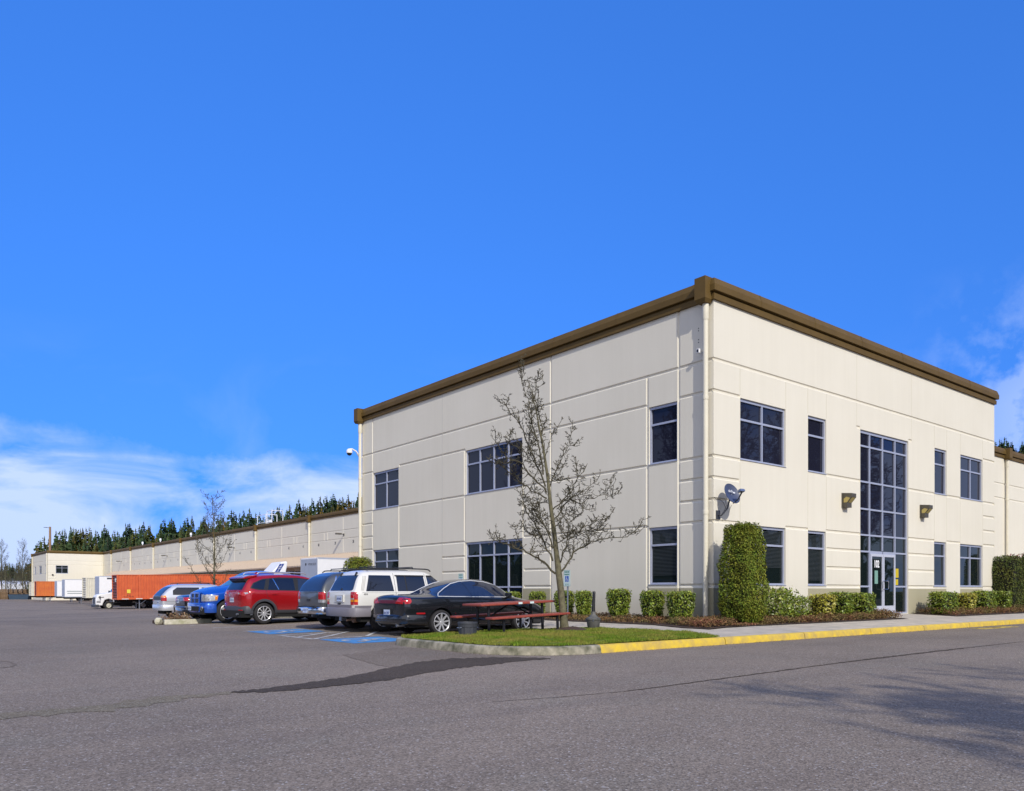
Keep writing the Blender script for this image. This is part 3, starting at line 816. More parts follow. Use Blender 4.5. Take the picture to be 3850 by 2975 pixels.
def wall(name, org, ud, nd, U0, U1, Z0, Z1, grooves, wins, tans, parent, mats, hw=.055, hb=.026, D=.032, reveal=.12):
    org, ud, nd = Vector(org), Vector(ud), Vector(nd)
    us = {U0, U1}; zs = {Z0, Z1}
    for (a, b, c, d) in grooves:                       # (u0,z0,u1,z1)
        if abs(b-d) < 1e-6:
            zs |= {b-hw, b-hb, b+hb, b+hw}; us |= {a, c}
            if a > U0+.05: us.add(a-.02)
            if c < U1-.05: us.add(c+.02)
        else:
            us |= {a-hw, a-hb, a+hb, a+hw}; zs |= {b, d}
            if b > Z0+.05: zs.add(b-.02)
            if d < Z1-.05: zs.add(d+.02)
    for (a, b, c, d) in wins: us |= {a, b}; zs |= {c, d}
    for (a, b, zt) in tans: us |= {a, b}; zs.add(zt)
    def clean(s, lo, hi):
        s = sorted(x for x in s if lo-1e-6 <= x <= hi+1e-6); o = [s[0]]
        for x in s[1:]:
            if x-o[-1] > 1e-4: o.append(x)
        return o
    us = clean(us, U0, U1); zs = clean(zs, Z0, Z1)
    def depth(u, z):
        h = 0.
        for (a, b, c, d) in grooves:
            if abs(b-d) < 1e-6:
                if a-1e-4 <= u <= c+1e-4: h = max(h, min(1, max(0, (hw-abs(z-b))/(hw-hb)))*D)
            elif b-1e-4 <= z <= d+1e-4: h = max(h, min(1, max(0, (hw-abs(u-a))/(hw-hb)))*D)
        return h
    def P(u, z, t): q = org + ud*u - nd*t; return (q.x, q.y, z)
    m = MB(); n = len(us)
    V = [P(u, z, depth(u, z)) for z in zs for u in us]
    o0 = len(m.v); m.v.extend(V)
    for j in range(len(zs)-1):
        for i in range(n-1):
            uc, zc = (us[i]+us[i+1])/2, (zs[j]+zs[j+1])/2
            if any(a < uc < b and c < zc < d for a, b, c, d in wins): continue
            tan = any(a < uc < b and zc < zt for a, b, zt in tans)
            m.f.append((o0+j*n+i, o0+j*n+i+1, o0+(j+1)*n+i+1, o0+(j+1)*n+i)); m.mi.append(1 if tan else 0)
    m.cur = 0
    for (a, b, c, d) in wins:
        for q in (((a,c),(b,c)), ((b,c),(b,d)), ((b,d),(a,d)), ((a,d),(a,c))):
            (p0, p1) = q
            m.add([P(*p0, 0), P(*p1, 0), P(*p1, reveal+.05), P(*p0, reveal+.05)], [(0,1,2,3)])
    me_o = m.build(name, mats, parent, fix=False)
    return me_o, P

def window(P, a, b, c, d, ucols, zrows, parent, glass, fr=.055, head=.085, dep0=.05, dep1=.13, name='window', label=None, skip=None, sillproud=True):
    """aluminium frame with mullions; glass is its child"""
    m = MB()
    def bar(u0, u1, z0, z1, t0=dep0, t1=dep1):
        m.add([P(u0,z0,t0),P(u1,z0,t0),P(u1,z1,t0),P(u0,z1,t0),P(u0,z0,t1),P(u1,z0,t1),P(u1,z1,t1),P(u0,z1,t1)],
              [(0,1,2,3),(7,6,5,4),(0,4,5,1),(1,5,6,2),(2,6,7,3),(3,7,4,0)])
    e = .004
    bar(a+e, a+fr, c+e, d-e); bar(b-fr, b-e, c+e, d-e)
    bar(a+fr, b-fr, c+e, c+fr, dep0+.002); bar(a+fr, b-fr, d-head, d-e, dep0+.002)
    edges = [a+fr] + list(ucols) + [b-fr]
    for u in ucols: bar(u-.03, u+.03, c+fr, d-head, dep0+.004)
    for z in zrows:
        for i in range(len(edges)-1):
            u0 = edges[i] + (.03 if i else 0); u1 = edges[i+1] - (.03 if i < len(edges)-2 else 0)
            bar(u0, u1, z-.03, z+.03, dep0+.006)
    if sillproud: bar(a-.01, b+.01, c-.012, c+.002, -.025, dep0)
    f = m.build(name, MT['alu'], parent)
    if label: f['label'] = label
    g = MB()
    t = dep1-.025
    cu_ = [a+fr*.5]+list(ucols)+[b-fr*.5]; cz_ = [c+fr*.5]+sorted(zrows)+[d-head*.5]
    for i in range(len(cu_)-1):
        for j in range(len(cz_)-1):
            tu, tz = random.uniform(-.003,.003), random.uniform(-.004,.004)
            g.add([P(cu_[i],cz_[j],t-tu-tz),P(cu_[i+1],cz_[j],t+tu-tz),P(cu_[i+1],cz_[j+1],t+tu+tz),P(cu_[i],cz_[j+1],t-tu+tz)], [(0,1,2,3)])
    g.build('pane', glass, f, fix=False)
    return f

def coping(name, path, zb, zt, parent, mat, ends=True, joints=3.05):
    """two-step metal parapet cap swept along a path; outside is on the right of travel"""
    prof = [(-.02,zb),(.07,zb),(.075,zb+.165),(.03,zb+.175),(.03,zb+.215),(.145,zb+.225),(.15,zt-.19),(.085,zt),(-.35,zt),(-.35,zb)]
    m = MB(); n = len(prof); L = len(path)
    for i, p in enumerate(path):
        p = Vector(p)
        d0 = (p-Vector(path[i-1])).normalized() if i else None
        d1 = (Vector(path[i+1])-p).normalized() if i < L-1 else None
        n0 = Vector((d0.y,-d0.x)) if d0 else None; n1 = Vector((d1.y,-d1.x)) if d1 else None
        if n0 is None: nn = n1
        elif n1 is None: nn = n0
        else:
            nn = (n0+n1).normalized(); nn = nn/max(.3, nn.dot(n0))
        for o_, z in prof: m.v.append((p.x+nn.x*o_, p.y+nn.y*o_, z))
    for i in range(L-1):
        for k in range(n):
            m.f.append((i*n+k, i*n+(k+1)%n, (i+1)*n+(k+1)%n, (i+1)*n+k)); m.mi.append(0)
    m.f.append(tuple(range(n))); m.mi.append(0); m.f.append(tuple((L-1)*n+k for k in range(n-1,-1,-1))); m.mi.append(0)
    # lapped joints
    pr2 = [(o_+.006 if o_ > 0 else o_, z+(.004 if z > zb+.4 else 0)) for o_, z in prof[4:9]]
    for i in range(L-1):
        a, b = Vector(path[i]), Vector(path[i+1]); d = (b-a); Ln = d.length; d.normalize(); nn = Vector((d.y,-d.x))
        s = joints*.7
        while s < Ln-.4:
            q0, q1 = a+d*s, a+d*(s+.05)
            V = [(q0.x+nn.x*o_, q0.y+nn.y*o_, z) for o_, z in pr2]+[(q1.x+nn.x*o_, q1.y+nn.y*o_, z) for o_, z in pr2]
            k = len(pr2); m.add(V, [(j, j+1, k+j+1, k+j) for j in range(k-1)]); s += joints
    return m.build(name, mat, parent)

def downpipe(x, y, z0, z1, r_, parent, bands, n='downpipe'):
    m = MB()
    pr = [(r_, z0), (r_, z1)]
    m.lathe(pr, 18, (x, y, 0))
    for zb in bands: m.lathe([(r_*1.02, zb-.06), (r_*1.14, zb-.05), (r_*1.14, zb+.05), (r_*1.02, zb+.06)], 18, (x, y, 0))
    m.lathe([(r_*1.05, z1-.55), (r_*1.22, z1-.5), (r_*1.22, z1-.12), (r_*1.1, z1-.02)], 18, (x, y, 0))
    o = m.build(n, MT['pipe'], parent, smooth=True)
    return o

def collector(x0, x1, y0, y1, zb, zt, parent):
    m = MB()
    m.box(x0, y0, zb+.10, x1, y1, zt)
    i = .05
    m.add([(x0,y0,zb+.10),(x1,y0,zb+.10),(x1,y1,zb+.10),(x0,y1,zb+.10),(x0+i,y0+i,zb),(x1-i,y0+i,zb),(x1-i,y1-i,zb),(x0+i,y1-i,zb)],
          [(4,5,1,0),(5,6,2,1),(6,7,3,2),(7,4,0,3),(4,7,6,5)])
    return m.build('collector_box', MT['bronze'], parent)

# ---- office block
OB = empty('office_building', (0,0,0), 0, 'two storey cream panel office block with bronze roof edge and glass entrance 102', 'building')
ZB = .02
# face towards the drive (plane y = 0)
gB = [(0,G1,20.35,G1)]
H = lambda z, *sp: [(a, z, b, z) for a, b in sp]
Vv = lambda u, *sp: [(u, a, u, b) for a, b in sp]
gB += H(G2,(0,1.26),(8.12,8.36),(12.06,12.3),(19.1,20.35))
gB += H(G3,(0,1.26),(6.13,8.38),(12.04,14.3),(15.45,16.75),(19.08,20.35))
gB += H(G4,(0,1.22),(19.12,20.35)) + H(G5,(0,1.22),(19.12,20.35))
gB += H(G6,(0,1.26),(3.68,4.98),(6.1,8.38),(12.04,14.28),(15.4,16.72),(19.07,20.35))
gB += H(G7,(6.13,8.38),(12.04,14.28)) + H(G8,(6.13,8.38),(12.04,14.28)) + H(G9,(0,1.26),(6.13,8.38),(12.04,14.28),(19.1,20.35))
wB = [(1.28,3.68,5.07,6.90),(4.98,6.10,5.07,6.90),(8.38,12.04,.30,6.88),(14.30,15.42,5.07,6.90),(16.75,19.05,5.07,6.90),
      (1.28,3.68,1.34,3.14),(4.98,6.08,1.34,3.14),(14.26,15.38,1.34,3.14),(16.72,19.05,1.34,3.14)]
tB = [(0,3.68,1.24),(4.98,8.38,1.24),(12.04,15.4,1.24),(16.72,19.05,1.24)]
wallB, PB = wall('wall', (0,0,0), (1,0,0), (0,-1,0), 0, 20.35, ZB, 9.6, gB, wB, tB, OB, [MT['cream'], MT['tan']])
# shallow vertical reveals, much fainter than the horizontal ones
gA = [(0,G1,21.1,G1)]
gA += H(G2,(0,1.26),(1.26,1.28),(2.5,8.52),(12.3,17.52),(20.0,21.1)) 
gA += H(G3,(0,1.26),(2.5,8.52),(12.3,17.52),(20.0,21.1))
gA += H(G4,(0,1.26),(20.0,21.1)) + H(G5,(0,1.26),(20.0,21.1))
gA += H(G6,(0,1.26),(2.5,8.52),(12.3,17.52),(20.0,21.1)) + H(G7,(7.05,8.52),(12.3,13.97),(20.0,21.1)) + H(G8,(7.05,8.52),(12.3,13.97),(20.0,21.1))
gA += H(G9,(0,1.26),(7.05,8.52),(12.3,13.97))
gA += Vv(1.26,(ZB,9.6)) + Vv(2.5,(ZB,G1)) + Vv(7.02,(ZB,9.6)) + Vv(8.56,(G6,G3)) + Vv(12.32,(ZB,G2)) + Vv(17.53,(G6,G3)) + Vv(20.02,(ZB,9.6))
wA = [(1.32,2.44,5.08,6.86),(1.32,2.44,1.36,3.12),(8.62,12.26,5.08,6.88),(8.62,12.26,.45,3.13),(17.58,19.96,5.08,6.86),(17.58,19.96,1.34,3.13)]
tA = [(0,2.5,1.24),(7.05,8.6,1.24)]
wallA, PA = wall('wall', (0,0,0), (0,1,0), (-1,0,0), 0, 21.1, ZB, 9.6, gA, wA, tA, OB, [MT['cream'], MT['tan']])
m = MB(); m.add([(20.35,0,ZB),(20.35,21.1,ZB),(20.35,21.1,9.6),(20.35,0,9.6),(0,21.1,ZB),(0,21.1,9.6)], [(0,1,2,3),(1,4,5,2)])
m.build('wall', MT['cream'], OB, fix=False)
m = MB(); m.box(.2,.2,9.45,20.2,20.9,9.5); m.build('roof', MT['roof'], OB)
jmat = pbr('joint_shadow_line', (.60,.56,.44), .9)          # thin panel joints
JO = [(u, z0, z1, .008) for u in (8.13, 12.31) for z0, z1 in ((G1+.06, 9.52), (G2, G1-.06))]
JO += [(u, z0, z1, .011) for u, z0, z1 in ((1.27,G2+.06,G1-.06),(3.69,G2,G1-.06),(4.97,6.95,G1-.06),(6.11,6.95,G1-.06),(14.28,6.95,G1-.06),(15.43,6.95,G1-.06),(16.74,6.95,G1-.06),(19.06,6.98,G1-.06),
                  (1.27,G6,G3-.1),(4.97,3.2,5.0),(6.11,G6+.06,5.0),(14.29,3.2,5.0),(15.42,3.2,5.0),(16.73,3.2,5.0),(19.07,G6+.06,5.0))]
for u, z0, z1, hw_ in JO:
    m = MB(); m.box(u-hw_, -.003, z0, u+hw_, .01, z1); m.build('panel_joint', jmat, OB)
m = MB(); m.box(-.003, 13.96, ZB, .01, 13.975, 9.52); m.build('panel_joint', pbr('joint_sealant', (.42,.40,.36), .9), OB)

for i, (a, b, c, d) in enumerate(wB):
    if i == 2: continue
    mid = [(a+b)/2] if b-a > 2 else []
    row = [6.28] if c > 4 else [2.57]
    window(PB, a, b, c, d, mid, row, OB, MT['glass'] if c > 4 else MT['glass_low'])
for i, (a, b, c, d) in enumerate(wA):
    cols = [a+(b-a)*k/4 for k in (1,2,3)] if b-a > 3 else ([(a+b)/2] if b-a > 2 else [])
    row = [6.30] if c > 4 else ([2.57] if c > 1 else [2.57, 1.31])
    window(PA, a, b, c, d, cols, row, OB, MT['glass'] if c > 4 else MT['glass_low'])
# blinds seen dimly behind the ground floor glass: slats just in front of the dark pane read as lines
def blinds(P, a, b, z0, z1, parent, t=.098):
    m = MB(); z = z1
    while z > z0:
        m.add([P(a,z,t),P(b,z,t),P(b,z-.016,t),P(a,z-.016,t)], [(0,1,2,3)]); z -= .042
    return m.build('blind', MT['blind'], parent, fix=False)
wins_o = [o for o in OB.children if o.name.startswith('window')]
blinds(PB, 5.06, 6.0, 1.5, 3.0, wins_o[5]); blinds(PB, 1.36, 2.42, 1.9, 3.0, wins_o[4]); blinds(PB, 2.54, 3.6, 1.9, 3.0, wins_o[4])
blinds(PA, 1.4, 2.36, 1.65, 3.0, wins_o[9])

# entrance glazing (curtain wall) and doors
CWc = [9.17, 10.13, 11.09]
cw = window(PB, 8.38, 12.04, .30, 6.88, [], [], OB, MT['glass'], name='entrance_glazing', label='tall gridded glass entrance bay rising two storeys', fr=.06, head=.10, sillproud=False)
for ch in list(cw.children): bpy.data.objects.remove(ch)
m = MB()
def bbar(u0, u1, z0, z1, t0=.055, t1=.13): m.box(u0, t0, z0, u1, t1, z1)
for u in CWc: bbar(u-.032, u+.032, 2.62 if abs(u-10.13) < .01 else .30, 6.78)
ed = [8.44]+CWc+[11.98]
for z in (6.33, 5.06, 4.09, 3.16, 2.57):
    for i in range(4):
        bbar(ed[i]+(.032 if i else 0), ed[i+1]-(.032 if i < 3 else 0), z-.03 - (.04 if z == 2.57 and i in (1,2) else 0), z+.03, .058)
for i in (0, 3): bbar(ed[i]+(.032 if i else 0), ed[i+1]-(.032 if i < 3 else 0), 1.29, 1.35, .058)
m.build('mullion', MT['alu'], cw)
m = MB()
for i in range(4):
    for z0, z1 in ((6.36,6.78),(5.09,6.30),(4.12,5.03),(3.19,4.06)):
        tu, tz = random.uniform(-.003,.003), random.uniform(-.005,.005)
        m.add([PB(ed[i],z0,.105-tu-tz),PB(ed[i+1],z0,.105+tu-tz),PB(ed[i+1],z1,.105+tu+tz),PB(ed[i],z1,.105-tu+tz)], [(0,1,2,3)])
m.build('pane', MT['glass'], cw, fix=False)
m = MB()
for i in range(4):
    m.add([PB(ed[i],2.6,.105),PB(ed[i+1],2.6,.105),PB(ed[i+1],3.13,.105),PB(ed[i],3.13,.105)], [(0,1,2,3)])
for i in (0,3):
    m.add([PB(ed[i],.36,.105),PB(ed[i+1],.36,.105),PB(ed[i+1],2.55,.105),PB(ed[i],2.55,.105)], [(0,1,2,3)])
m.build('pane', MT['glass_low'], cw, fix=False)
for k, (a, b) in enumerate(((9.21,10.12),(10.14,11.05))):
    m = MB(); z0, z1 = .31, 2.50
    m.box(a,.03,z0,a+.075,.085,z1); m.box(b-.075,.03,z0,b,.085,z1); m.box(a+.075,.032,z1-.09,b-.075,.083,z1); m.box(a+.075,.032,z0,b-.075,.083,z0+.30)
    dr = m.build('door', MT['alu2'], OB)
    m = MB(); m.add([(a+.06,.06,z0+.25),(b-.06,.06,z0+.25),(b-.06,.06,z1-.06),(a+.06,.06,z1-.06)], [(0,1,2,3)])
    m.build('door_glass', MT['glass_low'], dr, fix=False)
    hx_ = b-.04 if k == 0 else a+.04; s = -1 if k == 0 else 1
    m = MB(); m.tube([(hx_,.03,1.22),(hx_,-.05,1.22),(hx_+s*.14,-.055,1.22),(hx_+s*.17,-.055,1.26),(hx_+s*.17,-.055,1.48),(hx_+s*.14,-.055,1.52),(hx_,-.05,1.52),(hx_,.03,1.52)], .014, 8)
    m.build('handle', MT['chrome'], dr, smooth=True)
    if k == 0:
        text_mesh('102', .36, 'door_number', pbr('white_vinyl', (.85,.85,.85), .5), dr, (9.665,.052,2.13), (1,0,0), (0,0,1), ext=.002, bold=.012, sx=.72)
        m = MB(); m.box(9.52,.052,1.42,9.76,.056,1.90); m.build('notice', MT['green_paper'], dr)
m = MB(); m.box(11.18,.098,1.38,11.42,.103,1.60); m.box(11.18,.098,1.66,11.45,.103,2.00)
m.build('notice', MT['yellow_paper'], cw)

coping('coping', [(0,21.1),(0,0),(20.35,0),(20.35,5)], 9.52, 10.11, OB, MT['bronze'])
collector(-.36, .0, .02, .40, 9.42, 10.14, OB)
collector(-.36, .0, 20.9, 21.28, 9.42, 10.14, OB)
downpipe(-.12, .19, .10, 9.50, .078, OB, (6.72, 3.42))
downpipe(-.12, 21.08, .10, 9.50, .078, OB, (6.72, 3.42))
# fixing holes left beside the corner pipe
for z in (8.42, 8.50, 8.76, 8.83):
    m = MB(); m.lathe([(.0,-.004),(.018,-.004),(.018,.002)], 8, (0, .53, z), 'x'); m.build('fixing_hole', MT['black'], OB)

# ---- warehouse
WX = 21.5; Y0w, Y1w = 5.3, 186.0
WH = empty('warehouse_building', (WX, 60, -1), 0, 'long cream warehouse wing with numbered dock doors under a tan canopy', 'building')
WH.location = (0,0,0)
bays = [57.3+17.15*i for i in range(-2, 8)]
gW = [(21,7.90,165,7.90),(21,6.95,165,6.95)]
gW = [(0,7.90,Y1w-21.0,7.90),(0,6.95,Y1w-21.0,6.95)]
for b in bays:
    for q in (4.3, 12.9):
        for e_ in (-.45,.45):
            u = b+q+e_-21.0
            if u > 1: gW += [(u,6.95,u,7.90)]
    gW.append((b+8.57-21.0, 5.5, b+8.57-21.0, 9.5)) if b+8.57 > 22 else None
nums = {38:63.5, 39:67.83, 40:72.15, 41:76.44, 42:80.75, 43:93.67, 44:97.96, 45:102.21, 46:106.5, 47:110.9}
for i, px in enumerate((758, 697, 669, 642, 616, 592, 568)): nums[48+i] = at_x(px, WX)[0]
for i, px in enumerate((545, 525, 505, 488, 466)): nums[55+i] = at_x(px, WX)[0]
wW = [(y-21.0-1.25, y-21.0+1.25, .25, 3.1) for y in sorted(nums.values())]
wallW, PW = wall('wall', (WX,21.0,0), (0,1,0), (-1,0,0), 0, Y1w-21.0, -1.6, 9.6, gW, wW, [(0, Y1w-21.0, 4.8)], WH, [MT['cream'], MT['pipe']], hw=.06, hb=.03, reveal=.2)
for k, (a, b, c, d) in enumerate(wW):
    m = MB()
    m.add([PW(a,c,.12),PW(b,c,.12),PW(b,d,.12),PW(a,d,.12)], [(0,1,2,3)])
    dd = m.build('dock_door', MT['darkgrey'], WH, fix=False)
    m = MB()
    q0, q1 = PW(a-.3,c-.1,-.35), PW(a+.02,d,.0); m.box(*q0, *q1); q0, q1 = PW(b-.02,c-.1,-.35), PW(b+.3,d,.0); m.box(*q0, *q1)
    q0, q1 = PW(a-.3,d+.002,-.36), PW(b+.3,d+.45,.0); m.box(*q0, *q1)
    m.build('dock_seal', MT['black'], dd)
gR = [(0,7.88,60,7.88),(0,6.97,60,6.97),(26.5,.1,26.5,9.5)]
wallR, PR = wall('wall', (20.36,Y0w,0), (1,0,0), (0,-1,0), 0, 80, .0, 9.6, gR, [], [], WH, [MT['cream'], MT['tan']])
m = MB(); m.box(WX+.2, Y0w+.2, 9.4, 100, Y1w+20, 9.5); m.build('roof', MT['roof'], WH)
coping('coping', [(WX,Y1w),(WX,21.3)], 9.52, 10.11, WH, MT['bronze'])
coping('coping', [(20.5,Y0w),(100,Y0w)], 9.52, 10.11, WH, MT['bronze'])
for b in bays:
    if b < 50: continue
    collector(WX-.42, WX, b-.25, b+.25, 9.30, 10.16, WH)
    downpipe(WX-.16, b, 5.25, 9.35, .13, WH, ())
collector(36.6, 37.05, Y0w-.36, Y0w, 9.42, 10.14, WH)
downpipe(36.82, Y0w-.14, .1, 9.5, .09, WH, (6.9,))
# corrugated canopy over the docks
m = MB(); rows = []; y = 48.; i = 0
prof = [(0,0),(.10,0),(.14,.06),(.24,.06),(.28,0)]
while y < 176.5:
    for dy, dz in prof[:-1]: rows.append((y+dy, dz))
    y += .28*1.6
V = []
for yy, dz in rows: V += [(WX-.02, yy, 5.34+dz), (WX-2.5, yy, 4.02+dz)]
m.add(V, [(2*i, 2*i+2, 2*i+3, 2*i+1) for i in range(len(rows)-1)])
m.build('canopy', MT['canopy'], WH, fix=False)
m = MB(); m.box(WX-2.52, 48, 3.90, WX-2.49, 176.5, 4.02); m.box(WX-.12, 48, 5.30, WX, 176.5, 5.34)
for y in np.arange(48, 176, 8.57):
    m.beam((WX, y, 3.95), (WX-2.4, y, 3.92), .1)
m.build('canopy_edge', MT['canopy'], WH)
for k, y in nums.items():
    o = text_mesh(str(k), .46, 'dock_number', MT['black'], WH, (WX-.006, y, 6.52), (0,-1,0), (0,0,1), ext=.001, bold=.012, sx=.78)
for k, y in enumerate((65.72, 100.32, 134.4, 168.6)):
    e = empty('dock_lamp', (WX, y, 7.4), 0, ['brown arm lamp beside dock number 39', 'brown arm lamp behind the young tree in the lot', 'brown arm lamp beside dock number 52', 'farthest brown arm lamp, above the white reefer trailer'][k], 'wall lamp', 'arm lamps over the docks')
    m = MB(); m.box(-.05,-.12,-.12,0,.12,.12); m.beam((-.05,0,.04),(-.55,0,.06),.07); m.build('arm', MT['lampbody'], e)
    m = MB(); m.bbox(-1.0,-.16,-.02,-.32,.16,.14,.03); m.build('lamp_head', MT['lampbody'], e)
# roof fittings
e = empty('roof_guard_rail', (24.0, 0, 9.5), 0, 'white pipe guard rail round a hatch on the warehouse roof', 'guard rail')
def rail(pts, m, r_=.03): m.tube(pts, r_, 6)
m = MB()
X0, X1 = 0, 1.6
ya, _ = at_x(968, 24.0); yb, _ = at_x(1000, 24.0); yc, _ = at_x(1004, 24.0); yd, _ = at_x(1022, 24.0)
for (u, v, zt) in ((ya, yb, 2.5), (yc, yd, 2.9)):
    for z in (zt*.55, zt): rail([(X0,u,z),(X0,v,z)], m, .05)
    for y in (u, v): rail([(X0,y,0),(X0,y,zt)], m, .05)
    for z in (zt,): rail([(X0,v,z),(X1,v,z)], m, .05)
    rail([(X1,v,0),(X1,v,zt)], m, .05)
m.build('railing', MT['white'], e)
m = MB(); m.lathe([(.25,0),(.25,1.4),(.42,1.5),(.42,1.8),(0,1.85)], 12, (.8,(ya+yb)/2-.6,0)); m.build('vent_pipe', MT['white'], e)
for px, lb in ((718, 'white roof vent left of the young tree'), (603, 'white roof vent above dock number 51'), (536, 'white roof vent near the far end of the roof')):
    y, d = at_x(px, 23.0)
    e = empty('roof_vent', (23.0, y, 9.5), 0, lb, 'roof vent', 'vents on the warehouse roof')
    m = MB(); m.lathe([(.10,0),(.10,1.2),(0,1.2)], 10); m.build('pipe', MT['white'], e, smooth=True)
    m = MB(); m.lathe([(.0,1.2),(.19,1.2),(.19,1.5),(.12,1.62),(0,1.64)], 10); m.build('cap', MT['white'], e, smooth=True)

# ---- far office block, the mirror of the near one
FO = empty('far_office_building', (0,0,0), 0, 'cream office block with a four pane window at the far end of the warehouse', 'building')
fx, fy = 10.4, 186.0
gF = [(0,G1,11.1,G1),(0,G2,11.1,G2),(0,G3,1.5,G3),(0,G4,1.5,G4),(0,G5,1.5,G5)]
wF = [(1.55,4.0,5.05,6.85)]
_, PF = wall('wall', (fx,fy,0), (1,0,0), (0,-1,0), 0, 11.1, -1.3, 9.6, gF, wF, [], FO, [MT['cream'], MT['tan']], hw=.09, hb=.05)
window(PF, *wF[0], [2.78], [6.28], FO, MT['glass_low'], fr=.09)
gF2 = [(0,G1,21.5,G1),(0,G2,21.5,G2),(0,G3,21.5,G3)]
wF2 = [(1.0,3.4,5.1,6.88),(8.4,12.0,5.1,6.88),(16.6,19.0,5.1,6.88)]
_, PF2 = wall('wall', (fx,fy,0), (0,1,0), (-1,0,0), 0, 21.5, -1.3, 9.6, gF2, wF2, [], FO, [MT['cream'], MT['tan']], hw=.09, hb=.05)
for q in wF2:
    a, b, c, d = q
    window(PF2, a, b, c, d, [(a+b)/2], [6.28], FO, MT['glass_low'], fr=.09)
coping('coping', [(fx,fy+21.5),(fx,fy),(WX,fy)], 9.52, 10.11, FO, MT['bronze'])
downpipe(fx-.15, fy+.2, -1, 9.5, .12, FO, ()); downpipe(fx-.15, fy+21.4, -1, 9.5, .12, FO, ()); downpipe(WX-.1, fy-.1, 4.5, 9.5, .12, FO, ())
collector(fx-.4, fx, fy+21.2, fy+21.7, 9.4, 10.14, FO)
m = MB(); m.lathe([(0,-.3),(.16,-.28),(.16,0),(0,0)], 12, (fx+.95, fy, 4.75), 'y'); m.build('vent_cap', MT['black'], FO)
m = MB(); m.box(fx+.2, fy+.2, 9.4, WX+40, fy+21.3, 9.5); m.build('roof', MT['roof'], FO)

# ---- things fixed on the office walls
xs_l = [7.26, at_y(3480, -.15)[0]]
for x, lb in zip(xs_l, ('brown wedge wall lamp on the left of the glass entrance', 'brown wedge wall lamp on the right of the glass entrance')):
    e = empty('wall_lamp', (x, 0, 4.02), 0, lb, 'wall lamp', 'lamps flanking the entrance')
    m = MB(); m.box(-.17,-.05,.0,.19,-.002,.50); m.build('back_plate', MT['lampbody'], e)
    prof = [(-.05,0),(-.20,0),(-.20,.16),(-.36,.34),(-.36,.47),(-.05,.50)]
    m = MB()
    m.prism(prof, lambda u, v, t: (t, u, v), -.15, -.147+.3)
    m.build('hood', MT['lampbody'], e, bevel=.008)
    m = MB(); m.add([(-.11,-.205,.17),(.11,-.205,.17),(.11,-.345,.33),(-.11,-.345,.33)], [(0,1,2,3)])
    m.add([(-.1515,-.07,.17),(-.1515,-.19,.17),(-.1515,-.30,.31),(-.1515,-.17,.36),(-.1515,-.07,.30)], [(0,1,2,3,4)])
    for v in range(4): x_, y_, z_ = m.v[v]; m.v[v] = (x_, y_-.004, z_-.004)
    m.build('lens', MT['lens_yellow'], e, fix=False)

# satellite dish
e = empty('satellite_dish', (.30, 0, 3.42), 0, 'grey satellite dish on a bent mast beside the corner downpipe', 'satellite dish')
m = MB(); m.box(-.20,-.02,-.20,-.02,-.001,.06); m.tube([(-.11,-.02,-.08),(-.11,-.12,-.10),(-.02,-.26,.10),(.02,-.34,.42)], .024, 8)
m.build('mast', MT['darkgrey'], e, smooth=True)
dn = Vector((-.14,-.90,.38)).normalized()        # where the dish looks
c0 = Vector((.02,-.36,.50)); uu = dn.cross(Vector((0,0,1))).normalized(); vv = uu.cross(dn).normalized()
m = MB(); rr = [0,.06,.12,.18,.235,.27,.278]; n = 36
V = []
for k, r_ in enumerate(rr):
    h = (r_/.25)**2*.055 - .01*(k == 6)
    for j in range(n):
        a = 2*math.pi*j/n; p = c0 + uu*r_*1.02*math.cos(a) + vv*r_*1.16*math.sin(a) + dn*h; V.append(p)
F = [(k*n+j, k*n+(j+1)%n, (k+1)*n+(j+1)%n, (k+1)*n+j) for k in range(len(rr)-1) for j in range(n)]
m.add(V, F); dob = m.build('reflector', MT['dishgrey'], e, smooth=True)
sm = dob.modifiers.new('thick', 'SOLIDIFY'); sm.thickness = .008
rd = -uu if uu.x < 0 else uu
text_mesh('dish', .115, 'lettering', MT['white'], e, c0 + dn*.058 + rd*-.04 + vv*.07, rd, vv, ext=.0005)
text_mesh('HD', .06, 'lettering', MT['white'], e, c0 + dn*.058 + rd*.075 + vv*.025, rd, vv, ext=.0005, bold=.004)
tip = c0 + dn*.40 + vv*-.10 + uu*0
low = c0 - vv*.28
m = MB(); m.tube([low - dn*.02, low + dn*.20 + vv*.02, tip-vv*.04], [.016,.018,.024], 8)
m.build('arm', MT['darkgrey'], e, smooth=True)
m = MB(); m.obox(tip, dn*.045, uu*.085, vv*.035); m.tube([tip-dn*.04-uu*.06, tip-dn*.09-uu*.06], .025, 10); m.tube([tip-dn*.04+uu*.05, tip-dn*.09+uu*.05], .025, 10)
m.tube([tip-dn*.04, tip-dn*.09], .025, 10)
m.build('receiver', MT['steel'], e)
m = MB(); m.tube([(-.29,-.01,.42),(-.18,-.03,.36),(-.06,-.05,.37),(.0,-.12,.28),(.0,-.2,.1),(.03,-.28,.0),(.1,-.32,.2)], .007, 5)
m.tube([(-.29,-.01,.40),(-.1,-.04,.42),(.02,-.15,.40),(.03,-.2,.2),(-.02,-.1,-.05)], .006, 5)
m.build('cable', MT['black'], e, smooth=True)

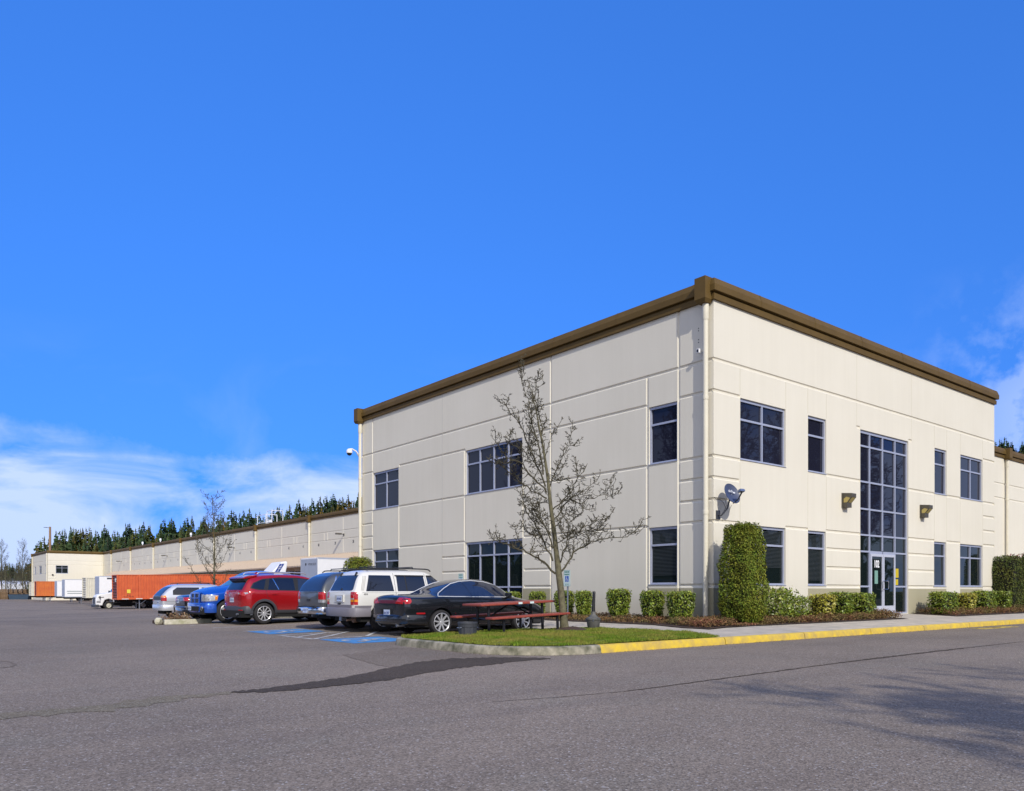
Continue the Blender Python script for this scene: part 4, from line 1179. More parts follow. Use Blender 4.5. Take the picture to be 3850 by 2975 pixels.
# cameras
e = empty('security_camera', (-.02, 21.2, 8.03), 0, 'white dome security camera on a gooseneck at the far end of the office wall', 'security camera')
m = MB(); m.tube([(.05,0,-.25),(-.10,0,-.20),(-.25,0,.03),(-.48,0,.12),(-.60,0,.10)], .038, 8); m.build('bracket', MT['white'], e, smooth=True)
m = MB(); m.lathe([(0,.10),(.08,.09),(.14,.02),(.15,-.09),(.14,-.12)], 16, (-.62,0,.02)); m.build('housing', MT['white'], e, smooth=True)
m = MB(); m.lathe([(.13,-.11),(.115,-.18),(.06,-.23),(0,-.245)], 16, (-.62,0,.02)); m.build('dome', MT['black'], e, smooth=True)
e = empty('security_camera', (-.0, .36, 8.12), 0, 'small white bullet camera high on the wall beside the corner downpipe', 'security camera')
m = MB(); m.beam((0,0,0),(-.10,.02,.0),.04); m.build('bracket', MT['white'], e)
m = MB(); m.bbox(-.20,.00,-.07,-.10,.10,.05,.01); m.build('housing', MT['white'], e)
m = MB(); m.box(-.207,.02,-.05,-.201,.08,.03); m.build('lens', MT['black'], e)
# ------------------------------------------------------------------ planting
def box_leaves(n, hx_, hy_, hz, rnd=.16, fill=.25, wob=.05, taper=0.):
    """points near the surface of a clipped block standing on z=0, with outward normals"""
    P = RNG.uniform(-1, 1, (n*3,3))
    q = np.abs(P)
    k = (q.max(1) > .80) | (RNG.random(len(P)) < fill*.35)
    P = P[k][:n]
    # superellipsoid rounding
    L = (np.abs(P)**6).sum(1)**(1/6)
    Lm = np.abs(P).max(1)
    P = P*(Lm/np.maximum(L,1e-6))[:,None]
    nr = np.sign(P)*np.abs(P)**5; nr /= np.linalg.norm(nr, axis=1)[:,None]+1e-9
    bump = wob*(np.sin(P[:,0]*7+P[:,2]*5)+np.sin(P[:,1]*8-P[:,2]*6+1)+RNG.normal(0,.8,len(P)))
    P = P*(1+bump[:,None]*.5)
    s = 1-taper*(-P[:,2]*.5+.5)
    C_ = np.stack([P[:,0]*hx_*s, P[:,1]*hy_*s, (P[:,2]+1)*hz], 1)
    return C_, nr

def shrub_mesh(name, n, hx_, hy_, hz, z0, size, mat, wob=.07, taper=.18, fill=.3):
    root = empty(name, (0,0,0))
    C_, nr = box_leaves(n, hx_, hy_, hz, wob=wob, taper=taper, fill=fill)
    C_[:,2] += z0
    leaf_obj('foliage', C_, RNG.uniform(size*.6, size*1.25, len(C_)), mat, root, nr*.7+np.array([0,0,.2]), aspect=.46, spread=1.0)
    m = MB()
    for i in range(5):
        a = 2*math.pi*i/5+.4
        m.tube([(.03*math.cos(a), .03*math.sin(a), -.02), (.5*hx_*math.cos(a), .5*hy_*math.sin(a), z0+hz*.9)], [.016,.008], 5)
    m.build('stem', MT['twig'], root)
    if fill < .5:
        m = MB(); m.bbox(-hx_*.70*(1-taper*.4), -hy_*.70*(1-taper*.4), z0+hz*.35, hx_*.70, hy_*.70, z0+hz*1.72, .06); m.build('shade_core', MT['well'], root)  # added black core paints the shade between the leaves
    return root

LS = .044
protoG = shrub_mesh('box_shrub', 2300, .34, .34, .40, .16, LS, MT['leaf'])
protoY = shrub_mesh('box_shrub', 2100, .33, .33, .40, .14, LS, MT['leaf_yellow'])
protoW = shrub_mesh('box_shrub', 2800, .46, .36, .40, .14, LS, MT['leaf'])
protoL = shrub_mesh('laurel_bush', 1900, .60, .45, .46, .10, .055, MT['leaf'], wob=.16, taper=.1, fill=.8)
protoH = shrub_mesh('box_shrub', 2500, .42, .34, .45, .06, LS, MT['leaf'], wob=.05, taper=.05)
used = set()
def put(proto, x, y, z, sx, sy, sz, label, group, rz=0.):
    o = proto if proto.name not in used else copy_tree(proto)
    used.add(proto.name); 
    o.location = (x, y, z); o.scale = (sx, sy, sz); o.rotation_euler = (0,0,rz)
    return tag(o, label, 'shrub', group)
GA = 'clipped box shrubs along the shaded side wall'; GB = 'clipped box shrubs along the entrance wall'
# (left px, right px, top px) of each shrub, standing in the bed at x = -0.9
for (a, b, t, lb) in ((1873,1903,2222,'clipped box shrub behind the black coupe, farthest left one showing'), (1899,1957,2224,'low clipped box shrub just above the front of the black coupe'),
        (1990,2052,2223,'clipped box shrub behind the right end of the picnic table top'), (2086,2158,2220,'clipped box shrub directly behind the tree trunk and sign post'),
        (2164,2225,2220,'narrow clipped box shrub between the sign post and the ash bin'), (2284,2368,2213,'square clipped box shrub right of the ash bin with yellowed corner'),
        (2410,2495,2219,'clipped box shrub under the left edge of the narrow corner window'), (2506,2612,2219,'widest side wall box shrub, nearest the corner downpipe')):
    y, d = at_x((a+b)/2, -.88); wd = (b-a)/SF*d/.92
    zt = z_at(t, d-.3); z0 = in_z(-.88, y)
    pr = protoG if b-a < 100 else protoW
    k = wd/(2*.36 if pr is protoG else 2*.48)*.90
    put(pr, -.88, y, z0, k, k, (zt-z0)/.98, lb, GA, rz=.3*math.sin(a))
# row along the drive face at y = -0.85
for (a, b, t, pr, lb) in ((2874,2980,2218,protoL,'loose laurel bush at the right foot of the tall hedge column'), (2958,3038,2246,protoL,'small low laurel bush right of the loose laurel'),
        (3057,3127,2229,protoY,'yellowed box shrub, leftmost of the trio left of the door'), (3122,3200,2223,protoG,'middle box shrub of the trio left of the door'),
        (3192,3287,2226,protoH,'square box shrub touching the glass doors'), (3493,3600,2222,protoH,'first box shrub right of the entrance path'),
        (3597,3660,2225,protoY,'pale narrow box shrub, second right of the entrance'), (3652,3745,2219,protoH,'wide box shrub, third right of the entrance'),
        (3738,3796,2220,protoG,'last box shrub before the tall dark hedge')):
    x, d = at_y((a+b)/2, -.85); wd = (b-a)/SF*d/.85
    zt = z_at(t, d-.3); z0 = in_z(x, -.85)
    base = {id(protoL):1.15, id(protoY):.66, id(protoG):.68, id(protoH):.84}[id(pr)]
    k = wd/base
    put(pr, x, -.85, z0-.02, k, min(k,1.1), (zt-z0)/.98*(1.0), lb, GB, rz=.2*math.sin(b))

# tall clipped thuja column at the corner
e = empty('hedge_column', (.0, -.98, in_z(0,-.9)), 0, 'tall rounded clipped thuja column at the building corner', 'hedge')
C_, nr = box_leaves(36000, .475, .52, 1.36, wob=.045, taper=-.0, fill=.12)
zz_ = C_[:,2]/2.72
prof_ = np.interp(zz_, [0,.08,.3,.6,.8,.95,1], [.90,1.04,1.10,1.0,.93,.89,.84])*(1+.035*np.sin(C_[:,2]*6+C_[:,0]*5)+.03*np.sin(C_[:,2]*11-C_[:,1]*7))
C_[:,0] *= prof_; C_[:,1] *= prof_; C_[:,2] += .04
leaf_obj('foliage', C_, RNG.uniform(.017,.042,len(C_)), MT['thuja'], e, nr*1.0+np.array([0,0,.5]), aspect=.42, spread=.8)
m = MB(); m.lathe([(.30,.15),(.37,.5),(.37,1.5),(.32,2.35),(.25,2.5),(0,2.52)], 16); m.build('shade_core', MT['well'], e)  # added black core stands in for shade deep in the column
m = MB(); m.tube([(0,0,-.05),(0,0,.6)], .06, 8); m.build('trunk', MT['twig'], e)
# clipped hedge seen above the white car, standing by the dock side corner
y, d = at_x(1340, -1.3)
e = empty('hedge_column', (-1.2, y, in_z(-1.2, y)), 0, 'clipped rounded evergreen rising behind the white off-roader roof', 'hedge')
zt = z_at(2096, d)-in_z(-1.2,y)
C_, nr = box_leaves(9000, .60, .60, zt/2, wob=.04, fill=.1); k_ = np.interp(C_[:,2]/zt, [0,.8,.95,1],[1,1,.93,.8]); C_[:,0]*=k_; C_[:,1]*=k_
leaf_obj('foliage', C_, RNG.uniform(.03,.055,len(C_)), MT['thuja'], e, nr+np.array([0,0,.5]), aspect=.42, spread=.8)
m = MB(); m.lathe([(.46,.1),(.5,1.0),(.48,zt-.4),(.3,zt-.15),(0,zt-.1)], 14); m.build('shade_core', MT['well'], e)  # black core added as the shade behind the leaves
# tall dark hedge at the right edge
for (cx_, hx_, cy_, top, lb) in ((20.75, .72, -.35, 2.72, 'tall dark clipped hedge block, left one at the right edge'), (23.2, 1.6, -1.05, 2.90, 'taller dark clipped hedge block cut by the right edge')):
    e = empty('hedge', (cx_, cy_, .2), 0, lb, 'hedge', 'dark hedge blocks at the right edge')
    C_, nr = box_leaves(int(14000*hx_/.9), hx_, .6, (top-.2)/2, wob=.03, fill=.1)
    leaf_obj('foliage', C_, RNG.uniform(.025,.055,len(C_)), MT['darkhedge'], e, nr+np.array([0,0,.4]), aspect=.42, spread=.8)
    m = MB(); m.box(-hx_*.82,-.48,.1,hx_*.82,.48,top-.42); m.build('shade_core', MT['well'], e)  # black block added as painted shade inside the hedge
e = empty('reddish_shrub', (34.9, 3.9, .2), 0, 'reddish twiggy shrub seen in the gap right of the office block', 'shrub')
C_, nr = box_leaves(1800, 1.6, .5, 1.55, wob=.1, fill=.6)
leaf_obj('foliage', C_, RNG.uniform(.05,.11,len(C_)), pbr('red_brown_leaf', (.17,.055,.04), .8, island=.6), e, nr, aspect=.4, spread=.9)
m = MB(); m.tube([(0,0,-.1),(0,0,2.6)], .04, 5); m.build('stem', MT['twig'], e)

# ground cover in the beds
def cover(name, poly, n, hfun, label, mat, avoid=()):
    x0 = min(p[0] for p in poly); x1 = max(p[0] for p in poly); y0 = min(p[1] for p in poly); y1 = max(p[1] for p in poly)
    X = RNG.uniform(x0, x1, n*3); Y = RNG.uniform(y0, y1, n*3)
    k = inside(poly, X, Y); X, Y = X[k][:n], Y[k][:n]
    H_ = np.array([hfun(a, b) for a, b in zip(X, Y)])
    H_ *= .72+.28*np.sin(X*3.1+Y*1.7)*np.sin(Y*2.9-X)+RNG.normal(0,.13,len(X))
    Z = np.array([in_z(a, b) for a, b in zip(X, Y)]) + np.maximum(0,H_)*np.sqrt(RNG.random(len(X)))
    C_ = np.stack([X, Y, Z], 1)
    o = leaf_obj(name, C_, RNG.uniform(.014,.038,len(X)), mat, None, np.array([0,-.2,.8]), aspect=.4, spread=.9)
    return tag(o, label, 'ground cover', kind='stuff')
def edge_fade(poly_d): return poly_d
ca = [(-.1,.2),(-1.78,.2),(-2.2,-.9),(-2.3,-1.55),(-1.2,-1.6),(8.2,-1.58),(8.0,-.1),(3.0,-.1),(0.0,-.05)]
cover('ground_cover', ca, 42000, lambda x, y: .21+.10*smooth((x-3)/5.) - (.14 if abs(x+.4)<.7 and y<-1.1 else 0), 'reddish brown ground cover along the drive face bed', MT['cover'])
cover('ground_cover', [(-1.8,.2),(-.1,.2),(-.1,14),(-1.8,14)], 26000, lambda x, y: .20, 'reddish brown ground cover along the side wall bed', MT['cover'])
cover('ground_cover', [(12.25,-.1),(12.3,-1.6),(32,-1.6),(32,.5),(20.4,.5),(20.4,-.1)], 40000, lambda x, y: .31, 'reddish brown ground cover right of the entrance path', MT['cover'])

# ------------------------------------------------------------------ bare trees
def bare_tree(name, base, leader, branches, r0, mat, twmat, tw_n=3, tk=1.0, dn=13, seed=1, tw_len=.22, spur=True, lr=None, rr=.30, flare=True):
    """leader: polyline of the trunk; branches: list of polylines; short spurs and twigs cover them"""
    rnd = random.Random(seed)
    root = empty(name, base)
    L = [Vector(p) for p in leader]
    m = MB()
    n = len(L)
    rad = lr or [r0*(1-i/(n-1))**.85*.93+.006 for i in range(n)]
    if flare: rad = [rad[0]*1.45] + list(rad[1:])
    m.tube(L, rad, 10)
    m.build('trunk', mat, root, smooth=True)
    b = MB(); t = MB()
    def spurs(P, dens, ln):
        for i in range(len(P)-1):
            a, c = P[i], P[i+1]; k = max(1, int((c-a).length*dens))
            for j in range(k):
                q = a+(c-a)*((j+rnd.random())/k)
                d = Vector((rnd.gauss(0,1), rnd.gauss(0,1), rnd.gauss(.35,.8))).normalized()
                l = ln*rnd.uniform(.4,1.2)
                e1 = q+d*l*.5; up = Vector((rnd.gauss(0,.4), rnd.gauss(0,.4), 1)).normalized()
                e2 = e1+(d+up*.8).normalized()*l*.5
                t.tube([q,e1,e2], [.0065*tk,.0055*tk,.0045*tk], 4, cap=False)
                for _ in range(tw_n):
                    d2 = (d+Vector((rnd.gauss(0,.8), rnd.gauss(0,.8), rnd.gauss(.3,.7)))).normalized()
                    s_ = e1.lerp(e2, rnd.random())
                    f = s_+d2*l*rnd.uniform(.18,.42)
                    t.tube([s_, f], [.005*tk,.0065*tk], 4, cap=False)
    for br, rb in branches:
        P = [Vector(p) for p in br]
        # wiggle and densify
        Q = [P[0]]
        for i in range(len(P)-1):
            k = 3
            for j in range(1, k+1):
                q = P[i].lerp(P[i+1], j/k)
                if j < k or i < len(P)-2: q += Vector((rnd.gauss(0,.018), rnd.gauss(0,.018), rnd.gauss(0,.018)))
                Q.append(q)
        b.tube(Q, [rb*(1-.75*i/(len(Q)-1)) for i in range(len(Q))], 6, cap=False)
        spurs(Q[2:], dn, tw_len)
        # side shoots
        Ln = sum((Q[i+1]-Q[i]).length for i in range(len(Q)-1))
        for s_ in range(int(Ln*3.0)):
            i = rnd.randrange(2, len(Q)-1)
            d0 = (Q[i]-Q[i-1]).normalized()
            d = (d0*.8+Vector((rnd.gauss(0,.6), rnd.gauss(0,.6), rnd.gauss(.35,.5)))).normalized()
            l = rnd.uniform(.25,.65)*min(1,Ln/2+.3); W_ = [Q[i], Q[i]+d*l*.5, Q[i]+(d+Vector((0,0,.35))).normalized()*l]
            b.tube(W_, [rb*.35,.009,.006], 5, cap=False); spurs(W_, dn, tw_len*.8)
    spurs(L[len(L)//2:], 11, tw_len)
    b.build('limbs', twmat, root, smooth=True, fix=False)
    t.build('twigs', twmat, root, fix=False)
    return root

# near tree: site positions surveyed on a plane through the trunk, then pushed to real depth
TD = 19.2
tb = at_d(2118, TD)
rt = Vector((.7795,-.6265,0)); fw = Vector((.6265,.7795,0))
def tp(px, py, dd=0.):
    d = TD+dd
    x, y = at_d(px, d); return Vector((x-tb[0], y-tb[1], z_at(py, d)-.2))
trunk = [tp(2124,2375), tp(2118,2320,.0), tp(2110,2230), tp(2100,2150), tp(2092,2080,.05), tp(2082,1990,.0), tp(2070,1900,-.05), tp(2060,1800,0), tp(2045,1700,.05), tp(2030,1620,.0), tp(2015,1540,0), tp(2000,1480,0), tp(1985,1430)]
trad = [.125,.088,.082,.080,.064,.055,.047,.038,.028,.021,.015,.010,.006]
def I6(a, b): return (1700+a/2.251, 1350+b/2.251)
def I5(a, b): return (1850+a/3.069, 1900+b/3.069)
BR = []
def addbr(pts, r_, dmax):
    n_ = len(pts); BR.append(([tp(p[0], p[1], dmax*(i/(n_-1))**.8) for i, p in enumerate(pts)], r_))
# lower whorl
addbr([I5(735,790),I5(590,655),I5(480,580),I5(370,520),I5(200,462),I5(100,425),I5(35,310)], .030, -.35)
addbr([I5(795,770),I5(880,640),I5(980,520),I5(1100,445),I5(1260,400),I5(1420,375),I5(1560,350),I5(1680,300)], .026, .25)
addbr([I5(700,640),I5(600,430),I5(480,200),I5(390,60),I5(330,-60)], .026, .55)
addbr([I5(790,660),I5(850,480),I5(900,200),I5(960,80)], .020, -.6)
addbr([I5(700,500),I5(640,300),I5(560,140),I5(500,20),I5(430,-80)], .020, -.5)
addbr([I5(860,410),I5(960,330),I5(1060,255),I5(1190,195),I5(1265,160)], .013, -.2)
addbr([I5(800,620),I5(900,400),I5(1080,300),I5(1250,325),I5(1380,310)], .013, .7)
addbr([I5(560,270),I5(430,245),I5(330,235),I5(225,250)], .011, -.25)
addbr([I6(850,1400),I6(905,1280),I6(1000,1180),I6(1100,1230),I6(1150,1190),I6(1290,1150),I6(1375,1180)], .019, .3)
addbr([I6(830,1300),I6(940,1200),I6(1020,1100),I6(1060,1000),I6(1090,900)], .018, -.4)
addbr([I6(990,1180),I6(1080,1140),I6(1150,1080),I6(1215,1050)], .011, .1)
addbr([I6(800,1130),I6(690,1010),I6(590,900),I6(460,830),I6(400,750),I6(355,680)], .020, -.3)
addbr([I6(800,1180),I6(700,1140),I6(610,1060),I6(500,960),I6(390,890),I6(350,845)], .021, .35)
addbr([I6(790,1080),I6(720,900),I6(640,720),I6(580,560),I6(480,450),I6(440,360)], .022, .3)
addbr([I6(770,980),I6(740,760),I6(680,560),I6(650,380),I6(610,260),I6(580,140)], .020, -.25)
addbr([I6(830,1080),I6(880,940),I6(920,850),I6(980,760),I6(1000,670)], .016, .35)
addbr([I6(815,1000),I6(870,1020),I6(930,930),I6(970,880)], .011, -.3)
addbr([I6(780,760),I6(760,600),I6(800,480)], .011, .2)
addbr([I6(760,640),I6(735,480),I6(700,330),I6(710,200),I6(745,160)], .014, .25)
addbr([I6(790,820),I6(830,700),I6(835,610)], .009, -.2)
addbr([I6(745,900),I6(650,850),I6(600,760),I6(560,700),I6(460,640)], .013, -.5)
addbr([I6(840,1500),I6(760,1380),I6(660,1300),I6(600,1240),I6(580,1120)], .016, -.1)
addbr([I6(870,1420),I6(960,1320),I6(1050,1300)], .012, .5)
addbr([I6(850,1600),I6(740,1500),I6(640,1480)], .012, .4)
addbr([I6(880,1560),I6(980,1500),I6(1090,1460)], .012, -.5)
addbr([I6(825,1200),I6(760,1220),I6(700,1280)], .010, .4)
t1_ = bare_tree('young_street_tree', (tb[0], tb[1], .2), trunk, BR, .09, MT['bark'], MT['twig'], tw_n=4, tk=1.0, dn=21, seed=3, tw_len=.22, lr=trad, flare=False)
tag(t1_, 'bare young tree with budding twigs on the grass island', 'tree')

def grow(seed, H_, spread_, nlimb, up=.6, dens=1.0, first=.25):
    """generic bare deciduous tree skeleton, returns leader and branches"""
    rnd = random.Random(seed)
    L = [Vector((0,0,0))]; 
    for i in range(1, 9): L.append(Vector((rnd.gauss(0,.02)*H_*.3, rnd.gauss(0,.02)*H_*.3, H_*i/8*.96)))
    Bn = []
    for k in range(nlimb):
        f = first+(1-first)*(k/nlimb)**.9; i = f*8; p = L[int(i)].lerp(L[min(8,int(i)+1)], i-int(i))
        a = k*2.399+rnd.uniform(-.4,.4); l = spread_*(1-.65*f)*rnd.uniform(.75,1.15)
        d = Vector((math.cos(a), math.sin(a), up)).normalized()
        pts_ = [p]
        for s_ in range(4):
            d = (d+Vector((0,0,.16+.1*up))+Vector((rnd.gauss(0,.12), rnd.gauss(0,.12), rnd.gauss(0,.08)))).normalized()
            pts_.append(pts_[-1]+d*l/4)
        Bn.append(([tuple(q) for q in pts_], .026*H_/8*(1-.6*f)))
    return [tuple(p) for p in L], Bn

def at_px_tree(px, d, zb): x, y = at_d(px, d); return (x, y, zb)
L_, B_ = grow(5, 6.3, 2.3, 22, up=.85, first=.13)
x, y = at_d(803, 40.0)
t2_ = bare_tree('young_street_tree', (x, y, lot_z(x,y)), L_, B_, .055, MT['bark'], MT['twig'], tw_n=2, tk=1.2, dn=10, seed=9, tw_len=.22)
tag(t2_, 'bare young tree standing between the parked pickup and the orange container', 'tree')
e = empty('tree_island', (0,0,0), 0, 'low concrete kerb with dead shrub litter in front of the blue pickup', 'kerb island')
m = MB(); m.bbox(-10.92, 14.95, -.02, -9.3, 15.12, .155, .02); m.build('kerb_stone', MT['rock'], e)
m = MB(); m.bbox(-10.98, 15.13, -.02, -9.3, 16.3, .10, .02); m.build('soil', MT['soil'], e)
n_ = 900
C_ = np.stack([RNG.normal(-10.3,.26,n_), RNG.uniform(15.15,15.8,n_), .1+np.abs(RNG.normal(0,.11,n_))], 1)
leaf_obj('dead_leaves', C_, RNG.uniform(.02,.045,n_), MT['dryleaf'], e, None, aspect=.5)
# pale rock
bm = bmesh.new(); bmesh.ops.create_icosphere(bm, subdivisions=2, radius=.5)
rr_ = random.Random(4)
for v in bm.verts:
    v.co *= 1+rr_.uniform(-.16,.16); v.co.z = max(-.36, v.co.z)
    v.co = Vector((v.co.x*.27, v.co.y*.26, v.co.z*.30))
me = bpy.data.meshes.new('rock'); bm.to_mesh(me); bm.free(); me.materials.append(MT['rock'])
o = bpy.data.objects.new('rock', me); COL.objects.link(o); o.location = (-11.12, 14.98, .09)
tag(o, 'pale broken chunk of concrete at the end of the low kerb', 'rock')
# ------------------------------------------------------------------ vehicles
def eval_mesh(o):
    dg = bpy.context.evaluated_depsgraph_get(); dg.update()
    return bpy.data.meshes.new_from_object(o.evaluated_get(dg))

class Car:
    def __init__(s, name, label, x, y, rz, paint, st, wheels, group='vehicles parked in the bays', arch=.045, lvl=2, archpaint=None, body2=None, cat='car', z=None, mapx=None):
        s.mapx = mapx or (lambda v: v)
        st = [(s.mapx(q[0]),)+tuple(q[1:]) for q in st]
        s.z = lot_z(x, y) if z is None else z
        s.root = empty(name, (x, y, s.z), rz, label, cat, group)
        s.st = st
        V = []; F = []; n = 16
        for (xx, zb, wl, zm, wm, zbelt, wbelt, ztop, wtop, cr) in st:
            half = [(0, zb), (wl*.85, zb), (wl, zb+.06), (wm, zm), (wm*.35+wbelt*.65+.012, zbelt-.05), (wbelt, zbelt), (wbelt*.42+wtop*.58+.012, zbelt*.42+(ztop-.04)*.58), (wtop, ztop-.035), (wtop*.72, ztop+cr*.45)]
            ring = [(xx, yy, zz__) for yy, zz__ in half] + [(xx, 0, ztop+cr)] + [(xx, -yy, zz__) for yy, zz__ in reversed(half[1:])]
            V += ring
        k = 18-0
        k = len(V)//len(st)
        for i in range(len(st)-1):
            for j in range(k):
                F.append((i*k+j, i*k+(j+1)%k, (i+1)*k+(j+1)%k, (i+1)*k+j))
        F.append(tuple(range(k-1,-1,-1))); F.append(tuple((len(st)-1)*k+j for j in range(k)))
        m = MB(); m.add(V, F)
        tmp = m.build('tmp', paint)
        sb = tmp.modifiers.new('s', 'SUBSURF'); sb.levels = lvl; sb.render_levels = lvl
        me0 = eval_mesh(tmp)
        bm = bmesh.new(); bm.from_mesh(me0); s.bvh = BVHTree.FromBMesh(bm); bm.free()
        # wheel arches are really cut out
        c = MB(); s.wheels = wheels
        for (wx, r_, tr, wd) in wheels:
            for sy in (-1, 1):
                y0, y1 = sorted((sy*(tr/2-wd-.06), sy*1.4))
                ra = r_+arch
                c.lathe([(0,y0),(ra,y0),(ra,y1),(0,y1)], 28, (wx, 0, r_+.01), 'y')
                c.box(wx-ra*.98, y0+.001, -.3, wx+ra*.98, y1-.001, r_-.04)
        bmc = bmesh.new(); mec = bpy.data.meshes.new('cut'); mec.from_pydata(c.v, [], c.f); bmc.from_mesh(mec)
        bmesh.ops.remove_doubles(bmc, verts=bmc.verts, dist=1e-5); bmesh.ops.recalc_face_normals(bmc, faces=bmc.faces); bmc.to_mesh(mec); bmc.free()
        mec.materials.append(MT['well'])
        co = bpy.data.objects.new('cut', mec); COL.objects.link(co)
        bo = tmp.modifiers.new('b', 'BOOLEAN'); bo.operation = 'DIFFERENCE'; bo.object = co; bo.solver = 'EXACT'; bo.use_self = True
        try: bo.material_mode = 'TRANSFER'
        except Exception: pass
        me = eval_mesh(tmp)
        if len(me.polygons) < 50: me = me0
        me.name = 'body'
        me.polygons.foreach_set('use_smooth', [True]*len(me.polygons))
        try: me.set_sharp_from_angle(angle=R(40))
        except Exception: pass
        s.body = bpy.data.objects.new('body', me); COL.objects.link(s.body); s.body.parent = s.root
        bpy.data.objects.remove(tmp); bpy.data.objects.remove(co)
        s.paint = paint
    # project a 2D outline on the body
    def _panel(s, name, poly, mat, off, to3, d, thick=.025, step=.045, parent=None):
        P = []
        for i in range(len(poly)):
            a, b = Vector(poly[i]), Vector(poly[(i+1) % len(poly)])
            k = max(1, int((b-a).length/step))
            P += [a+(b-a)*j/k for j in range(k)]
        bm = bmesh.new()
        try: bm.faces.new([bm.verts.new((p.x, p.y, 0)) for p in P])
        except Exception: return None
        x0 = min(p.x for p in P); x1 = max(p.x for p in P); y0 = min(p.y for p in P); y1 = max(p.y for p in P)
        k = x0+step
        while k < x1-.01:
            bmesh.ops.bisect_plane(bm, geom=bm.verts[:]+bm.edges[:]+bm.faces[:], plane_co=(k,0,0), plane_no=(1,0,0)); k += step
        k = y0+step
        while k < y1-.01:
            bmesh.ops.bisect_plane(bm, geom=bm.verts[:]+bm.edges[:]+bm.faces[:], plane_co=(0,k,0), plane_no=(0,1,0)); k += step
        d = Vector(d)
        for v in bm.verts:
            o3 = Vector(to3(v.co.x, v.co.y)) - d*4
            hit, nrm, idx, dist = s.bvh.ray_cast(o3, d)
            if hit is None:
                q, nrm, idx, dist = s.bvh.find_nearest(o3+d*(4-.8)); hit = q
            v.co = hit - d*off
        bd = [e for e in bm.edges if e.is_boundary]
        r_ = bmesh.ops.extrude_edge_only(bm, edges=bd)
        for g in r_['geom']:
            if isinstance(g, bmesh.types.BMVert): g.co += d*thick
        bmesh.ops.recalc_face_normals(bm, faces=bm.faces)
        me = bpy.data.meshes.new(name); bm.to_mesh(me); bm.free()
        # make sure the panel looks outwards
        big = max(me.polygons, key=lambda p: p.area)
        if big.normal.dot(d) > 0: me.flip_normals()
        me.materials.append(mat)
        me.polygons.foreach_set('use_smooth', [True]*len(me.polygons))
        try: me.set_sharp_from_angle(angle=R(35))
        except Exception: pass
        o = bpy.data.objects.new(name, me); COL.objects.link(o); o.parent = parent or s.root
        return o
    def side(s, name, poly, mat, off=.004, sides=(-1,1), thick=.03, parent=None):
        r_ = []
        poly = [(s.mapx(a), b) for a, b in poly]
        for sy in sides:
            r_.append(s._panel(name, poly, mat, off, lambda u, v, sy=sy: (u, 0, v), (0, -sy, 0), thick, parent=parent))
        return r_
    def rear(s, name, poly, mat, off=.004, mirror=False, thick=.03, parent=None):
        o = [s._panel(name, poly, mat, off, lambda u, v: (0, u, v), (1,0,0), thick, parent=parent)]
        if mirror: o.append(s._panel(name, [(-a, b) for a, b in poly], mat, off, lambda u, v: (0, u, v), (1,0,0), thick, parent=parent))
        return o
    def front(s, name, poly, mat, off=.004, mirror=False, thick=.03, parent=None):
        o = [s._panel(name, poly, mat, off, lambda u, v: (0, u, v), (-1,0,0), thick, parent=parent)]
        if mirror: o.append(s._panel(name, [(-a, b) for a, b in poly], mat, off, lambda u, v: (0, u, v), (-1,0,0), thick, parent=parent))
        return o
    def line(s, pts, w_=.010, off=.0025, mat=None, sides=(-1,1)):
        for a, b in zip(pts[:-1], pts[1:]):
            a, b = Vector(a), Vector(b); d = (b-a).normalized(); n_ = Vector((-d.y, d.x))*w_/2
            s.side('door_seam', [tuple(a-n_), tuple(b-n_), tuple(b+n_), tuple(a+n_)], mat or MT['black'], off, sides, thick=.006)
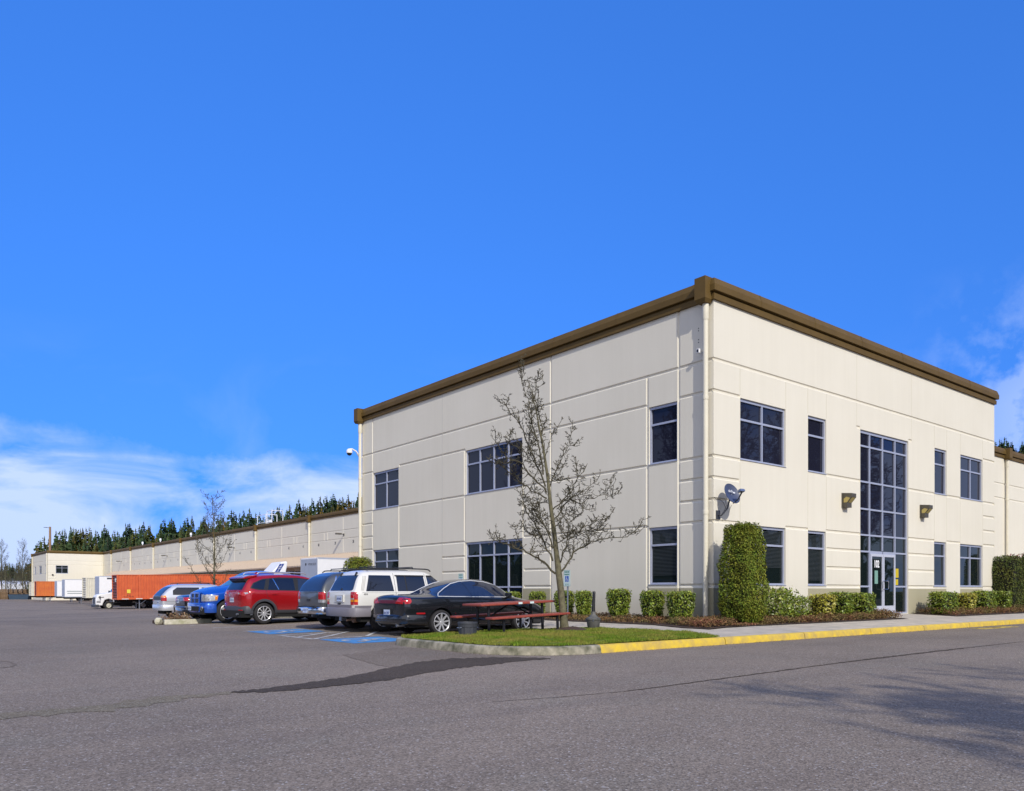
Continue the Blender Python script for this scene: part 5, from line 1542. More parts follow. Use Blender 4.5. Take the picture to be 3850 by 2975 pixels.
    def add_wheels(s, spokes, rimf=.66, twin=False, rimmat=None, wide=.5):
        base = None
        for (wx, r_, tr, wd) in s.wheels:
            for sy in (-1, 1):
                if base is None or base[0] != r_:
                    h = wd/2; rr_ = r_*rimf
                    m = MB(); m.lathe([(rr_*.97,-h*.7),(rr_,-h*.96),(rr_+.02,-h),(r_*.90,-h*1.0),(r_*.97,-h*.86),(r_,-h*.55),(r_,h*.55),(r_*.97,h*.86),(r_*.90,h),(rr_,h*.9),(rr_*.9,0)], 40, axis='y')
                    ty = m.build('wheel', MT['tyre'], s.root, smooth=True)
                    m = MB(); m.lathe([(rr_*.955,-h*.45),(rr_*.945,-h*.93),(rr_*1.0,-h*1.0),(rr_*1.03,-h*.97)], 40, axis='y')
                    m.lathe([(0,-h*.86),(rr_*.13,-h*.86),(rr_*.16,-h*.80),(rr_*.22,-h*.78),(rr_*.24,-h*.5)], 20, axis='y')
                    for q in range(spokes):
                        a = 2*math.pi*q/spokes+.3
                        for o_ in ((-.10, .10) if twin else (0,)):
                            ca, sa = math.cos(a+o_*.4), math.sin(a+o_*.4); cb, sb_ = math.cos(a+o_*1.6), math.sin(a+o_*1.6)
                            w0, w1 = (rr_*.13*wide*2, rr_*.11*wide*2) if not twin else (rr_*.07, rr_*.05)
                            p0 = Vector((ca*rr_*.15, 0, sa*rr_*.15)); p1 = Vector((cb*rr_*.97, 0, sb_*rr_*.97))
                            t_ = (p1-p0).normalized(); n_ = Vector((-t_.z, 0, t_.x))
                            y0_, y1_ = -h*.80, -h*.94
                            V = [p0-n_*w0+Vector((0,y0_,0)), p1-n_*w1+Vector((0,y1_,0)), p1+n_*w1+Vector((0,y1_,0)), p0+n_*w0+Vector((0,y0_,0))]
                            V += [v+Vector((0,.035,0)) for v in V]
                            m.add(V, [(0,1,2,3),(7,6,5,4),(0,4,5,1),(1,5,6,2),(2,6,7,3),(3,7,4,0)])
                    rim = m.build('rim', rimmat or MT['alloy'], ty, smooth=True)
                    m = MB(); m.lathe([(0,-h*.28),(rr_*.95,-h*.30)], 24, axis='y'); bd_ = m.build('brake_disc', MT['well'], ty)
                    base = (r_, ty); o = ty
                else:
                    o = copy_tree(base[1], s.root)
                o.location = (wx, sy*(tr/2-wd/2), r_)
                o.rotation_euler = (0, random.uniform(0, 1.2), 0 if sy < 0 else math.pi)
    def plate(s, txt, yc, zc, w_=.30, h_=.15, parent=None, end=-1):
        o3 = Vector((end*5, yc, zc)); hit, n_, i, d_ = s.bvh.ray_cast(o3, Vector((-end,0,0)))
        x = hit.x+end*.012
        m = MB(); m.box(x-.004, yc-w_/2, zc-h_/2, x+.004, yc+w_/2, zc+h_/2)
        p = m.build('number_plate', MT['plate'], s.root)
        text_mesh(txt, .085, 'plate_text', MT['plate_ink'], p, (x+end*.0045, yc, zc-.008), (0, end, 0) if end > 0 else (0,-1,0), (0,0,1), ext=.0005, bold=.002, sx=.85)
        return p
    def mirror_(s, x, z, y, mat, sz=.10):
        for sy in (-1, 1):
            m = MB(); m.bbox(x-.05, sy*y-(.0 if sy > 0 else .17), z-.02, x+.07, sy*y+(.17 if sy > 0 else .0), z+.12, .03)
            m.build('wing_mirror', mat, s.root, smooth=True)
    def handle(s, x, z, mat, w_=.17):
        for sy in (-1, 1):
            hit, n_, i, d_ = s.bvh.ray_cast(Vector((x, sy*4, z)), Vector((0,-sy,0)))
            m = MB(); m.bbox(x-w_/2, hit.y-.01, z-.014, x+w_/2, hit.y+sy*.03, z+.014, .008)
            m.build('door_handle', mat, s.root, smooth=True)
    def rails(s, x0, x1, y, z, mat, r_=.018, h=.06, cross=()):
        for sy in (-1, 1):
            m = MB(); m.tube([(x0, sy*y, z-h),(x0+.07, sy*y, z-.01),(x0+.16, sy*y, z),((x0+x1)/2, sy*y, z+.012),(x1-.16, sy*y, z),(x1-.06, sy*y, z-.015),(x1, sy*y, z-h)], r_, 7)
            m.build('roof_rail', mat, s.root, smooth=True)
        for xc in cross:
            m = MB(); m.tube([(xc,-y,z),(xc,-y*.9,z+.05),(xc,y*.9,z+.05),(xc,y,z)], .016, 6)
            m.build('roof_bar', mat, s.root, smooth=True)
    def under(s, x0, x1, w_, z0=.20, z1=.42):
        m = MB(); m.box(x0, -w_, z0, x1, w_, z1)
        for (wx, r_, tr, wd) in s.wheels: m.tube([(wx,-tr/2+.2,r_),(wx,tr/2-.2,r_)], .06, 8)
        m.build('underbody', MT['well'], s.root)
    def bumper(s, x, w_, z0, z1, mat, wrap=.35, bulge=.06, th=.10, name='bumper', r_=.03):
        """wrap-round bumper at x (negative = rear)"""
        sg = 1 if x > 0 else -1
        pts = [(x-sg*wrap, w_)] + [(x-sg*.10, w_-.005), (x-sg*.03, w_-.06)] + [(x+sg*bulge*(1-(t)**2), w_*.88*t) for t in (.75,.4,0,-.4,-.75)] + [(x-sg*.03, -w_+.06), (x-sg*.10, -w_+.005), (x-sg*wrap, -w_)]
        m = MB(); V = []
        for i, p in enumerate(pts):
            a, b = Vector(pts[max(0,i-1)]), Vector(pts[min(len(pts)-1,i+1)]); d = (b-a).normalized(); n_ = Vector((-d.y, d.x))
            if n_.dot(Vector((sg*.5 if abs(p[1]) < w_*.9 else 0, p[1]*.2))) < 0: n_ = -n_
            for o_, z in ((-th,z0),(-.012,z0),(0,z0+r_),(0,z1-r_),(-.02,z1),(-th,z1)):
                V.append((p[0]+n_.x*o_, p[1]+n_.y*o_, z))
        k = 6
        m.add(V, [(i*k+j, i*k+(j+1)%k, (i+1)*k+(j+1)%k, (i+1)*k+j) for i in range(len(pts)-1) for j in range(k)]+[tuple(range(k)), tuple((len(pts)-1)*k+j for j in range(k-1,-1,-1))])
        return m.build(name, mat, s.root, smooth=True)

def enlarge(poly, d):
    c = Vector((sum(p[0] for p in poly)/len(poly), sum(p[1] for p in poly)/len(poly)))
    out_ = []; n = len(poly)
    area = sum(poly[i][0]*poly[(i+1)%n][1]-poly[(i+1)%n][0]*poly[i][1] for i in range(n))
    sg = 1 if area > 0 else -1
    for i in range(n):
        a, b, e_ = Vector(poly[i-1]), Vector(poly[i]), Vector(poly[(i+1)%n])
        n1 = Vector(((b-a).y, -(b-a).x)).normalized()*sg; n2 = Vector(((e_-b).y, -(e_-b).x)).normalized()*sg
        q = (n1+n2); q = q.normalized()/max(.4, q.normalized().dot(n1))
        out_.append(tuple(b+q*d))
    return out_
def rect(a, b, c, d): return [(a,c),(b,c),(b,d),(a,d)]
GV = 'vehicles parked nose in by the office'

# --- black coupe
P = car_paint('black_green_paint', (.0105,.0125,.0165), .3, .25)
st = [(-2.42,.42,.60,.62,.70,.86,.68,.93,.56,.01),(-2.385,.27,.72,.60,.80,.92,.76,.985,.64,.02),(-2.20,.22,.77,.58,.86,.94,.81,1.01,.68,.025),(-1.75,.20,.80,.58,.885,.95,.84,1.015,.68,.025),
      (-1.42,.20,.80,.58,.89,.955,.85,1.03,.66,.025),(-1.18,.20,.80,.58,.89,.96,.86,1.16,.62,.02),(-.80,.20,.80,.58,.89,.965,.86,1.325,.58,.02),(-.44,.20,.80,.58,.89,.965,.86,1.41,.585,.02),(0,.20,.80,.58,.89,.96,.86,1.43,.59,.02),
      (.38,.20,.80,.58,.89,.95,.86,1.40,.58,.02),(.75,.20,.80,.58,.89,.935,.85,1.25,.60,.02),(1.02,.20,.80,.58,.885,.92,.83,1.03,.64,.02),(1.25,.20,.80,.57,.88,.89,.81,.955,.68,.03),(1.7,.20,.78,.55,.87,.82,.77,.89,.66,.03),(2.10,.20,.74,.50,.82,.70,.72,.77,.60,.02),(2.28,.25,.64,.48,.70,.62,.62,.68,.50,.01),(2.33,.34,.52,.48,.56,.56,.50,.62,.40,.0)]
c = Car('parked_coupe', 'black two door coupe with thin spoke alloy wheels beside the grass island', -6.195, 3.58, 0, P, st, [(1.335,.318,1.76,.215),(-1.335,.318,1.76,.215)], GV)
q = [(-1.33,1.0),(-.40,.99),(-.54,1.325),(-.77,1.27),(-1.02,1.155),(-1.22,1.055)]
dq = [(-.36,.99),(1.06,.97),(.84,1.10),(.54,1.235),(.18,1.325),(-.2,1.355),(-.50,1.34)]
dlo = [(-1.40,.975),(1.15,.945),(.87,1.125),(.56,1.27),(.18,1.358),(-.2,1.388),(-.55,1.365),(-.80,1.305),(-1.05,1.19),(-1.30,1.055)]
TRM = pbr('bright_trim', (.72,.73,.76), .35, .1)
for sy in (-1, 1):
    T_ = []
    for i in range(len(dlo)):
        a_, b_ = Vector(dlo[i]), Vector(dlo[(i+1) % len(dlo)])
        k = max(1, int((b_-a_).length/.06)) if i else max(1, int((b_-a_).length/.2))
        for j in range(k):
            p_ = a_+(b_-a_)*j/k; hit, nn_, ii_, dd_ = c.bvh.ray_cast(Vector((p_.x, sy*4, p_.y)), Vector((0,-sy,0)))
            if hit: T_.append(hit+nn_*.004)
    T_.append(T_[0]); m = MB(); m.tube(T_, .0095, 6, cap=False); m.build('window_trim', TRM, c.root, smooth=True)
c.side('side_window', enlarge(q,.012), MT['cglass3'], .006); c.side('side_window', enlarge(dq,.012), MT['cglass3'], .006)
c.rear('rear_window', [(-.64,1.045),(.64,1.045),(.52,1.365),(-.52,1.365)], MT['cglass2'], .004)
c.front('windscreen', [(-.62,1.0),(.62,1.0),(.50,1.30),(-.50,1.30)], MT['cglass'], .004)
c.rear('tail_light', [(.40,.80),(.735,.79),(.735,.955),(.56,.955)], MT['red_lens'], .007, mirror=True)
c.side('tail_light', [(-2.41,.79),(-2.24,.80),(-2.20,.85),(-2.22,.93),(-2.36,.955)], MT['red_lens'], .007)
c.rear('reflector_band', [(-.395,.80),(.395,.80),(.52,.885),(-.52,.885)], pbr('dark_red_reflector', (.13,.012,.03), .2, coat=.6), .006)
c.rear('plate_recess', rect(-.30,.30,.47,.66), MT['well'], .003)
c.plate('BAS1847', 0, .565, .30, .155)
c.bumper(-2.40, .86, .30, .52, P, wrap=.60, bulge=.05, th=.08)
c.line([(-2.30,.50),(-1.78,.47)], .008, .004)
c.side('side_marker', [(-2.06,.535),(-1.84,.535),(-1.82,.555),(-1.84,.575),(-2.06,.575),(-2.08,.555)], MT['red_lens'], .008)
c.side('side_marker', rect(-.97+.06,-.90,.52,.55), MT['red_lens'], .006)
c.line([(.98,.94),(.92,.60),(.78,.26)]); c.line([(-.38,.96),(-.42,.60),(-.55,.30)]); c.line([(-.55,.30),(.78,.26)])
c.side('rub_strip', rect(-1.0,.98,.50,.535), P, .012)
c.side('sill_trim', rect(-.95,.96,.235,.262), MT['greycladding'], .010)
c.handle(-.20,.82,P); c.mirror_(.78,.95,.83,P)
c.front('headlight', [(.36,.60),(.66,.62),(.66,.72),(.40,.70)], MT['clear'], .006, mirror=True)
c.bumper(2.27, .80, .22, .50, P, wrap=.5, bulge=.07, th=.08)
c.under(-2.2, 2.1, .72); c.add_wheels(9, .74, wide=.34)
m = MB(); m.tube([(-2.2,-.50,.26),(-2.44,-.50,.25)], .035, 10); m.tube([(-1.9,-.5,.28),(-2.2,-.50,.26)], .07, 10); m.build('exhaust', MT['steel'], c.root, smooth=True)
m = MB(); m.tube([(.9,.78,1.0),(.9,.80,1.9)], .003, 4); m.build('aerial', MT['black'], c.root)

# --- boxy white off-roader
P = car_paint('old_white_paint', (.70,.68,.62), .0, .35)
def boxy(L0, L1, wm, hood, cowl, roof, rearz, wt, wsx0, wsx1, slant, zb=.42):
    return [(L0,.58,wm*.86,.80,wm*.90,1.02,wm*.86,1.07,wm*.80,.0),(L0+.05,zb+.04,wm*.93,.72,wm*.965,1.04,wm*.935,1.12,wm*.86,.005),(L0+.10,zb,wm*.95,.70,wm*.985,1.05,wm*.955,rearz,wm*.86,.01),
      (L0+slant*.55,zb,wm*.96,.70,wm,1.06,wm*.97,(rearz+roof)/2+.02,wt+.03,.015),(L0+slant,zb,wm*.96,.70,wm,1.06,wm*.975,roof-.05,wt,.02),(L0+slant+.14,zb,wm*.96,.70,wm,1.06,wm*.975,roof-.01,wt,.03),
      (-.9,zb,wm*.96,.70,wm,1.06,wm*.975,roof,wt,.035),(0,zb,wm*.96,.70,wm,1.055,wm*.975,roof,wt,.035),(wsx0-.12,zb,wm*.96,.70,wm,1.05,wm*.97,roof-.012,wt,.03),(wsx0+.06,zb,wm*.96,.70,wm,1.05,wm*.97,roof-.08,wt,.03),
      (wsx1-.10,zb,wm*.96,.70,wm,1.03,wm*.96,cowl+.07,wt+.06,.03),(wsx1+.05,zb,wm*.95,.70,wm,1.0,wm*.945,cowl,wm*.80,.03),(L1-.5,zb,wm*.93,.68,wm*.985,.95,wm*.92,hood+.03,wm*.78,.03),
      (L1-.10,zb+.05,wm*.88,.66,wm*.94,.88,wm*.88,hood-.05,wm*.74,.02),(L1,.55,wm*.78,.66,wm*.85,.80,wm*.80,hood-.13,wm*.68,.0)]
st = boxy(-2.24, 2.12, .875, 1.0, 1.06, 1.655, 1.20, .655, .28, .98, .36)
c = Car('parked_off_roader', 'boxy white off-roader with grey lower cladding and roof rails', -6.62, 5.74, 0, P, st, [(1.345,.362,1.72,.235),(-1.345,.362,1.72,.235)], GV, arch=.06)
c.side('side_window', [(-1.88,1.085),(-1.02,1.085),(-1.06,1.52),(-1.72,1.52)], MT['cglass'], .006)
c.side('side_window', [(-.90,1.085),(.02,1.085),(.0,1.52),(-.88,1.52)], MT['cglass'], .006)
c.side('side_window', [(.12,1.085),(.88,1.07),(.42,1.46),(.30,1.52),(.10,1.52)], MT['cglass2'], .006)
for xx in (-.62,): c.side('window_bar', rect(xx,xx+.03,1.09,1.515), MT['black'], .010)
for k in range(3): c.side('pillar_vent', [(-2.03+k*.035,1.10),(-2.015+k*.035,1.10),(-1.875+k*.035,1.50),(-1.89+k*.035,1.50)], pbr('vent_line', (.36,.35,.31), .6), .006)
c.line([(-.96,1.58),(-.97,.75)]); c.line([(.06,1.58),(.05,.46)]); c.line([(1.0,1.02),(.98,.46)]); c.line([(-.97,.75),(-.80,.46)])
c.line([(-2.0,1.045),(1.0,1.03)], .006)
c.side('window_visor', [(-.92,1.50),(.02,1.50),(.02,1.535),(-.92,1.535)], MT['black'], .018); c.side('window_visor', [(.10,1.50),(.34,1.50),(.88,1.07),(.91,1.09),(.40,1.535),(.10,1.535)], MT['black'], .018)
c.rear('rear_window', [(-.62,1.10),(.62,1.10),(.665,1.13),(.555,1.52),(-.555,1.52),(-.665,1.13)], MT['cglass2'], .008)
c.rear('tail_light', rect(.645,.785,.76,.87), MT['red_lens'], .010, mirror=True); c.rear('tail_light', rect(.645,.785,.985,1.045+.02), MT['red_lens'], .010, mirror=True)
c.rear('tail_light', rect(.645,.785,.72,.80), MT['red_lens'], .010, mirror=True)
c.rear('indicator', rect(.645,.785,.80,.86), MT['amber'], .012, mirror=True)
c.rear('reversing_light', rect(.645,.785,.86,.90), MT['clear'], .012, mirror=True)
c.rear('tail_light', rect(.645,.785,.90,1.06), MT['red_lens'], .011, mirror=True)
c.side('tail_light', rect(-2.24,-2.13,.90,1.06), MT['red_lens'], .010); c.side('indicator', rect(-2.24,-2.13,.80,.86), MT['amber'], .012); c.side('tail_light', rect(-2.24,-2.13,.72,.90), MT['red_lens'], .009)
c.rear('plate_recess', rect(-.27,.27,.79,.995), P, .022); c.rear('plate_recess', rect(-.24,.24,.81,.975), pbr('recess_grey', (.45,.43,.38), .5), .024)
c.plate('AHV4052', -.05, .885, .30, .15).location.x -= .02
c.side('cladding', [(-2.20,.44),(-1.86,.44),(-1.72,.70),(-2.20,.70)], MT['greycladding'], .014); c.side('cladding', [(-.95,.44),(.95,.44),(.97,.66),(-.93,.66)], MT['greycladding'], .014); c.side('cladding', [(1.78,.44),(2.05,.44),(2.05,.70),(1.72,.70)], MT['greycladding'], .014)
c.rear('cladding', rect(-.70,.70,.62,.72), MT['greycladding'], .016)
c.bumper(-2.27, .885, .40, .64, MT['greycladding'], wrap=.52, bulge=.05, th=.10); c.bumper(2.12, .88, .40, .62, MT['greycladding'], wrap=.45, bulge=.05, th=.10)
c.side('mud_guard', rect(-1.80,-1.765,.22,.50), MT['greycladding'], .0, thick=.12)
c.front('windscreen', [(-.64,1.09),(.64,1.09),(.56,1.54),(-.56,1.54)], MT['cglass'], .006); c.front('headlight', rect(.42,.66,.70,.84), MT['clear'], .01, mirror=True)
c.front('grille', rect(-.36,.36,.68,.85), MT['black'], .008)
m = MB(); m.beam((-2.19,-.05,1.11),(-2.19,-.40,1.09),.02); m.beam((-2.19,-.05,1.11),(-2.18,-.05,1.16),.05); m.build('wiper', MT['black'], c.root)
for sy in (-1,1):
    m = MB(); m.beam((-1.93,sy*.42,1.60),(-1.99,sy*.44,1.50),.04); m.build('hinge', MT['black'], c.root)
m = MB(); m.box(-2.26,-.07,.73,-2.20,.07,.77); m.build('tailgate_latch', MT['black'], c.root)
text_mesh('4X4', .07, 'badge', MT['black'], c.root, (-1.90,-.873,1.0), (1,0,0), (0,0,1))
c.rails(-1.72,.32,.58,1.712,MT['black'], cross=(-1.35,-.25)); c.handle(-.80,.98,MT['black'],.2); c.handle(.22,.98,MT['black'],.2); c.mirror_(.72,1.07,.88,MT['black'])
c.under(-2.0,2.0,.76,.26,.50); c.add_wheels(7, .64, wide=.5)
m = MB(); m.tube([(-1.7,-.42,.36),(-2.05,-.42,.33)], .10, 12); m.tube([(-2.05,-.42,.33),(-2.24,-.42,.30)], .028, 8); m.build('exhaust', pbr('rusty_exhaust', (.22,.14,.10), .6, .4), c.root, smooth=True)
m = MB(); m.box(-2.2,-.04,.28,-2.05,.10,.44); m.build('tow_hitch', MT['steel'], c.root)

# --- grey SUV
P = car_paint('pewter_paint', (.115,.118,.115), .55, .35)
P2 = car_paint('pewter_light_paint', (.26,.25,.22), .5, .35)
st = boxy(-2.42, 2.15, .885, 1.02, 1.08, 1.64, 1.28, .64, .45, 1.12, .50)
c = Car('parked_estate_suv', 'grey green SUV with chrome step bumper between the red and white ones', -6.40, 7.80, 0, P, st, [(1.415,.365,1.74,.24),(-1.415,.365,1.74,.24)], GV, arch=.06)
c.rear('rear_window', [(-.74,1.09),(.74,1.09),(.70,1.30),(.55,1.55),(-.55,1.55),(-.70,1.30)], MT['cglass2'], .008)
c.side('side_window', [(-2.0,1.09),(-1.10,1.09),(-1.10,1.50),(-1.80,1.50)], MT['cglass'], .006); c.side('side_window', [(-.95,1.09),(-.02,1.09),(-.02,1.50),(-.93,1.50)], MT['cglass'], .006); c.side('side_window', [(.08,1.09),(1.0,1.08),(.52,1.49),(.08,1.50)], MT['cglass'], .006)
c.side('pillar_trim', [(-2.08,1.10),(-2.04,1.10),(-1.84,1.52),(-1.88,1.52)], MT['chrome'], .008)
c.rear('tail_light', rect(.645,.79,.84,1.055), MT['red_lens'], .012, mirror=True); c.rear('reversing_light', rect(.645,.79,.75,.835), MT['clear'], .012, mirror=True)
c.side('tail_light', rect(-2.42,-2.30,.84,1.055), MT['red_lens'], .010); c.side('reversing_light', rect(-2.42,-2.30,.75,.835), MT['clear'], .010)
c.side('quarter_panel', [(-2.30,.56),(-1.86,.56),(-1.78,.80),(-1.78,1.07),(-2.28,1.07)], P2, .004)
m = MB(); m.box(-2.445,-.09,.80,-2.40,.09,.84); m.build('tailgate_latch', MT['black'], c.root)
m = MB(); m.beam((-2.34,.05,1.10),(-2.34,-.45,1.12),.02); m.beam((-2.37,.12,1.06),(-2.34,-.05,1.12),.05); m.build('wiper', MT['black'], c.root)
bp = c.bumper(-2.47, .885, .42, .62, MT['chrome'], wrap=.5, bulge=.05, th=.10)
m = MB(); m.box(-2.50,-.62,.60,-2.40,.62,.635); m.build('bumper_step', MT['black'], c.root)
m = MB(); m.box(-2.536,-.14,.45,-2.528,.16,.60); pl_ = m.build('number_plate', MT['plate'], c.root)
text_mesh('AWF8357', .075, 'plate_text', MT['plate_ink'], pl_, (-2.5365,.01,.52), (0,-1,0), (0,0,1), ext=.0005)
m = MB(); m.lathe([(0,-.01),(.045,-.01),(.045,.02),(.03,.02)], 14, (-2.52,.46,.53), 'x'); m.build('bumper_hole', MT['well'], c.root)
c.line([(-.98,1.56),(-.99,.75)]); c.line([(.03,1.56),(.03,.46)])
c.rails(-1.72,.40,.57,1.70,MT['black'], cross=(-1.45,-.4)); c.front('windscreen', [(-.64,1.1),(.64,1.1),(.56,1.52),(-.56,1.52)], MT['cglass'], .006)
c.front('headlight', rect(.46,.72,.72,.88), MT['clear'], .01, mirror=True); c.bumper(2.15,.88,.42,.62,MT['chrome'],wrap=.4)
c.under(-2.1,2.0,.78,.28,.52); c.add_wheels(6, .62, wide=.55)
m = MB(); m.tube([(-1.9,.0,.40),(-2.32,.0,.36)], .035, 8); m.build('exhaust', MT['steel'], c.root, smooth=True)

# --- red crossover
TL = lambda v: v if v > -1.35 else -1.35+(v+1.35)*.78
P = car_paint('soul_red_paint', (.40,.006,.010), .35, .25)
st = [(-2.28,.55,.50,.74,.58,1.0,.56,1.06,.46,.0),(-2.23,.40,.68,.72,.74,1.05,.70,1.16,.58,.01),(-2.10,.34,.80,.70,.865,1.08,.82,1.27,.63,.02),(-1.95,.30,.86,.70,.92,1.10,.88,1.46,.63,.02),(-1.80,.29,.86,.70,.92,1.10,.885,1.575,.60,.02),(-1.45,.28,.86,.70,.92,1.10,.885,1.625,.60,.025),
      (-.8,.28,.86,.70,.92,1.085,.885,1.665,.60,.03),(-.1,.28,.86,.69,.92,1.07,.885,1.67,.60,.03),(.4,.28,.86,.68,.92,1.055,.88,1.63,.59,.03),(.85,.28,.86,.67,.92,1.04,.87,1.45,.61,.025),(1.25,.28,.86,.66,.92,1.02,.86,1.19,.68,.03),(1.5,.28,.86,.66,.915,.98,.84,1.09,.70,.03),(2.0,.28,.82,.64,.89,.90,.80,1.0,.66,.03),(2.28,.32,.74,.62,.80,.78,.70,.86,.54,.02),(2.36,.42,.60,.60,.64,.70,.56,.74,.44,0)]
c = Car('parked_crossover', 'bright red crossover with silver ten spoke wheels and dark lower trim', -8.62+1.35*math.cos(R(4))-.90*math.sin(R(4)), 11.72+.90*math.cos(R(4))+1.35*math.sin(R(4)), R(4), P, st, [(1.35,.350,1.80,.235),(-1.35,.350,1.80,.235)], GV, arch=.05, mapx=TL)
dlo = [(-1.92,1.20),(-1.62,1.145),(-.65,1.125),(1.20,1.085),(.85,1.33),(.45,1.50),(.0,1.55),(-.7,1.555),(-1.3,1.50),(-1.75,1.36)]
c.side('window_trim', enlarge(dlo,.012), MT['black'], .003)
c.side('side_window', [(-1.86,1.215),(-1.45,1.16),(-1.35,1.16),(-1.20,1.49),(-1.40,1.455),(-1.72,1.35)], MT['cglass'], .007)
c.side('side_window', [(-1.20,1.15),(-.22,1.13),(-.20,1.53),(-.85,1.53),(-1.06,1.51)], MT['cglass'], .007); c.side('side_window', [(-.10,1.13),(1.08,1.10),(.80,1.32),(.42,1.48),(-.02,1.53)], MT['cglass2'], .007)
c.side('window_bar', [(-.83,1.15),(-.80,1.15),(-.93,1.52),(-.96,1.52)], MT['chrome'], .010)
c.rear('rear_window', [(-.62,1.14),(.62,1.14),(.55,1.50),(-.55,1.50)], MT['cglass'], .008)
m = MB(); m.prism([(-1.45,1.645),(-1.84,1.585),(-1.96,1.53),(-1.92,1.50),(-1.70,1.53),(-1.45,1.60)], lambda u,v,t: (u,t,v), -.58, .58); m.build('roof_spoiler', P, c.root, bevel=.015)
m = MB(); m.prism([(-1.76,1.52),(-1.93,1.50),(-1.88,1.43),(-1.80,1.38),(-1.76,1.40)], lambda u,v,t: (u,t,v), -.56, .56); m.build('spoiler_side', MT['black'], c.root)
c.rear('tail_light', [(.36,.995),(.80,.93),(.83,1.01),(.70,1.075),(.45,1.075)], MT['red_lens'], .010, mirror=True); c.side('tail_light', [(-2.30,.93),(-2.16,.95),(-1.78,1.06),(-1.80,1.095),(-2.25,1.07)], MT['red_lens'], .012)
c.rear('reversing_light', [(.47,1.005),(.56,.99),(.58,1.04),(.50,1.055)], MT['clear'], .014, mirror=True); c.side('reversing_light', [(-2.20,.98),(-2.06,1.01),(-2.05,1.06),(-2.18,1.05)], MT['clear'], .014)
c.plate('AXR2318', 0, .80, .30, .15); 
m = MB(); m.tube([(-2.14,.07*math.cos(a),.985+.055*math.sin(a)) for a in [R(18*i) for i in range(21)]], .008, 6); m.build('badge_ring', MT['chrome'], c.root)
clad = MT['darkgrey']
c.bumper(-2.03, .875, .34, .60, clad, wrap=.30, bulge=.07, th=.10); c.bumper(2.32,.84,.26,.50,clad,wrap=.5,bulge=.06)
def archtrim(c, wx, r_, w_=.075, mat=clad, a0=-8, a1=188, off=.014, zc=None):
    zc = r_+.01 if zc is None else zc
    ro, ri = r_+.05+w_, r_+.048
    A = [R(a0+(a1-a0)*i/22) for i in range(23)]
    for s0 in range(0, 22, 2):
        sub = A[s0:s0+3]
        poly = [(wx+ro*math.cos(a), zc+ro*math.sin(a)) for a in sub]+[(wx+ri*math.cos(a), zc+ri*math.sin(a)) for a in reversed(sub)]
        yield poly
def put_arch(c, mat, w_=.075, off=.016):
    for (wx, r_, tr, wd) in c.wheels:
        ro, ri = r_+.05+w_, r_+.046
        A = [R(-8+196*i/24) for i in range(25)]
        for sy in (-1, 1):
            m = MB(); V = []
            for a in A:
                for rr_ in (ri, ro):
                    p = (wx+rr_*math.cos(a), r_+.01+rr_*math.sin(a))
                    hit, n_, i_, d_ = c.bvh.ray_cast(Vector((p[0], sy*4, p[1])), Vector((0,-sy,0)))
                    yy = hit.y if hit else sy*.85
                    if abs(yy) < .7: yy = sy*.85
                    V.append((p[0], yy+sy*off, p[1]))
            k = len(V)
            V += [(x, y-sy*.05, z) for x, y, z in V]
            F = []
            for i in range(24):
                F.append((2*i, 2*i+1, 2*i+3, 2*i+2)); F.append((k+2*i, k+2*i+2, k+2*i+3, k+2*i+1))
                F.append((2*i+1, k+2*i+1, k+2*i+3, 2*i+3)); F.append((2*i, 2*i+2, k+2*i+2, k+2*i))
            m.add(V, F); m.build('wheel_arch_trim', mat, c.root, smooth=True)
put_arch(c, clad)
c.side('sill_trim', [(-.92,.30),(.90,.30),(.93,.46),(-.95,.46)], clad, .016)
c.line([(-1.28,1.14),(-1.25,.90),(-.95,.72)]); c.line([(-.16,1.52),(-.14,1.10),(-.12,.46)]); c.line([(1.15,1.07),(1.13,.46)]); c.line([(-.95,.72),(-.85,.46)])
c.handle(-1.00,.99,P); c.handle(.05,.98,P); c.mirror_(.92,1.06,.86,P)
c.rails(-1.45,.35,.545,1.73,pbr('silver_rail',(.55,.56,.6),.3,.6)); 
m = MB(); m.prism([(-1.30,1.68),(-1.12,1.68),(-1.22,1.76)], lambda u,v,t: (u,t,v), -.02, .02); m.build('fin_aerial', P, c.root)
c.front('windscreen', [(-.62,1.14),(.62,1.14),(.54,1.52),(-.54,1.52)], MT['cglass'], .006); c.front('headlight', [(.42,.78),(.72,.84),(.76,.93),(.50,.88)], MT['clear'], .008, mirror=True)
c.rear('reflector', rect(.56,.72,.44,.48), MT['red_lens'], .07, mirror=True)
c.under(-2.1,2.1,.80,.22,.45); c.add_wheels(10, .68, wide=.28, twin=False)
m = MB(); m.tube([(-1.8,-.55,.33),(-2.17,-.55,.33)], .035, 10); m.build('exhaust', MT['steel'], c.root, smooth=True)

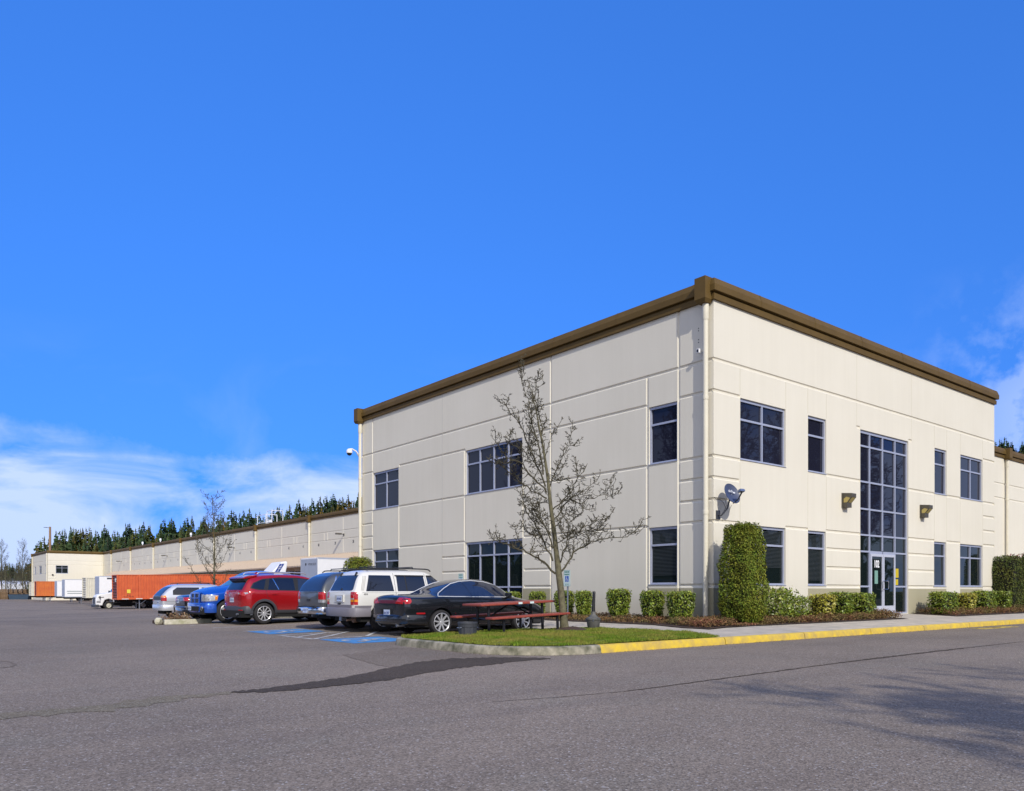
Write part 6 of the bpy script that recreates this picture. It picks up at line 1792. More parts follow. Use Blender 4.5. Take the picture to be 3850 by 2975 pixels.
# --- blue pickup, nose out
P = car_paint('bright_blue_paint', (.006,.095,.52), .35, .22)
st = [(2.52,.52,.60,.74,.68,.98,.66,1.05,.58,.01),(2.49,.40,.78,.74,.86,1.01,.80,1.09,.68,.03),(2.38,.36,.90,.76,.965,1.03,.90,1.12,.74,.06),(2.20,.36,.92,.78,1.0,1.06,.93,1.18,.76,.08),(1.80,.36,.92,.78,1.0,1.09,.94,1.23,.78,.08),(1.52,.36,.92,.78,.99,1.12,.95,1.28,.78,.06),
      (1.36,.36,.92,.78,.98,1.14,.95,1.36,.74,.05),(1.02,.36,.92,.78,.98,1.17,.95,1.62,.68,.04),(.74,.36,.92,.78,.98,1.18,.95,1.79,.66,.04),(.45,.36,.92,.78,.98,1.19,.95,1.84,.65,.04),(.0,.36,.92,.78,.98,1.19,.95,1.835,.65,.04),(-.16,.36,.92,.78,.98,1.20,.95,1.76,.65,.03),(-.30,.36,.92,.78,.98,1.20,.95,1.5,.72,.0),
      (-.40,.38,.92,.78,.98,1.20,.95,1.30,.86,.0),(-.50,.40,.92,.78,.98,1.20,.95,1.24,.90,.0),(-2.8,.42,.92,.78,.985,1.22,.95,1.26,.90,.0),(-2.88,.50,.90,.78,.95,1.20,.92,1.24,.88,.0)]
YW = R(2.5)
tx, ty_ = -9.10+1.78*math.cos(YW)-.97*math.sin(YW), 13.86+.97*math.cos(YW)+1.78*math.sin(YW)
c = Car('parked_pickup', 'bright blue pickup backed in with chrome wheels and black slatted grille', tx, ty_, math.pi+YW, P, st, [(1.78,.395,1.94,.27),(-1.78,.395,1.94,.27)], GV, arch=.07)
# local +y is world -y: the near side is +1
c.front('grille', [(-.33,.70),(.33,.70),(.38,1.02),(-.38,1.02)], MT['black'], .035)
m = MB()
for i in range(7): m.box(2.570,-.33,.715+i*.043,2.588,.33,.729+i*.043)
m.build('grille_slats', MT['steel'], c.root)
c.front('grille_bar', rect(-.04,.04,.69,1.03), P, .085); c.front('grille_bar', rect(-.36,.36,.845,.885), P, .083)
c.front('grille_surround', [(-.40,.68),(-.33,.68),(-.37,1.05),(-.45,1.05)], P, .07, mirror=True); c.front('grille_surround', rect(-.42,.42,1.02,1.07), P, .07)
c.front('headlight', [(.48,.75),(.80,.76),(.80,.98),(.48,1.0)], MT['clear'], .02, mirror=True); c.side('headlight', [(2.50,.75),(2.16,.78),(2.12,.97),(2.48,1.0)], MT['clear'], .014)
c.side('indicator', [(2.24,.82),(2.16,.82),(2.14,.93),(2.23,.94)], MT['amber'], .020)
c.bumper(2.56, .965, .36, .69, P, wrap=.38, bulge=.07, th=.10)
m = MB(); m.box(2.58,-.46,.42,2.645,.46,.58); m.build('bumper_intake', MT['well'], c.root)
m = MB(); m.box(2.646,-.50,.43,2.653,-.20,.58); pl_ = m.build('number_plate', MT['plate'], c.root)
text_mesh('B83104A', .075, 'plate_text', MT['plate_ink'], pl_, (2.654,-.35,.50), (0,1,0), (0,0,1), ext=.0005)
for sy in (-1,1):
    m = MB(); m.lathe([(0,0),(.055,0),(.07,.02),(.08,.0)], 16, (2.585, sy*.70, .50), 'x'); m.build('fog_lamp', MT['clear'], c.root, smooth=True)
c.front('windscreen', [(-.74,1.33),(.74,1.33),(.60,1.72),(-.60,1.72)], MT['tealglass'], .008)
c.side('side_window', [(1.05,1.26),(.05,1.25),(.05,1.68),(.62,1.69)], MT['cglass'], .008)
c.line([(1.18,1.24),(1.22,.50)]); c.line([(-.04,1.75),(-.04,.45)]); c.line([(-.44,1.2),(-.44,.45)])
c.handle(-.02+.15,1.08,P); c.mirror_(1.0,1.24,.97,P)
m = MB(); m.beam((1.38,-.5,1.36),(1.30,.1,1.42),.02); m.beam((1.38,.2,1.36),(1.30,.7,1.42),.02); m.build('wiper', MT['black'], c.root)
c.rear('tail_light', rect(.78,.90,.80,1.15), MT['red_lens'], .01, mirror=True); c.bumper(-2.92,.93,.45,.62,MT['chrome'],wrap=.3)
c.side('sill_trim', rect(-1.2,1.2,.38,.42), MT['black'], .01)
c.under(-2.6,2.6,.82,.30,.52); c.add_wheels(5, .66, wide=.80)
m = MB(); m.box(-2.8,-.82,1.10,-.55,.82,1.255); m.build('bed_cover', MT['black'], c.root)

# --- silver SUV and the black saloon beside it
P = car_paint('silver_paint', (.62,.63,.66), .4, .3)
st = boxy(-2.28, 2.05, .86, .98, 1.06, 1.60, 1.18, .62, .35, 1.05, .55)
sx_, sy_ = -7.75+1.36, 23.75+.86
c = Car('parked_silver_suv', 'silver SUV with black roof rails and dark tailgate glass beyond the pickup', sx_, sy_, 0, P, st, [(1.36,.36,1.70,.24),(-1.36,.36,1.70,.24)], GV, arch=.07)
c.rear('rear_window', [(-.62,1.06),(.62,1.06),(.55,1.50),(-.55,1.50)], MT['cglass2'], .008); c.rear('tailgate_trim', rect(-.60,.60,.88,1.05), MT['darkgrey'], .010)
c.side('side_window', [(-1.80,1.12),(-.62,1.10),(-.60,1.46),(-1.58,1.46),(-1.78,1.32)], MT['cglass'], .006); c.side('side_window', [(-.50,1.10),(.10,1.10),(.12,1.46),(-.48,1.46)], MT['cglass'], .006); c.side('side_window', [(.2,1.10),(.92,1.08),(.45,1.44),(.2,1.46)], MT['cglass'], .006)
c.rear('tail_light', rect(.62,.78,.84,1.0), MT['red_lens'], .012, mirror=True); c.rear('indicator', rect(.62,.76,1.0,1.09), MT['amber'], .012, mirror=True)
c.side('tail_light', rect(-2.28,-2.08,.84,1.0), MT['red_lens'], .012); c.side('indicator', rect(-2.27,-2.10,1.0,1.09), MT['amber'], .012)
c.bumper(-2.30,.875,.40,.66,P,wrap=.5,th=.12); c.plate('ADK7790', -.2, .76); put_arch(c, MT['greycladding'], .08)
c.rails(-1.55,.3,.54,1.665,MT['black']); c.under(-2.0,1.9,.75,.26,.5); c.add_wheels(6,.62,wide=.5)
m = MB(); m.box(-2.1,-.5,.24,-1.75,.5,.40); m.build('silencer', MT['well'], c.root)
c.front('windscreen', [(-.62,1.09),(.62,1.09),(.55,1.48),(-.55,1.48)], MT['cglass'], .006); c.line([(-2.1,.82),(.9,.82)], .008)

P = car_paint('plain_black_paint', (.012,.012,.016), .2, .2)
st = [(-2.25,.42,.62,.60,.70,.88,.66,.96,.54,.01),(-2.20,.27,.74,.58,.80,.93,.75,1.02,.62,.02),(-1.9,.22,.80,.58,.86,.95,.80,1.05,.64,.02),(-1.45,.20,.80,.58,.87,.95,.82,1.08,.62,.02),(-1.0,.20,.80,.58,.87,.96,.82,1.28,.56,.02),(-.5,.20,.80,.58,.87,.96,.82,1.40,.55,.02),(.2,.20,.80,.58,.87,.95,.82,1.40,.55,.02),
      (.7,.20,.80,.58,.87,.93,.82,1.22,.58,.02),(1.1,.20,.80,.57,.87,.90,.80,1.0,.64,.02),(1.7,.20,.78,.55,.85,.82,.76,.90,.64,.02),(2.1,.24,.68,.50,.76,.70,.68,.76,.54,.02),(2.2,.34,.55,.48,.6,.6,.54,.66,.42,0)]
c = Car('parked_saloon', 'black saloon mostly hidden behind the nose of the blue pickup', -6.55, 20.62, 0, P, st, [(1.30,.315,1.70,.20),(-1.30,.315,1.70,.20)], GV)
c.rear('rear_window', [(-.56,1.06),(.56,1.06),(.48,1.34),(-.48,1.34)], MT['cglass'], .006); c.rear('tail_light', rect(.46,.76,.80,.95), MT['red_lens'], .012, mirror=True); c.side('tail_light', rect(-2.24,-2.05,.80,.95), MT['red_lens'], .010)
c.plate('AMC6621', .25, .80, .32, .17); c.side('side_window', [(-1.1,1.0),(-.1,1.0),(-.1,1.33),(-.6,1.33)], MT['cglass'], .006); c.side('side_window', [(0,1.0),(.95,.98),(.5,1.26),(0,1.33)], MT['cglass'], .006)
c.rear('trim_strip', rect(-.72,.72,.955,.975), MT['chrome'], .012)
c.bumper(-2.24,.84,.26,.54,P,wrap=.5); m = MB(); m.tube([(-1.98,.80,.555),(-2.26,.76,.555),(-2.33,.3,.56),(-2.33,-.3,.56),(-2.26,-.76,.555),(-1.98,-.80,.555)], .012, 6); m.build('bumper_trim', MT['chrome'], c.root, smooth=True)
c.under(-2,2,.7); c.add_wheels(7,.64,wide=.4)
# ------------------------------------------------------------------ street furniture
# picnic table
e = empty('picnic_table', (-6.70, .95, .15), 0, 'red perforated metal picnic table with black legs on the grass', 'picnic table')
e.rotation_euler = (0, R(-2.0), 0)
def slab(x0, x1, y0, y1, z, th, name, mat):
    m = MB(); m.bbox(x0, y0, z-th, x1, y1, z, .022); return m.build(name, mat, e, smooth=True)
perf = pbr('perforated_red_metal', (.36,.072,.045), .45, col2=(.20,.045,.03), vscale=38)
slab(-1.15,1.15,-.38,.38,.745,.055,'table_top',perf)
slab(-1.2,1.2,-.86,-.58,.45,.055,'seat',perf); slab(-1.2,1.2,.56,.84,.45,.055,'seat',perf)
for x in (-.82, .84):
    for y in (-.22, .22):
        m = MB(); m.tube([(x,y,.70),(x,y,-.06)], .036, 10); m.build('leg', MT['blackpaint'], e, smooth=True)
    for y in (-.72, .70):
        m = MB(); m.tube([(x+.05,y,.40),(x+.05,y,-.06)], .034, 10); m.build('leg', MT['blackpaint'], e, smooth=True)
    m = MB(); m.tube([(x+.05,-.72,.36),(x+.05,.70,.36)], .022, 8); m.build('cross_bar', MT['blackpaint'], e)
for s_ in (-1, 1):
    m = MB(); m.tube([(s_*.04,0,.69),(s_*.74,0,.36)], .020, 8); m.build('brace', MT['blackpaint'], e, smooth=True)
for x, y in ((.02,-.383),(.38,-.384)):
    m = MB(); m.box(x-.06,y-.004,.695,x+.06,y+.002,.742); m.build('sticker', MT['sign_white'], e)
# bin
x, y = gpt(1758, 2390, .17)
e = empty('metal_bin', (x, y, .155), 0, 'dark grey ribbed bucket standing on the grass by the picnic table', 'bin')
m = MB(); n = 14; V = []
for (rr_, h) in ((.185,0),(.200,.03),(.205,.20),(.21,.205),(.215,.27),(.222,.275),(.222,.315),(.19,.318),(.185,.28)):
    for k in range(n*2):
        a = math.pi*k/n; q = rr_*(1 if (k % 2 or h > .2) else .955); V.append((q*math.cos(a), q*math.sin(a), h))
k = n*2; m.add(V, [(i*k+j, i*k+(j+1)%k, (i+1)*k+(j+1)%k, (i+1)*k+j) for i in range(8) for j in range(k)])
m.build('bucket', MT['darkgrey'], e)
m = MB(); m.lathe([(0,.285),(.18,.285)], 20); m.build('contents', MT['rock'], e)
for s_ in (-1,1):
    m = MB(); m.tube([(s_*.2,-.05,.20),(s_*.25,-.05,.19),(s_*.25,.05,.19),(s_*.2,.05,.20)], .008, 6); m.build('handle', MT['steel'], e, smooth=True)
# smokers' post
x, y = gpt(2231, 2366, .16)
e = empty('ash_receptacle', (x, y, .15), 0, "weathered grey smokers' post with a bucket base at the pavement edge", 'ash bin')
m = MB(); m.lathe([(0,0),(.135,0),(.15,.02),(.18,.24),(.192,.25),(.192,.285),(.18,.29)], 24); m.build('base', MT['ashgrey'], e, smooth=True)
m = MB(); m.lathe([(.188,.285),(.185,.30),(.11,.34),(.062,.40),(.052,.46),(.05,.47)], 24); m.build('lid', MT['ashgrey'], e, smooth=True)
m = MB(); m.tube([(0,0,.44),(.01,0,.70),(.028,0,.96)], [.048,.042,.036], 12); m.tube([(.028,0,.95),(.032,0,1.0)], [.04,.028], 12); m.build('post', MT['black'], e, smooth=True)
for a in (.6, 2.2, 3.9):
    m = MB(); m.box(.18*math.cos(a)-.012-.0, .18*math.sin(a)-.02, .22, .19*math.cos(a)+.012, .19*math.sin(a)+.02, .285); m.build('clip', MT['steel'], e)

# reserved parking signs
for px, t, b_, lb in ((2132, 2144, 2201, 'reserved parking sign on a post just right of the young tree'), (1733, 2157, 2204, 'reserved parking sign showing over the roof of the black coupe')):
    X_ = -1.22; y, d = at_x(px, X_); zt = z_at(t, d); zb_ = zt-.53; z0 = in_z(X_, y)
    e = empty('parking_sign', (X_, y, z0), 0, lb, 'sign', 'wheelchair parking signs')
    m = MB(); m.tube([(.03,-.0,-.1),(.03,0,zt-z0-.05)], .028, 10); m.build('post', MT['steel'], e, smooth=True)
    m = MB(); m.prism([(-.155,.02),(-.135,0),(.135,0),(.155,.02),(.155,.51),(.135,.53),(-.135,.53),(-.155,.51)], lambda u,v,t_: (t_, u, v+zb_-z0), -.006, .0); fc = m.build('sign_face', MT['sign_white'], e)
    bz = zb_-z0
    m = MB()
    for q in ((-.15,-.143,.01,.52),(.143,.15,.01,.52)): m.box(-.008, q[0], bz+q[2], -.0062, q[1], bz+q[3])
    m.box(-.008,-.143,bz+.008,-.0062,.143,bz+.016); m.box(-.008,-.143,bz+.514,-.0062,.143,bz+.522); m.build('border', MT['sign_green'], fc)
    text_mesh('RESERVED', .066, 'lettering', MT['sign_green'], fc, (-.008,0,bz+.465), (0,-1,0), (0,0,1), ext=.0005, bold=.002, sx=.80)
    text_mesh('PARKING', .066, 'lettering', MT['sign_green'], fc, (-.008,0,bz+.385), (0,-1,0), (0,0,1), ext=.0005, bold=.002, sx=.86)
    m = MB(); m.box(-.008,-.085,bz+.15,-.0062,.085,bz+.335); m.build('blue_square', MT['sign_blue'], fc)
    isa_mesh('wheelchair_symbol', lambda u, v, t_, bz=bz: (-.009-.0001*t_, .072-u*.144, bz+.165+v*.165), MT['white'], fc)
    text_mesh('STATE DISABLED PERMIT REQUIRED', .020, 'small_print', MT['sign_green'], fc, (-.008,0,bz+.105), (0,-1,0), (0,0,1), ext=.0003, sx=.62)
    text_mesh('$250 FINE', .040, 'lettering', MT['sign_green'], fc, (-.008,0,bz+.05), (0,-1,0), (0,0,1), ext=.0005, bold=.001)

# ------------------------------------------------------------------ trailers, containers and trucks in the yard
GZ = -1.0
def trailer(name, label, px, d, L, top, mat, endmat, ribs=None, cat='trailer', group='trailers and containers backed up to the docks', pitch=0., bottom=.15, wheels=True, wdt=2.5, gz=GZ, legs=True):
    x0, y0 = at_d(px, d)
    e = empty(name, (x0, y0, gz), 0, label, cat, group)
    e.rotation_euler = (0, -pitch, 0)
    zb, zt = bottom-gz, top-gz
    if ribs == 'container':
        # corrugated side walls: trapezoid waves
        def corr(n, a, b, amp, f):
            V = []; 
            for i in range(n):
                t = i/n
                for q, o_ in ((0,0),(.25,0),(.38,amp),(.75,amp),(.88,0)): V.append((a+(b-a)*(t+q/n), o_))
            V.append((b, 0)); return V
        m = MB(); pr = corr(int(L/.30), .12, L-.12, .045, 0)
        for yy, sgn in ((.03, 1), (wdt-.03, -1)):
            V = []
            for u, o_ in pr: V += [(u, yy+sgn*o_, zb+.16), (u, yy+sgn*o_, zt-.10)]
            m.add(V, [(2*i, 2*i+2, 2*i+3, 2*i+1) for i in range(len(pr)-1)])
        m.build('side_wall', mat, e, fix=False)
        m = MB()
        for (xx, yy) in ((0,0),(0,wdt-.14),(L-.14,0),(L-.14,wdt-.14)): m.box(xx,yy,zb,xx+.14,yy+.14,zt)
        for yy in (.0, wdt-.10):
            m.box(.14,yy+.002,zb+.002,L-.14,yy+.10,zb+.16); m.box(.14,yy+.002,zt-.10,L-.14,yy+.10,zt-.002)
        m.box(.01,.14,zb+.002,.10,wdt-.14,zb+.16); m.box(.01,.14,zt-.12,.10,wdt-.14,zt-.002)
        m.box(.1,.1,zt-.04,L-.1,wdt-.1,zt-.03); m.box(L-.08,.14,zb,L-.02,wdt-.14,zt)
        if L > 14: m.box(2.3,-.004,zb+.001,2.55,.10,zt-.001); m.box(L-2.5,-.004,zb+.001,L-2.25,.10,zt-.001)
        m.build('frame', mat, e)
        m = MB(); V = []; hz_ = np.linspace(zb+.16, zt-.12, 8*4+1)
        for i, z in enumerate(hz_): o_ = .04 if (i % 4) in (1,2) else .11; V += [(o_, .14, z), (o_, wdt-.14, z)]
        m.add(V, [(2*i, 2*i+1, 2*i+3, 2*i+2) for i in range(len(hz_)-1)]); m.build('end_wall', endmat, e, fix=False)
    else:
        m = MB(); m.bbox(0,0,zb,L,wdt,zt,.04); m.build('box', mat, e)
        m = MB(); m.box(-.012,.08,zb+.08,-.002,wdt-.08,zt-.08); m.build('end_wall', endmat, e)
        m = MB()
        for yy in (-.006, wdt-.02):
            m.box(.03,yy,zb-.02,L-.03,yy+.026,zb+.10); m.box(.03,yy,zt-.10,L-.03,yy+.026,zt+.004)
        for yy in (.0, wdt-.07): m.box(-.02,yy,zb,.0,yy+.07,zt)
        m.build('rail', MT['trailer_grey'], e)
    m = MB(); m.box(.1,.7,zb-.30,L-.1,.85,zb-.03); m.box(.1,wdt-.85,zb-.30,L-.1,wdt-.7,zb-.03)
    for k in range(int(L/2)): m.box(1+k*2,.2,zb-.12,1.08+k*2,wdt-.2,zb-.021)
    m.build('chassis', MT['well'], e)
    if legs:
        for yy in (.45, wdt-.55):
            m = MB(); m.box(2.4,yy,.03,2.52,yy+.12,zb-.05); m.box(2.32,yy-.05,0,2.6,yy+.17,.04); m.beam((2.45,yy+.06,.5),(3.2,yy+.06,zb-.1),.06); m.build('landing_leg', MT['steel'], e)
    if wheels:
        for xx in (L-2.9, L-1.6):
            for yy in (.28, wdt-.28):
                m = MB(); m.lathe([(0,-.25),(.28,-.24),(.34,-.27),(.46,-.26),(.50,-.2),(.50,.2),(.46,.26),(.3,.27),(0,.25)], 24, (xx,yy,.5), 'y'); m.build('wheel', MT['tyre'], e, smooth=True)
    return e, zb, zt
tr, zb, zt = trailer('shipping_container', 'long orange corrugated container behind the parked silver SUV', 441, 90, 16.2, 3.02, MT['orange'], MT['rust'], 'container', 'container', pitch=R(.9))
m = MB(); m.box(2.75,-.012,zb+.95,3.65,-.002,zb+1.85) if False else m.box(1.05,-.006,1.88,1.42,-.002,2.30); m.build('yellow_label', pbr('yellow_label', (.75,.60,.06), .5), tr)
m = MB()
for k in range(5): m.box(.5+k*1.5,-.008,zb+.03,1.2+k*1.5,-.003,zb+.10)
for k in range(4): m.box(9.0+k*1.5,-.008,zb+.03,9.7+k*1.5,-.003,zb+.10)
m.build('reflective_strip', MT['sign_white'], tr)
text_mesh('45 G1', .17, 'lettering', MT['rust'], tr, (1.25,-.01,1.64), (1,0,0), (0,0,1)); text_mesh('TGHU 9457806', .17, 'lettering', MT['rust'], tr, (1.25,-.01,1.46), (1,0,0), (0,0,1))
m = MB(); m.box(.03,.7,zb+2.05,.12,1.1,zb+2.45); m.build('label', MT['sign_white'], tr)
tr, zb, zt = trailer('box_trailer', 'white box trailer rising behind the white tractor hood', 373, 101, 15.5, 3.08, MT['trailer'], MT['trailer_grey'], legs=False)
m = MB(); m.box(.9,-.01,zt-.42,3.9,.0,zt-.22); m.build('dark_decal', MT['darkgrey'], tr)
tr, zb, zt = trailer('shipping_container', 'cream corrugated container between the two white trailers', 322, 112, 12.4, 3.05, MT['beige'], MT['beige'], 'container', 'container')
tr, zb, zt = trailer('box_trailer', 'white box trailer with a stepped dark double stripe', 243.5, 128, 15.8, 3.05, MT['trailer'], MT['trailer_grey'])
m = MB()
for o_ in (0, .34):
    for a, b in (((.3+o_*.2, zb+.95-o_), (4.3+o_, zb+.95-o_)), ((4.3+o_, zb+.95-o_), (6.3+o_*.9, zb+2.30-o_)), ((6.3+o_*.9, zb+2.30-o_), (11, zb+2.30-o_))):
        m.beam((a[0],-.008,a[1]), (b[0],-.008,b[1]), .012, .09)
m.build('stripe', pbr('stripe_teal_grey', (.06,.12,.13), .5), tr)
tr, zb, zt = trailer('box_trailer', 'small white trailer between the striped one and the orange one', 214.5, 143, 14, 3.0, MT['trailer'], MT['trailer_grey'])
tr, zb, zt = trailer('shipping_container', 'faded orange container farthest along the docks', 136.5, 154, 16, 3.05, MT['orange2'], MT['rust'], 'container', 'container')
tr, zb, zt = trailer('shipping_container', 'cream container with its end doors facing the lot, farthest left', 115.5, 161, 12, 3.0, MT['beige'], MT['beige'], 'container', 'container')
m = MB(); m.box(1.2,-.03,zb+.2,2.2,-.01,zt-.3); m.build('grey_panel', MT['trailer_grey'], tr)
# plain box truck body behind the clipped evergreen
yb_ = lot_z(0, 34)
tr, zb, zt = trailer('box_trailer', 'white box trailer with a blue decal behind the clipped evergreen', 1194, 49, 14.5, 3.25, MT['trailer'], MT['trailer_grey'], group='trailers and containers backed up to the docks', gz=yb_, bottom=yb_+1.15, wdt=2.5)
m = MB(); m.box(5.6,-.01,zt-1.85,9.6,-.002,zt-1.18); m.build('blue_decal', MT['blue_sign'], tr)
text_mesh('MTXM 53127', .20, 'lettering', MT['black'], tr, (-.016,.75,zt-.42), (0,-1,0), (0,0,1), ext=.001); m = MB(); m.lathe([(0,-.004),(.09,-.004),(.09,.002)], 12, (-.016, 1.70, zt-.40), 'x'); m.build('marker_lamp', MT['black'], tr)

def tractor(name, label, x, y, gz, fairing=False, near=-1):
    e = empty(name, (x, y, gz), 0, label, 'truck', 'white tractor units in the yard')
    # local: nose at x = 0 pointing to -x, near side is y = 0, width 2.3
    pm = MT['white']; W_ = 2.3
    Y = lambda u, v, t: (u, t, v)
    m = MB(); m.prism([(0,.50),(-.02,1.15),(.10,1.62),(.45,1.82),(1.75,2.02),(1.9,1.9),(1.9,1.0),(1.75,1.15),(1.35,1.28),(.95,1.15),(.75,.75),(.70,.50)], Y, .12, W_-.12)
    m.build('hood', pm, e, bevel=.09)
    m = MB(); m.prism([(1.85,.85),(1.85,2.05),(2.45,2.85),(2.75,3.0),(3.75,3.02),(3.85,2.9),(3.85,.85)], Y, .05, W_-.05); m.build('cab', pm, e, bevel=.08)
    m = MB(); m.prism([(1.84,2.12),(2.36,2.84),(2.40,2.81),(1.90,2.09)], Y, .2, W_-.2); m.build('windscreen', MT['tealglass'], e)
    for yy in (.035, W_-.045):
        m = MB(); m.prism([(2.15,2.02),(2.50,2.62),(3.2,2.62),(3.2,2.02)], lambda u,v,t: (u,t,v), yy, yy+.012); m.build('side_window', MT['cglass'], e)
    m = MB(); m.bbox(-.12,.02,.28,.30,W_-.02,.62,.06); m.build('bumper', MT['darkgrey'], e)
    m = MB(); m.box(-.05,.55,.68,-.005,W_-.55,1.45); m.build('grille', MT['darkgrey'], e)
    for yy in (.10, W_-.14): m = MB(); m.bbox(.05,yy,.80,.50,yy+.05,1.06,.02); m.build('headlight', MT['clear'], e)
    m = MB(); m.box(.25,.11,1.42,.85,.13,1.50); m.build('hood_vent', MT['black'], e)
    m = MB(); m.box(1.9,.25,.45,6.6,.55,.85); m.box(1.9,W_-.55,.45,6.6,W_-.25,.85); m.bbox(2.6,.02,.35,3.9,.6,.95,.08); m.box(5.2,.7,.95,6.3,1.6,1.1); m.build('chassis', MT['black'], e)
    for yy in (-.02, W_-.02):
        m = MB(); m.tube([(1.95,yy+.02,2.1),(1.9,yy-.12 if yy < 1 else yy+.18,2.05)], .02, 6); m.bbox(1.80,(yy-.28 if yy < 1 else yy+.06),1.65,1.92,(yy-.06 if yy < 1 else yy+.28),2.25,.03); m.build('wing_mirror', MT['black'], e)
        m = MB(); m.bbox(.30,(yy-.15 if yy < 1 else yy+.05),1.30,.42,(yy-.05 if yy < 1 else yy+.15),1.62,.03); m.build('hood_mirror', MT['black'], e)
    for wx, dual in ((1.33, 0), (5.1, 1), (6.35, 1)):
        for sy in (0, 1):
            wd = .30 if not dual else .58; yc = wd/2 if sy == 0 else W_-wd/2
            m = MB(); m.lathe([(.27,-wd/2*.6),(.30,-wd/2*.96),(.42,-wd/2),(.48,-wd/2*.85),(.50,-wd/2*.5),(.50,wd/2*.5),(.48,wd/2*.85),(.42,wd/2),(.30,wd/2*.96),(.27,wd/2*.6)], 28, axis='y'); t_ = m.build('wheel', MT['tyre'], e, smooth=True)
            m = MB(); s_ = -1 if sy == 0 else 1
            m.lathe([(0,s_*wd/2*(1.0 if not dual else .3)),(.08,s_*wd/2*(1.0 if not dual else .3)),(.12,s_*wd/2*.6),(.22,s_*wd/2*.5),(.275,s_*wd/2*.95)], 24, axis='y'); m.build('rim', pbr('rim_cream', (.62,.60,.50), .4, .3) if not dual else MT['alloy'], t_, smooth=True)
            t_.location = (wx, yc, .5)
    if fairing:
        m = MB(); m.prism([(2.75,3.0),(3.65,3.92),(4.05,3.98),(4.12,3.85),(3.95,3.03)], Y, .12, W_-.12); m.build('roof_fairing', pm, e, bevel=.06)
        m = MB(); sh = lambda u, v, t: (3.08+u+v*.62, t, 3.12+v)
        m.prism([(0,0),(.36,0),(.36,.66),(0,.66)], sh, .112, .118); b_ = m.build('blue_decal', MT['navy_sign'], e)
        m = MB(); m.prism([(.165,.06),(.195,.06),(.195,.60),(.165,.60)], sh, .106, .111); m.prism([(.08,.43),(.28,.43),(.28,.455),(.08,.455)], sh, .104, .1055); m.build('white_cross', MT['white'], b_)
        text_mesh('MEDLINE', .085, 'lettering', MT['white'], b_, (3.50,.103,3.42), (1,0,0), (0,0,1), ext=.0005)
    return e
x, y = at_d(409, 92.6)
tractor('tractor_unit', 'white tractor unit with dark bumper in front of the orange container', x-1.33, y, GZ-.05)
x, y = at_d(1017, 60)
tractor('tractor_unit', 'white tractor unit whose roof fairing with a blue badge shows above the red car', x-2.75, y-.12, lot_z(0, y), True)

# ------------------------------------------------------------------ far background
def conifer(seed, warm=False):
    rnd = np.random.default_rng(seed)
    T = []
    nl = 30
    lean = rnd.normal(0, .012, 2); wid = rnd.uniform(.24, .34)
    for i in range(nl):
        f = i/nl; z = .10+.90*f; rad = wid*(1-f)**1.05*rnd.uniform(.70, 1.2)+.002
        k = int(14-8*f)
        for j in range(k):
            a = rnd.uniform(0, 2*np.pi); l = rad*rnd.uniform(.55, 1.15); dz = -.35*l+rnd.normal(0,.008)
            p0 = np.array([lean[0]*z, lean[1]*z, z+.012]); p1 = p0+np.array([np.cos(a)*l, np.sin(a)*l, dz])
            side = np.array([-np.sin(a), np.cos(a), 0])*l*rnd.uniform(.30,.48)
            m_ = p0*.45+p1*.55
            T += [[p0, m_+side+[0,0,-.012], p1, m_-side+[0,0,.006]]]
            if f > .93: continue
            T += [[m_+[0,0,.01], m_+side*.5+[0,0,-.03], p1*.7+m_*.3+[0,0,-.035], p1]]
    T += [[[0,0,.93],[.008,0,.95],[0,0,1.02],[-.008,0,.95]],[[0,0,.93],[0,.008,.95],[0,0,1.02],[0,-.008,.95]]]
    V = np.array(T, dtype=float).reshape(-1, 3)
    return V, len(T)
for k_ in ('conifer', 'conifer_warm'):            # every tree gets its own tone, lightened a little to paint in haze
    t_ = MT[k_].node_tree; b_ = t_.nodes['Principled BSDF']; src = b_.inputs['Base Color'].links[0].from_socket
    oi = t_.nodes.new('ShaderNodeObjectInfo'); mx = t_.nodes.new('ShaderNodeMix'); mx.data_type = 'RGBA'; mx.blend_type = 'MULTIPLY'; mx.inputs['Factor'].default_value = 1
    cr = t_.nodes.new('ShaderNodeValToRGB'); cr.color_ramp.elements[0].color = (.75,.85,1.1,1); cr.color_ramp.elements[1].color = (2.3,1.55,.9,1)
    e_ = cr.color_ramp.elements.new(.55); e_.color = (1.15,1.25,1.1,1)
    t_.links.new(oi.outputs['Random'], cr.inputs[0]); t_.links.new(src, mx.inputs['A']); t_.links.new(cr.outputs[0], mx.inputs['B']); t_.links.new(mx.outputs['Result'], b_.inputs['Base Color'])
protos = []
for i in range(7):
    V, n = conifer(100+i)
    root = empty('conifer_tree', (0,0,0))
    raw_mesh('crown', V, n, 4, MT['conifer'] if i < 5 else MT['conifer_warm'], root)
    m = MB(); m.tube([(0,0,-.05),(0,0,.55),(0,0,.98)], [.014,.009,.002], 5); m.build('trunk', MT['twig'], root)
    protos.append(root)
sky_px = [(-300,2090),(0,2112),(60,2108),(110,2100),(150,2038),(200,2010),(228,1998),(268,1982),(300,1994),(325,1985),(370,1990),(400,1978),(440,1990),(480,1976),(520,1992),(545,1966),(580,1990),(602,1964),(625,1962),(650,1958),(668,1962),(710,1945),(745,1955),(785,1945),(830,1938),(893,1924),(930,1922),(960,1924),(1008,1912),(1060,1905),(1100,1895),(1150,1880),(1200,1872),(1232,1868),(1280,1864),(1320,1858),(1365,1850),(1800,1780),(3600,1650),(3735,1668),(3760,1655),(3790,1642),(3815,1672),(3850,1656),(3950,1640),(4300,1620)]
def ridge(px): return float(np.interp(px, [p for p, _ in sky_px], [q for _, q in sky_px]))
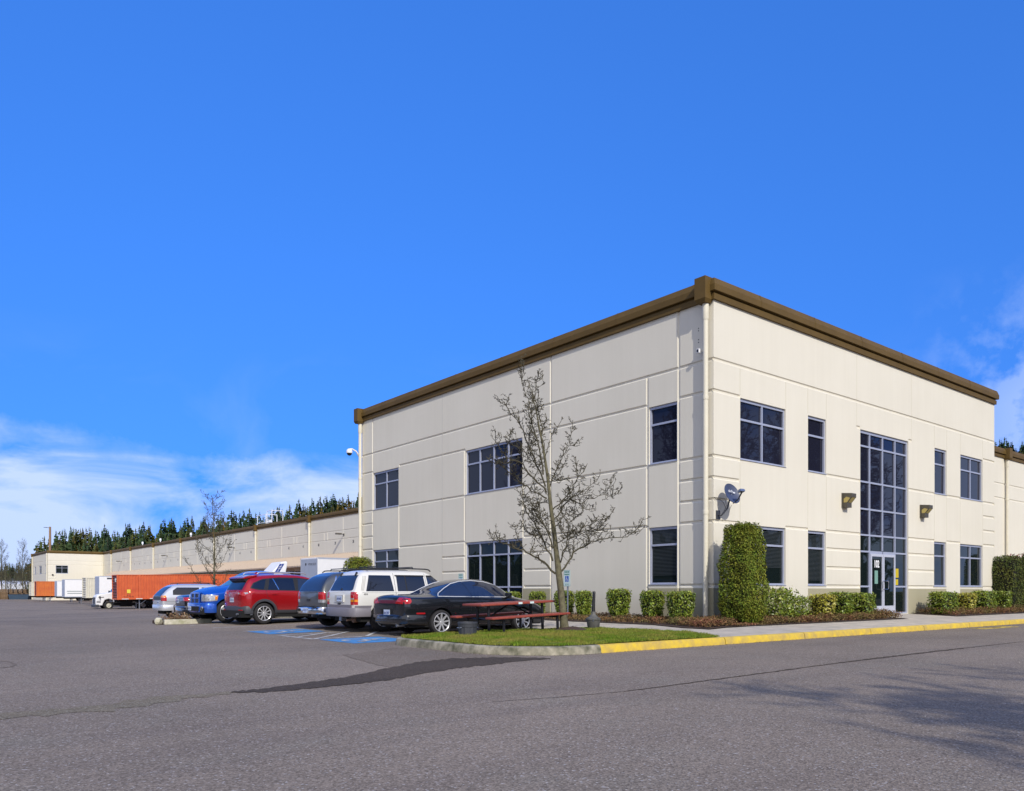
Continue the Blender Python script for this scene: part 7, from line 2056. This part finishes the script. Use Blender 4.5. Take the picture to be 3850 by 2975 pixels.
def dist(px): return float(np.interp(px, [-300,150,1400,1800,3600,4300], [420,300,330,350,380,380]))
rp = random.Random(21); usedc = [0]*7; cnt = 0
hv = []; pxs = list(range(-400, 4500, 60)); rowsf = [(.62,-.12),(.72,.05),(.84,.34),(1.0,.60),(1.25,.66),(1.6,.45)]
for px in pxs:
    D = dist(px); zt_ = z_at(ridge(px)+20, D)
    for fd, fz in rowsf:
        x, y = at_d(px, D*fd); hv.append((x, y, -1.5+max(0,(zt_+1.5))*max(0, fz)*1.0))
m = MB(); nr_ = len(rowsf)
m.add(hv, [(i*nr_+j, i*nr_+j+1, (i+1)*nr_+j+1, (i+1)*nr_+j) for i in range(len(pxs)-1) for j in range(nr_-1)])
tag(m.build('hills', MT['hill'], fix=False), 'low wooded hillside behind the warehouse', kind='structure')
LBL = ['dark green conifer on the wooded hill behind the warehouse', 'brownish green conifer on the right part of the wooded hill']
def plant(px, D, topy, hgt, kind):
    global cnt
    x, y = at_d(px, D); zt_ = z_at(topy, D)
    o = protos[kind] if not usedc[kind] else copy_tree(protos[kind]); usedc[kind] += 1; cnt += 1
    o.location = (x, y, zt_-hgt); s_ = hgt; wv = rp.uniform(1.0, 1.75)
    o.scale = (s_*wv, s_*wv, s_); o.rotation_euler = (0, 0, rp.uniform(0, 6.28))
    w_ = kind >= 5
    tag(o, LBL[1] if w_ else LBL[0], 'tree', 'brownish conifers on the wooded hill' if w_ else 'dark conifers on the wooded hill')
def kind_for(px): return rp.choice([5,6,6,5,1,3]) if 1130 < px < 1340 or rp.random() < .07 else rp.randrange(5)
px = 118.
while px < 1375:
    plant(px, dist(px)*rp.uniform(.97,1.05), ridge(px)+rp.choice([-10,-4,0,6,10,16,26]), rp.uniform(17,27), kind_for(px)); px += rp.choice([7,9,12,16,24])
px = 110.
while px < 1375:
    plant(px, dist(px)*rp.uniform(.84,.90), ridge(px)+rp.uniform(22, 50), rp.uniform(15,22), kind_for(px)); px += rp.uniform(15, 27)
px = 130.
while px < 900:
    plant(px, dist(px)*rp.uniform(.74,.78), ridge(px)+rp.uniform(55, 95)*max(.25,(1-px/1400)), rp.uniform(12,18), kind_for(px)); px += rp.uniform(22, 36)
for px in range(3715, 3960, 13):
    plant(px+rp.uniform(-4,4), dist(px), ridge(px)+rp.uniform(-6,16), rp.uniform(22,28), rp.randrange(5))
    plant(px+rp.uniform(-6,6), dist(px)*.88, ridge(px)+rp.uniform(30,50), rp.uniform(18,24), rp.randrange(5))
for px in range(-40, 125, 15):
    plant(px+rp.uniform(-4,4), 380, 2125+rp.uniform(-12,10)+max(0,(60-px)*.1), rp.uniform(14,20), rp.randrange(5))

# bare trees at the far left of the yard
LT = []
for i, (H_, sp, nl, up) in enumerate(((14,5.2,26,.9),(11,4.5,24,.8),(9,4.2,22,.6))):
    L_, B_ = grow(40+i, H_, sp, nl, up=up, first=.22)
    LT.append(bare_tree('bare_tree', (0,0,0), L_, B_, .16, MT['bark'], MT['twig'], tw_n=1, seed=50+i, tw_len=.55))
ul = [0,0,0]
for px, d, k, s_, lb in ((86,212,0,1.12,'tallest bare tree left of the far office block'),(6,205,0,1.08,'bare tree cut by the left edge of the view'),(112,206,1,.98,'slim pale bare tree just left of the far office block'),
                         (62,220,1,.86,'bare tree behind the pallets left of the tallest one'),(20,200,2,1.0,'low spreading bare tree in the left corner of the yard'),(38,214,2,.9,'small bare tree behind the pallet stacks'),
                         (270,262,2,1.15,'bare tree showing above the far office roof, left one'),(385,265,2,1.2,'bare tree showing above the far office roof, right one'),(228,270,1,.9,'slim bare tree above the far office roof'),(96,232,2,1.1,'bare tree in front of the low white shed')):
    o = LT[k] if not ul[k] else copy_tree(LT[k]); ul[k] += 1
    x, y = at_d(px, d); o.location = (x, y, -1.1 if d < 250 else 3.0); o.scale = (s_,)*3; o.rotation_euler = (0,0,px*.7)
    tag(o, lb, 'tree', 'bare trees at the far end of the yard')
# brush and low brown scrub
n_ = 26000
pxr = RNG.uniform(-250, 200, n_); dr_ = RNG.uniform(235, 262, n_)
u = (pxr-SCX)/SF; X = CAM[0]+(.7795*u+.6265)*dr_; Y = CAM[1]+(-.6265*u+.7795)*dr_
Z = -1+RNG.random(n_)**1.2*(7.5+2.5*np.sin(pxr*.11)+1.5*np.sin(pxr*.37))
tag(leaf_obj('scrub', np.stack([X,Y,Z],1), RNG.uniform(.12,.5,n_), pbr('brown_scrub', (.085,.075,.045), .95, col2=(.06,.075,.03), vscale=.2, island=.5), None, None, aspect=.25), 'brown leafless scrub beyond the yard', 'scrub', kind='stuff')
# utility pole
x, y = at_d(188, 226)
e = empty('utility_pole', (x, y, -1), 0, 'wooden utility pole with lamp arms above the far office roof', 'pole')
m = MB(); m.tube([(0,0,0),(0,0,12),(0,0,z_at(1981,226)+1)], [.42,.36,.28], 8); m.build('pole', MT['wood'], e, smooth=True)
top_ = z_at(1985,226)+1
m = MB(); m.tube([(0,0,top_),(-1.3*.78,1.3*.63,top_+.1)], .07, 6); m.obox((-1.35*.78,1.35*.63,top_+.12), Vector((.35,-.28,0)), Vector((.07,.09,0)), (0,0,.06)); m.build('lamp_arm', MT['darkgrey'], e)
m = MB(); m.tube([(0,0,top_-4.2),(-1.2*.78,1.2*.63,top_-4.1)], .05, 6); m.build('lamp_arm', MT['steel'], e)
# white shed and pallets
x, y = at_d(50, 238)
e = empty('white_shed', (x, y, -1), 0, 'long low white shed beyond the pallet stacks', 'building')
m = MB(); m.prism([(-4,0),(-4,4.2),(0,5.2),(4,4.2),(4,0)], lambda u,v,t: (t, u, v), -30, 7); m.build('shed_body', MT['white_roof'], e)
for k in range(4): m = MB(); m.box(-24+k*7,-4.05,0,-20.5+k*7,-4.003,2.9); m.build('shed_door', MT['trailer_grey'], e)
def pallet_stack(n_, seed):
    rnd = random.Random(seed); m = MB()
    for i in range(n_):
        ox, oy = rnd.uniform(-.05,.05), rnd.uniform(-.05,.05); z = i*.15
        for k in range(5): m.box(-.6+ox+k*.25,-.5+oy,z+.12,-.42+ox+k*.25,.5+oy,z+.14)
        for yy in (-.5,-.05,.4): m.box(-.6+ox,yy+oy,z+.02,.6+ox,yy+.1+oy,z+.118)
        for k in (0,2,4): m.box(-.6+ox+k*.25,-.5+oy,z,-.42+ox+k*.25,.5+oy,z+.018)
    return m
pr_ = []
for h_ in (14, 17, 10): pr_.append(pallet_stack(h_, h_).build('pallet_stack', MT['pallet']))
up_ = [0,0,0]
for i in range(22):
    px = -20+i*5.9; k = (i*7) % 3; d = 196+(i*5) % 7
    if px > 103: break
    o = pr_[k] if not up_[k] else pr_[k].copy()
    if up_[k]: COL.objects.link(o)
    up_[k] += 1; x, y = at_d(px, d); o.location = (x, y, -.95); o.rotation_euler = (0,0,R(-39+(i*13) % 20)); o.scale = (1.15,1.15,1)
    tag(o, 'tall stack of brown wooden pallets at the far left of the yard', 'pallets', 'pallet stacks at the far left')
x, y = at_d(78, 193)
e = empty('blue_skip', (x, y, -.95), R(-39), 'dark blue open skip in front of the pallets', 'skip')
m = MB(); m.prism([(-2.2,0),(-2.6,1.3),(2.6,1.3),(2.2,0)], lambda u,v,t: (u,t,v), -.9,.9); m.build('body', pbr('skip_paint', (.03,.06,.10), .6, vary=.3), e)
m = MB(); m.box(-2.68,-.96,1.24,2.68,.96,1.32); m.build('rim', MT['darkgrey'], e)

# ---- trees across the road and out in the lot: they throw the branch shadows and fill the window reflections
L_, B_ = grow(77, 13, 6.0, 44, up=.6, first=.28)
big = bare_tree('bare_tree', (-16.3, -27.2, -.1), L_, B_, .26, MT['bark'], MT['twig'], tw_n=4, tk=3.4, dn=7, seed=88, tw_len=.9)
tag(big, 'bare roadside tree outside the view whose branch shadow crosses the drive', 'tree', 'bare trees across the road')
o = copy_tree(big); o.location = (-12.6, -28.2, -.1); o.rotation_euler = (0,0,2.1); o.scale = (1.05,1.05,1.0)
tag(o, 'second bare roadside tree outside the view, its shadow overlapping the first', 'tree', 'bare trees across the road')
for x, y, s_ in ((14,-36,1.0),(22,-33,1.1),(31,-35,.95),(38,-31,1.15),(47,-34,1.0),(57,-32,1.1),(68,-36,1.2),(82,-38,1.1)):
    o = copy_tree(big); o.location = (x, y, -.1); s_ *= 1.5; o.scale = (s_,)*3; o.rotation_euler = (0,0,x*1.7)
    tag(o, 'bare tree across the road, seen only reflected in the front windows', 'tree', 'bare trees across the road')
for x, y, s_ in ((-34,22,.9),(-38,31,1.0),(-33,42,1.05),(-40,54,1.0),(-35,68,1.1)):
    o = copy_tree(big); o.location = (x, y, -.5); s_ *= 1.4; o.scale = (s_,)*3; o.rotation_euler = (0,0,y*1.3)
    tag(o, 'bare tree beyond the left edge, seen only reflected in the side windows', 'tree', 'bare trees beyond the left edge')
for j, (x0, y0, x1, y1, lb) in enumerate(((0,-56,130,-60,'dark belt of trees across the road'),(-75,-30,-80,140,'dark belt of trees beyond the left edge'))):
    n_ = 9000
    t_ = RNG.random(n_); X = x0+(x1-x0)*t_+RNG.normal(0,1.5,n_); Y = y0+(y1-y0)*t_+RNG.normal(0,1.5,n_)
    Z = -1+RNG.random(n_)*(8.5+1.8*np.sin(t_*37)+1.4*np.sin(t_*91))
    tag(leaf_obj('tree_belt', np.stack([X,Y,Z],1), RNG.uniform(.5,1.3,n_), MT['conifer'], None, None, aspect=.6), lb, 'trees', kind='stuff')
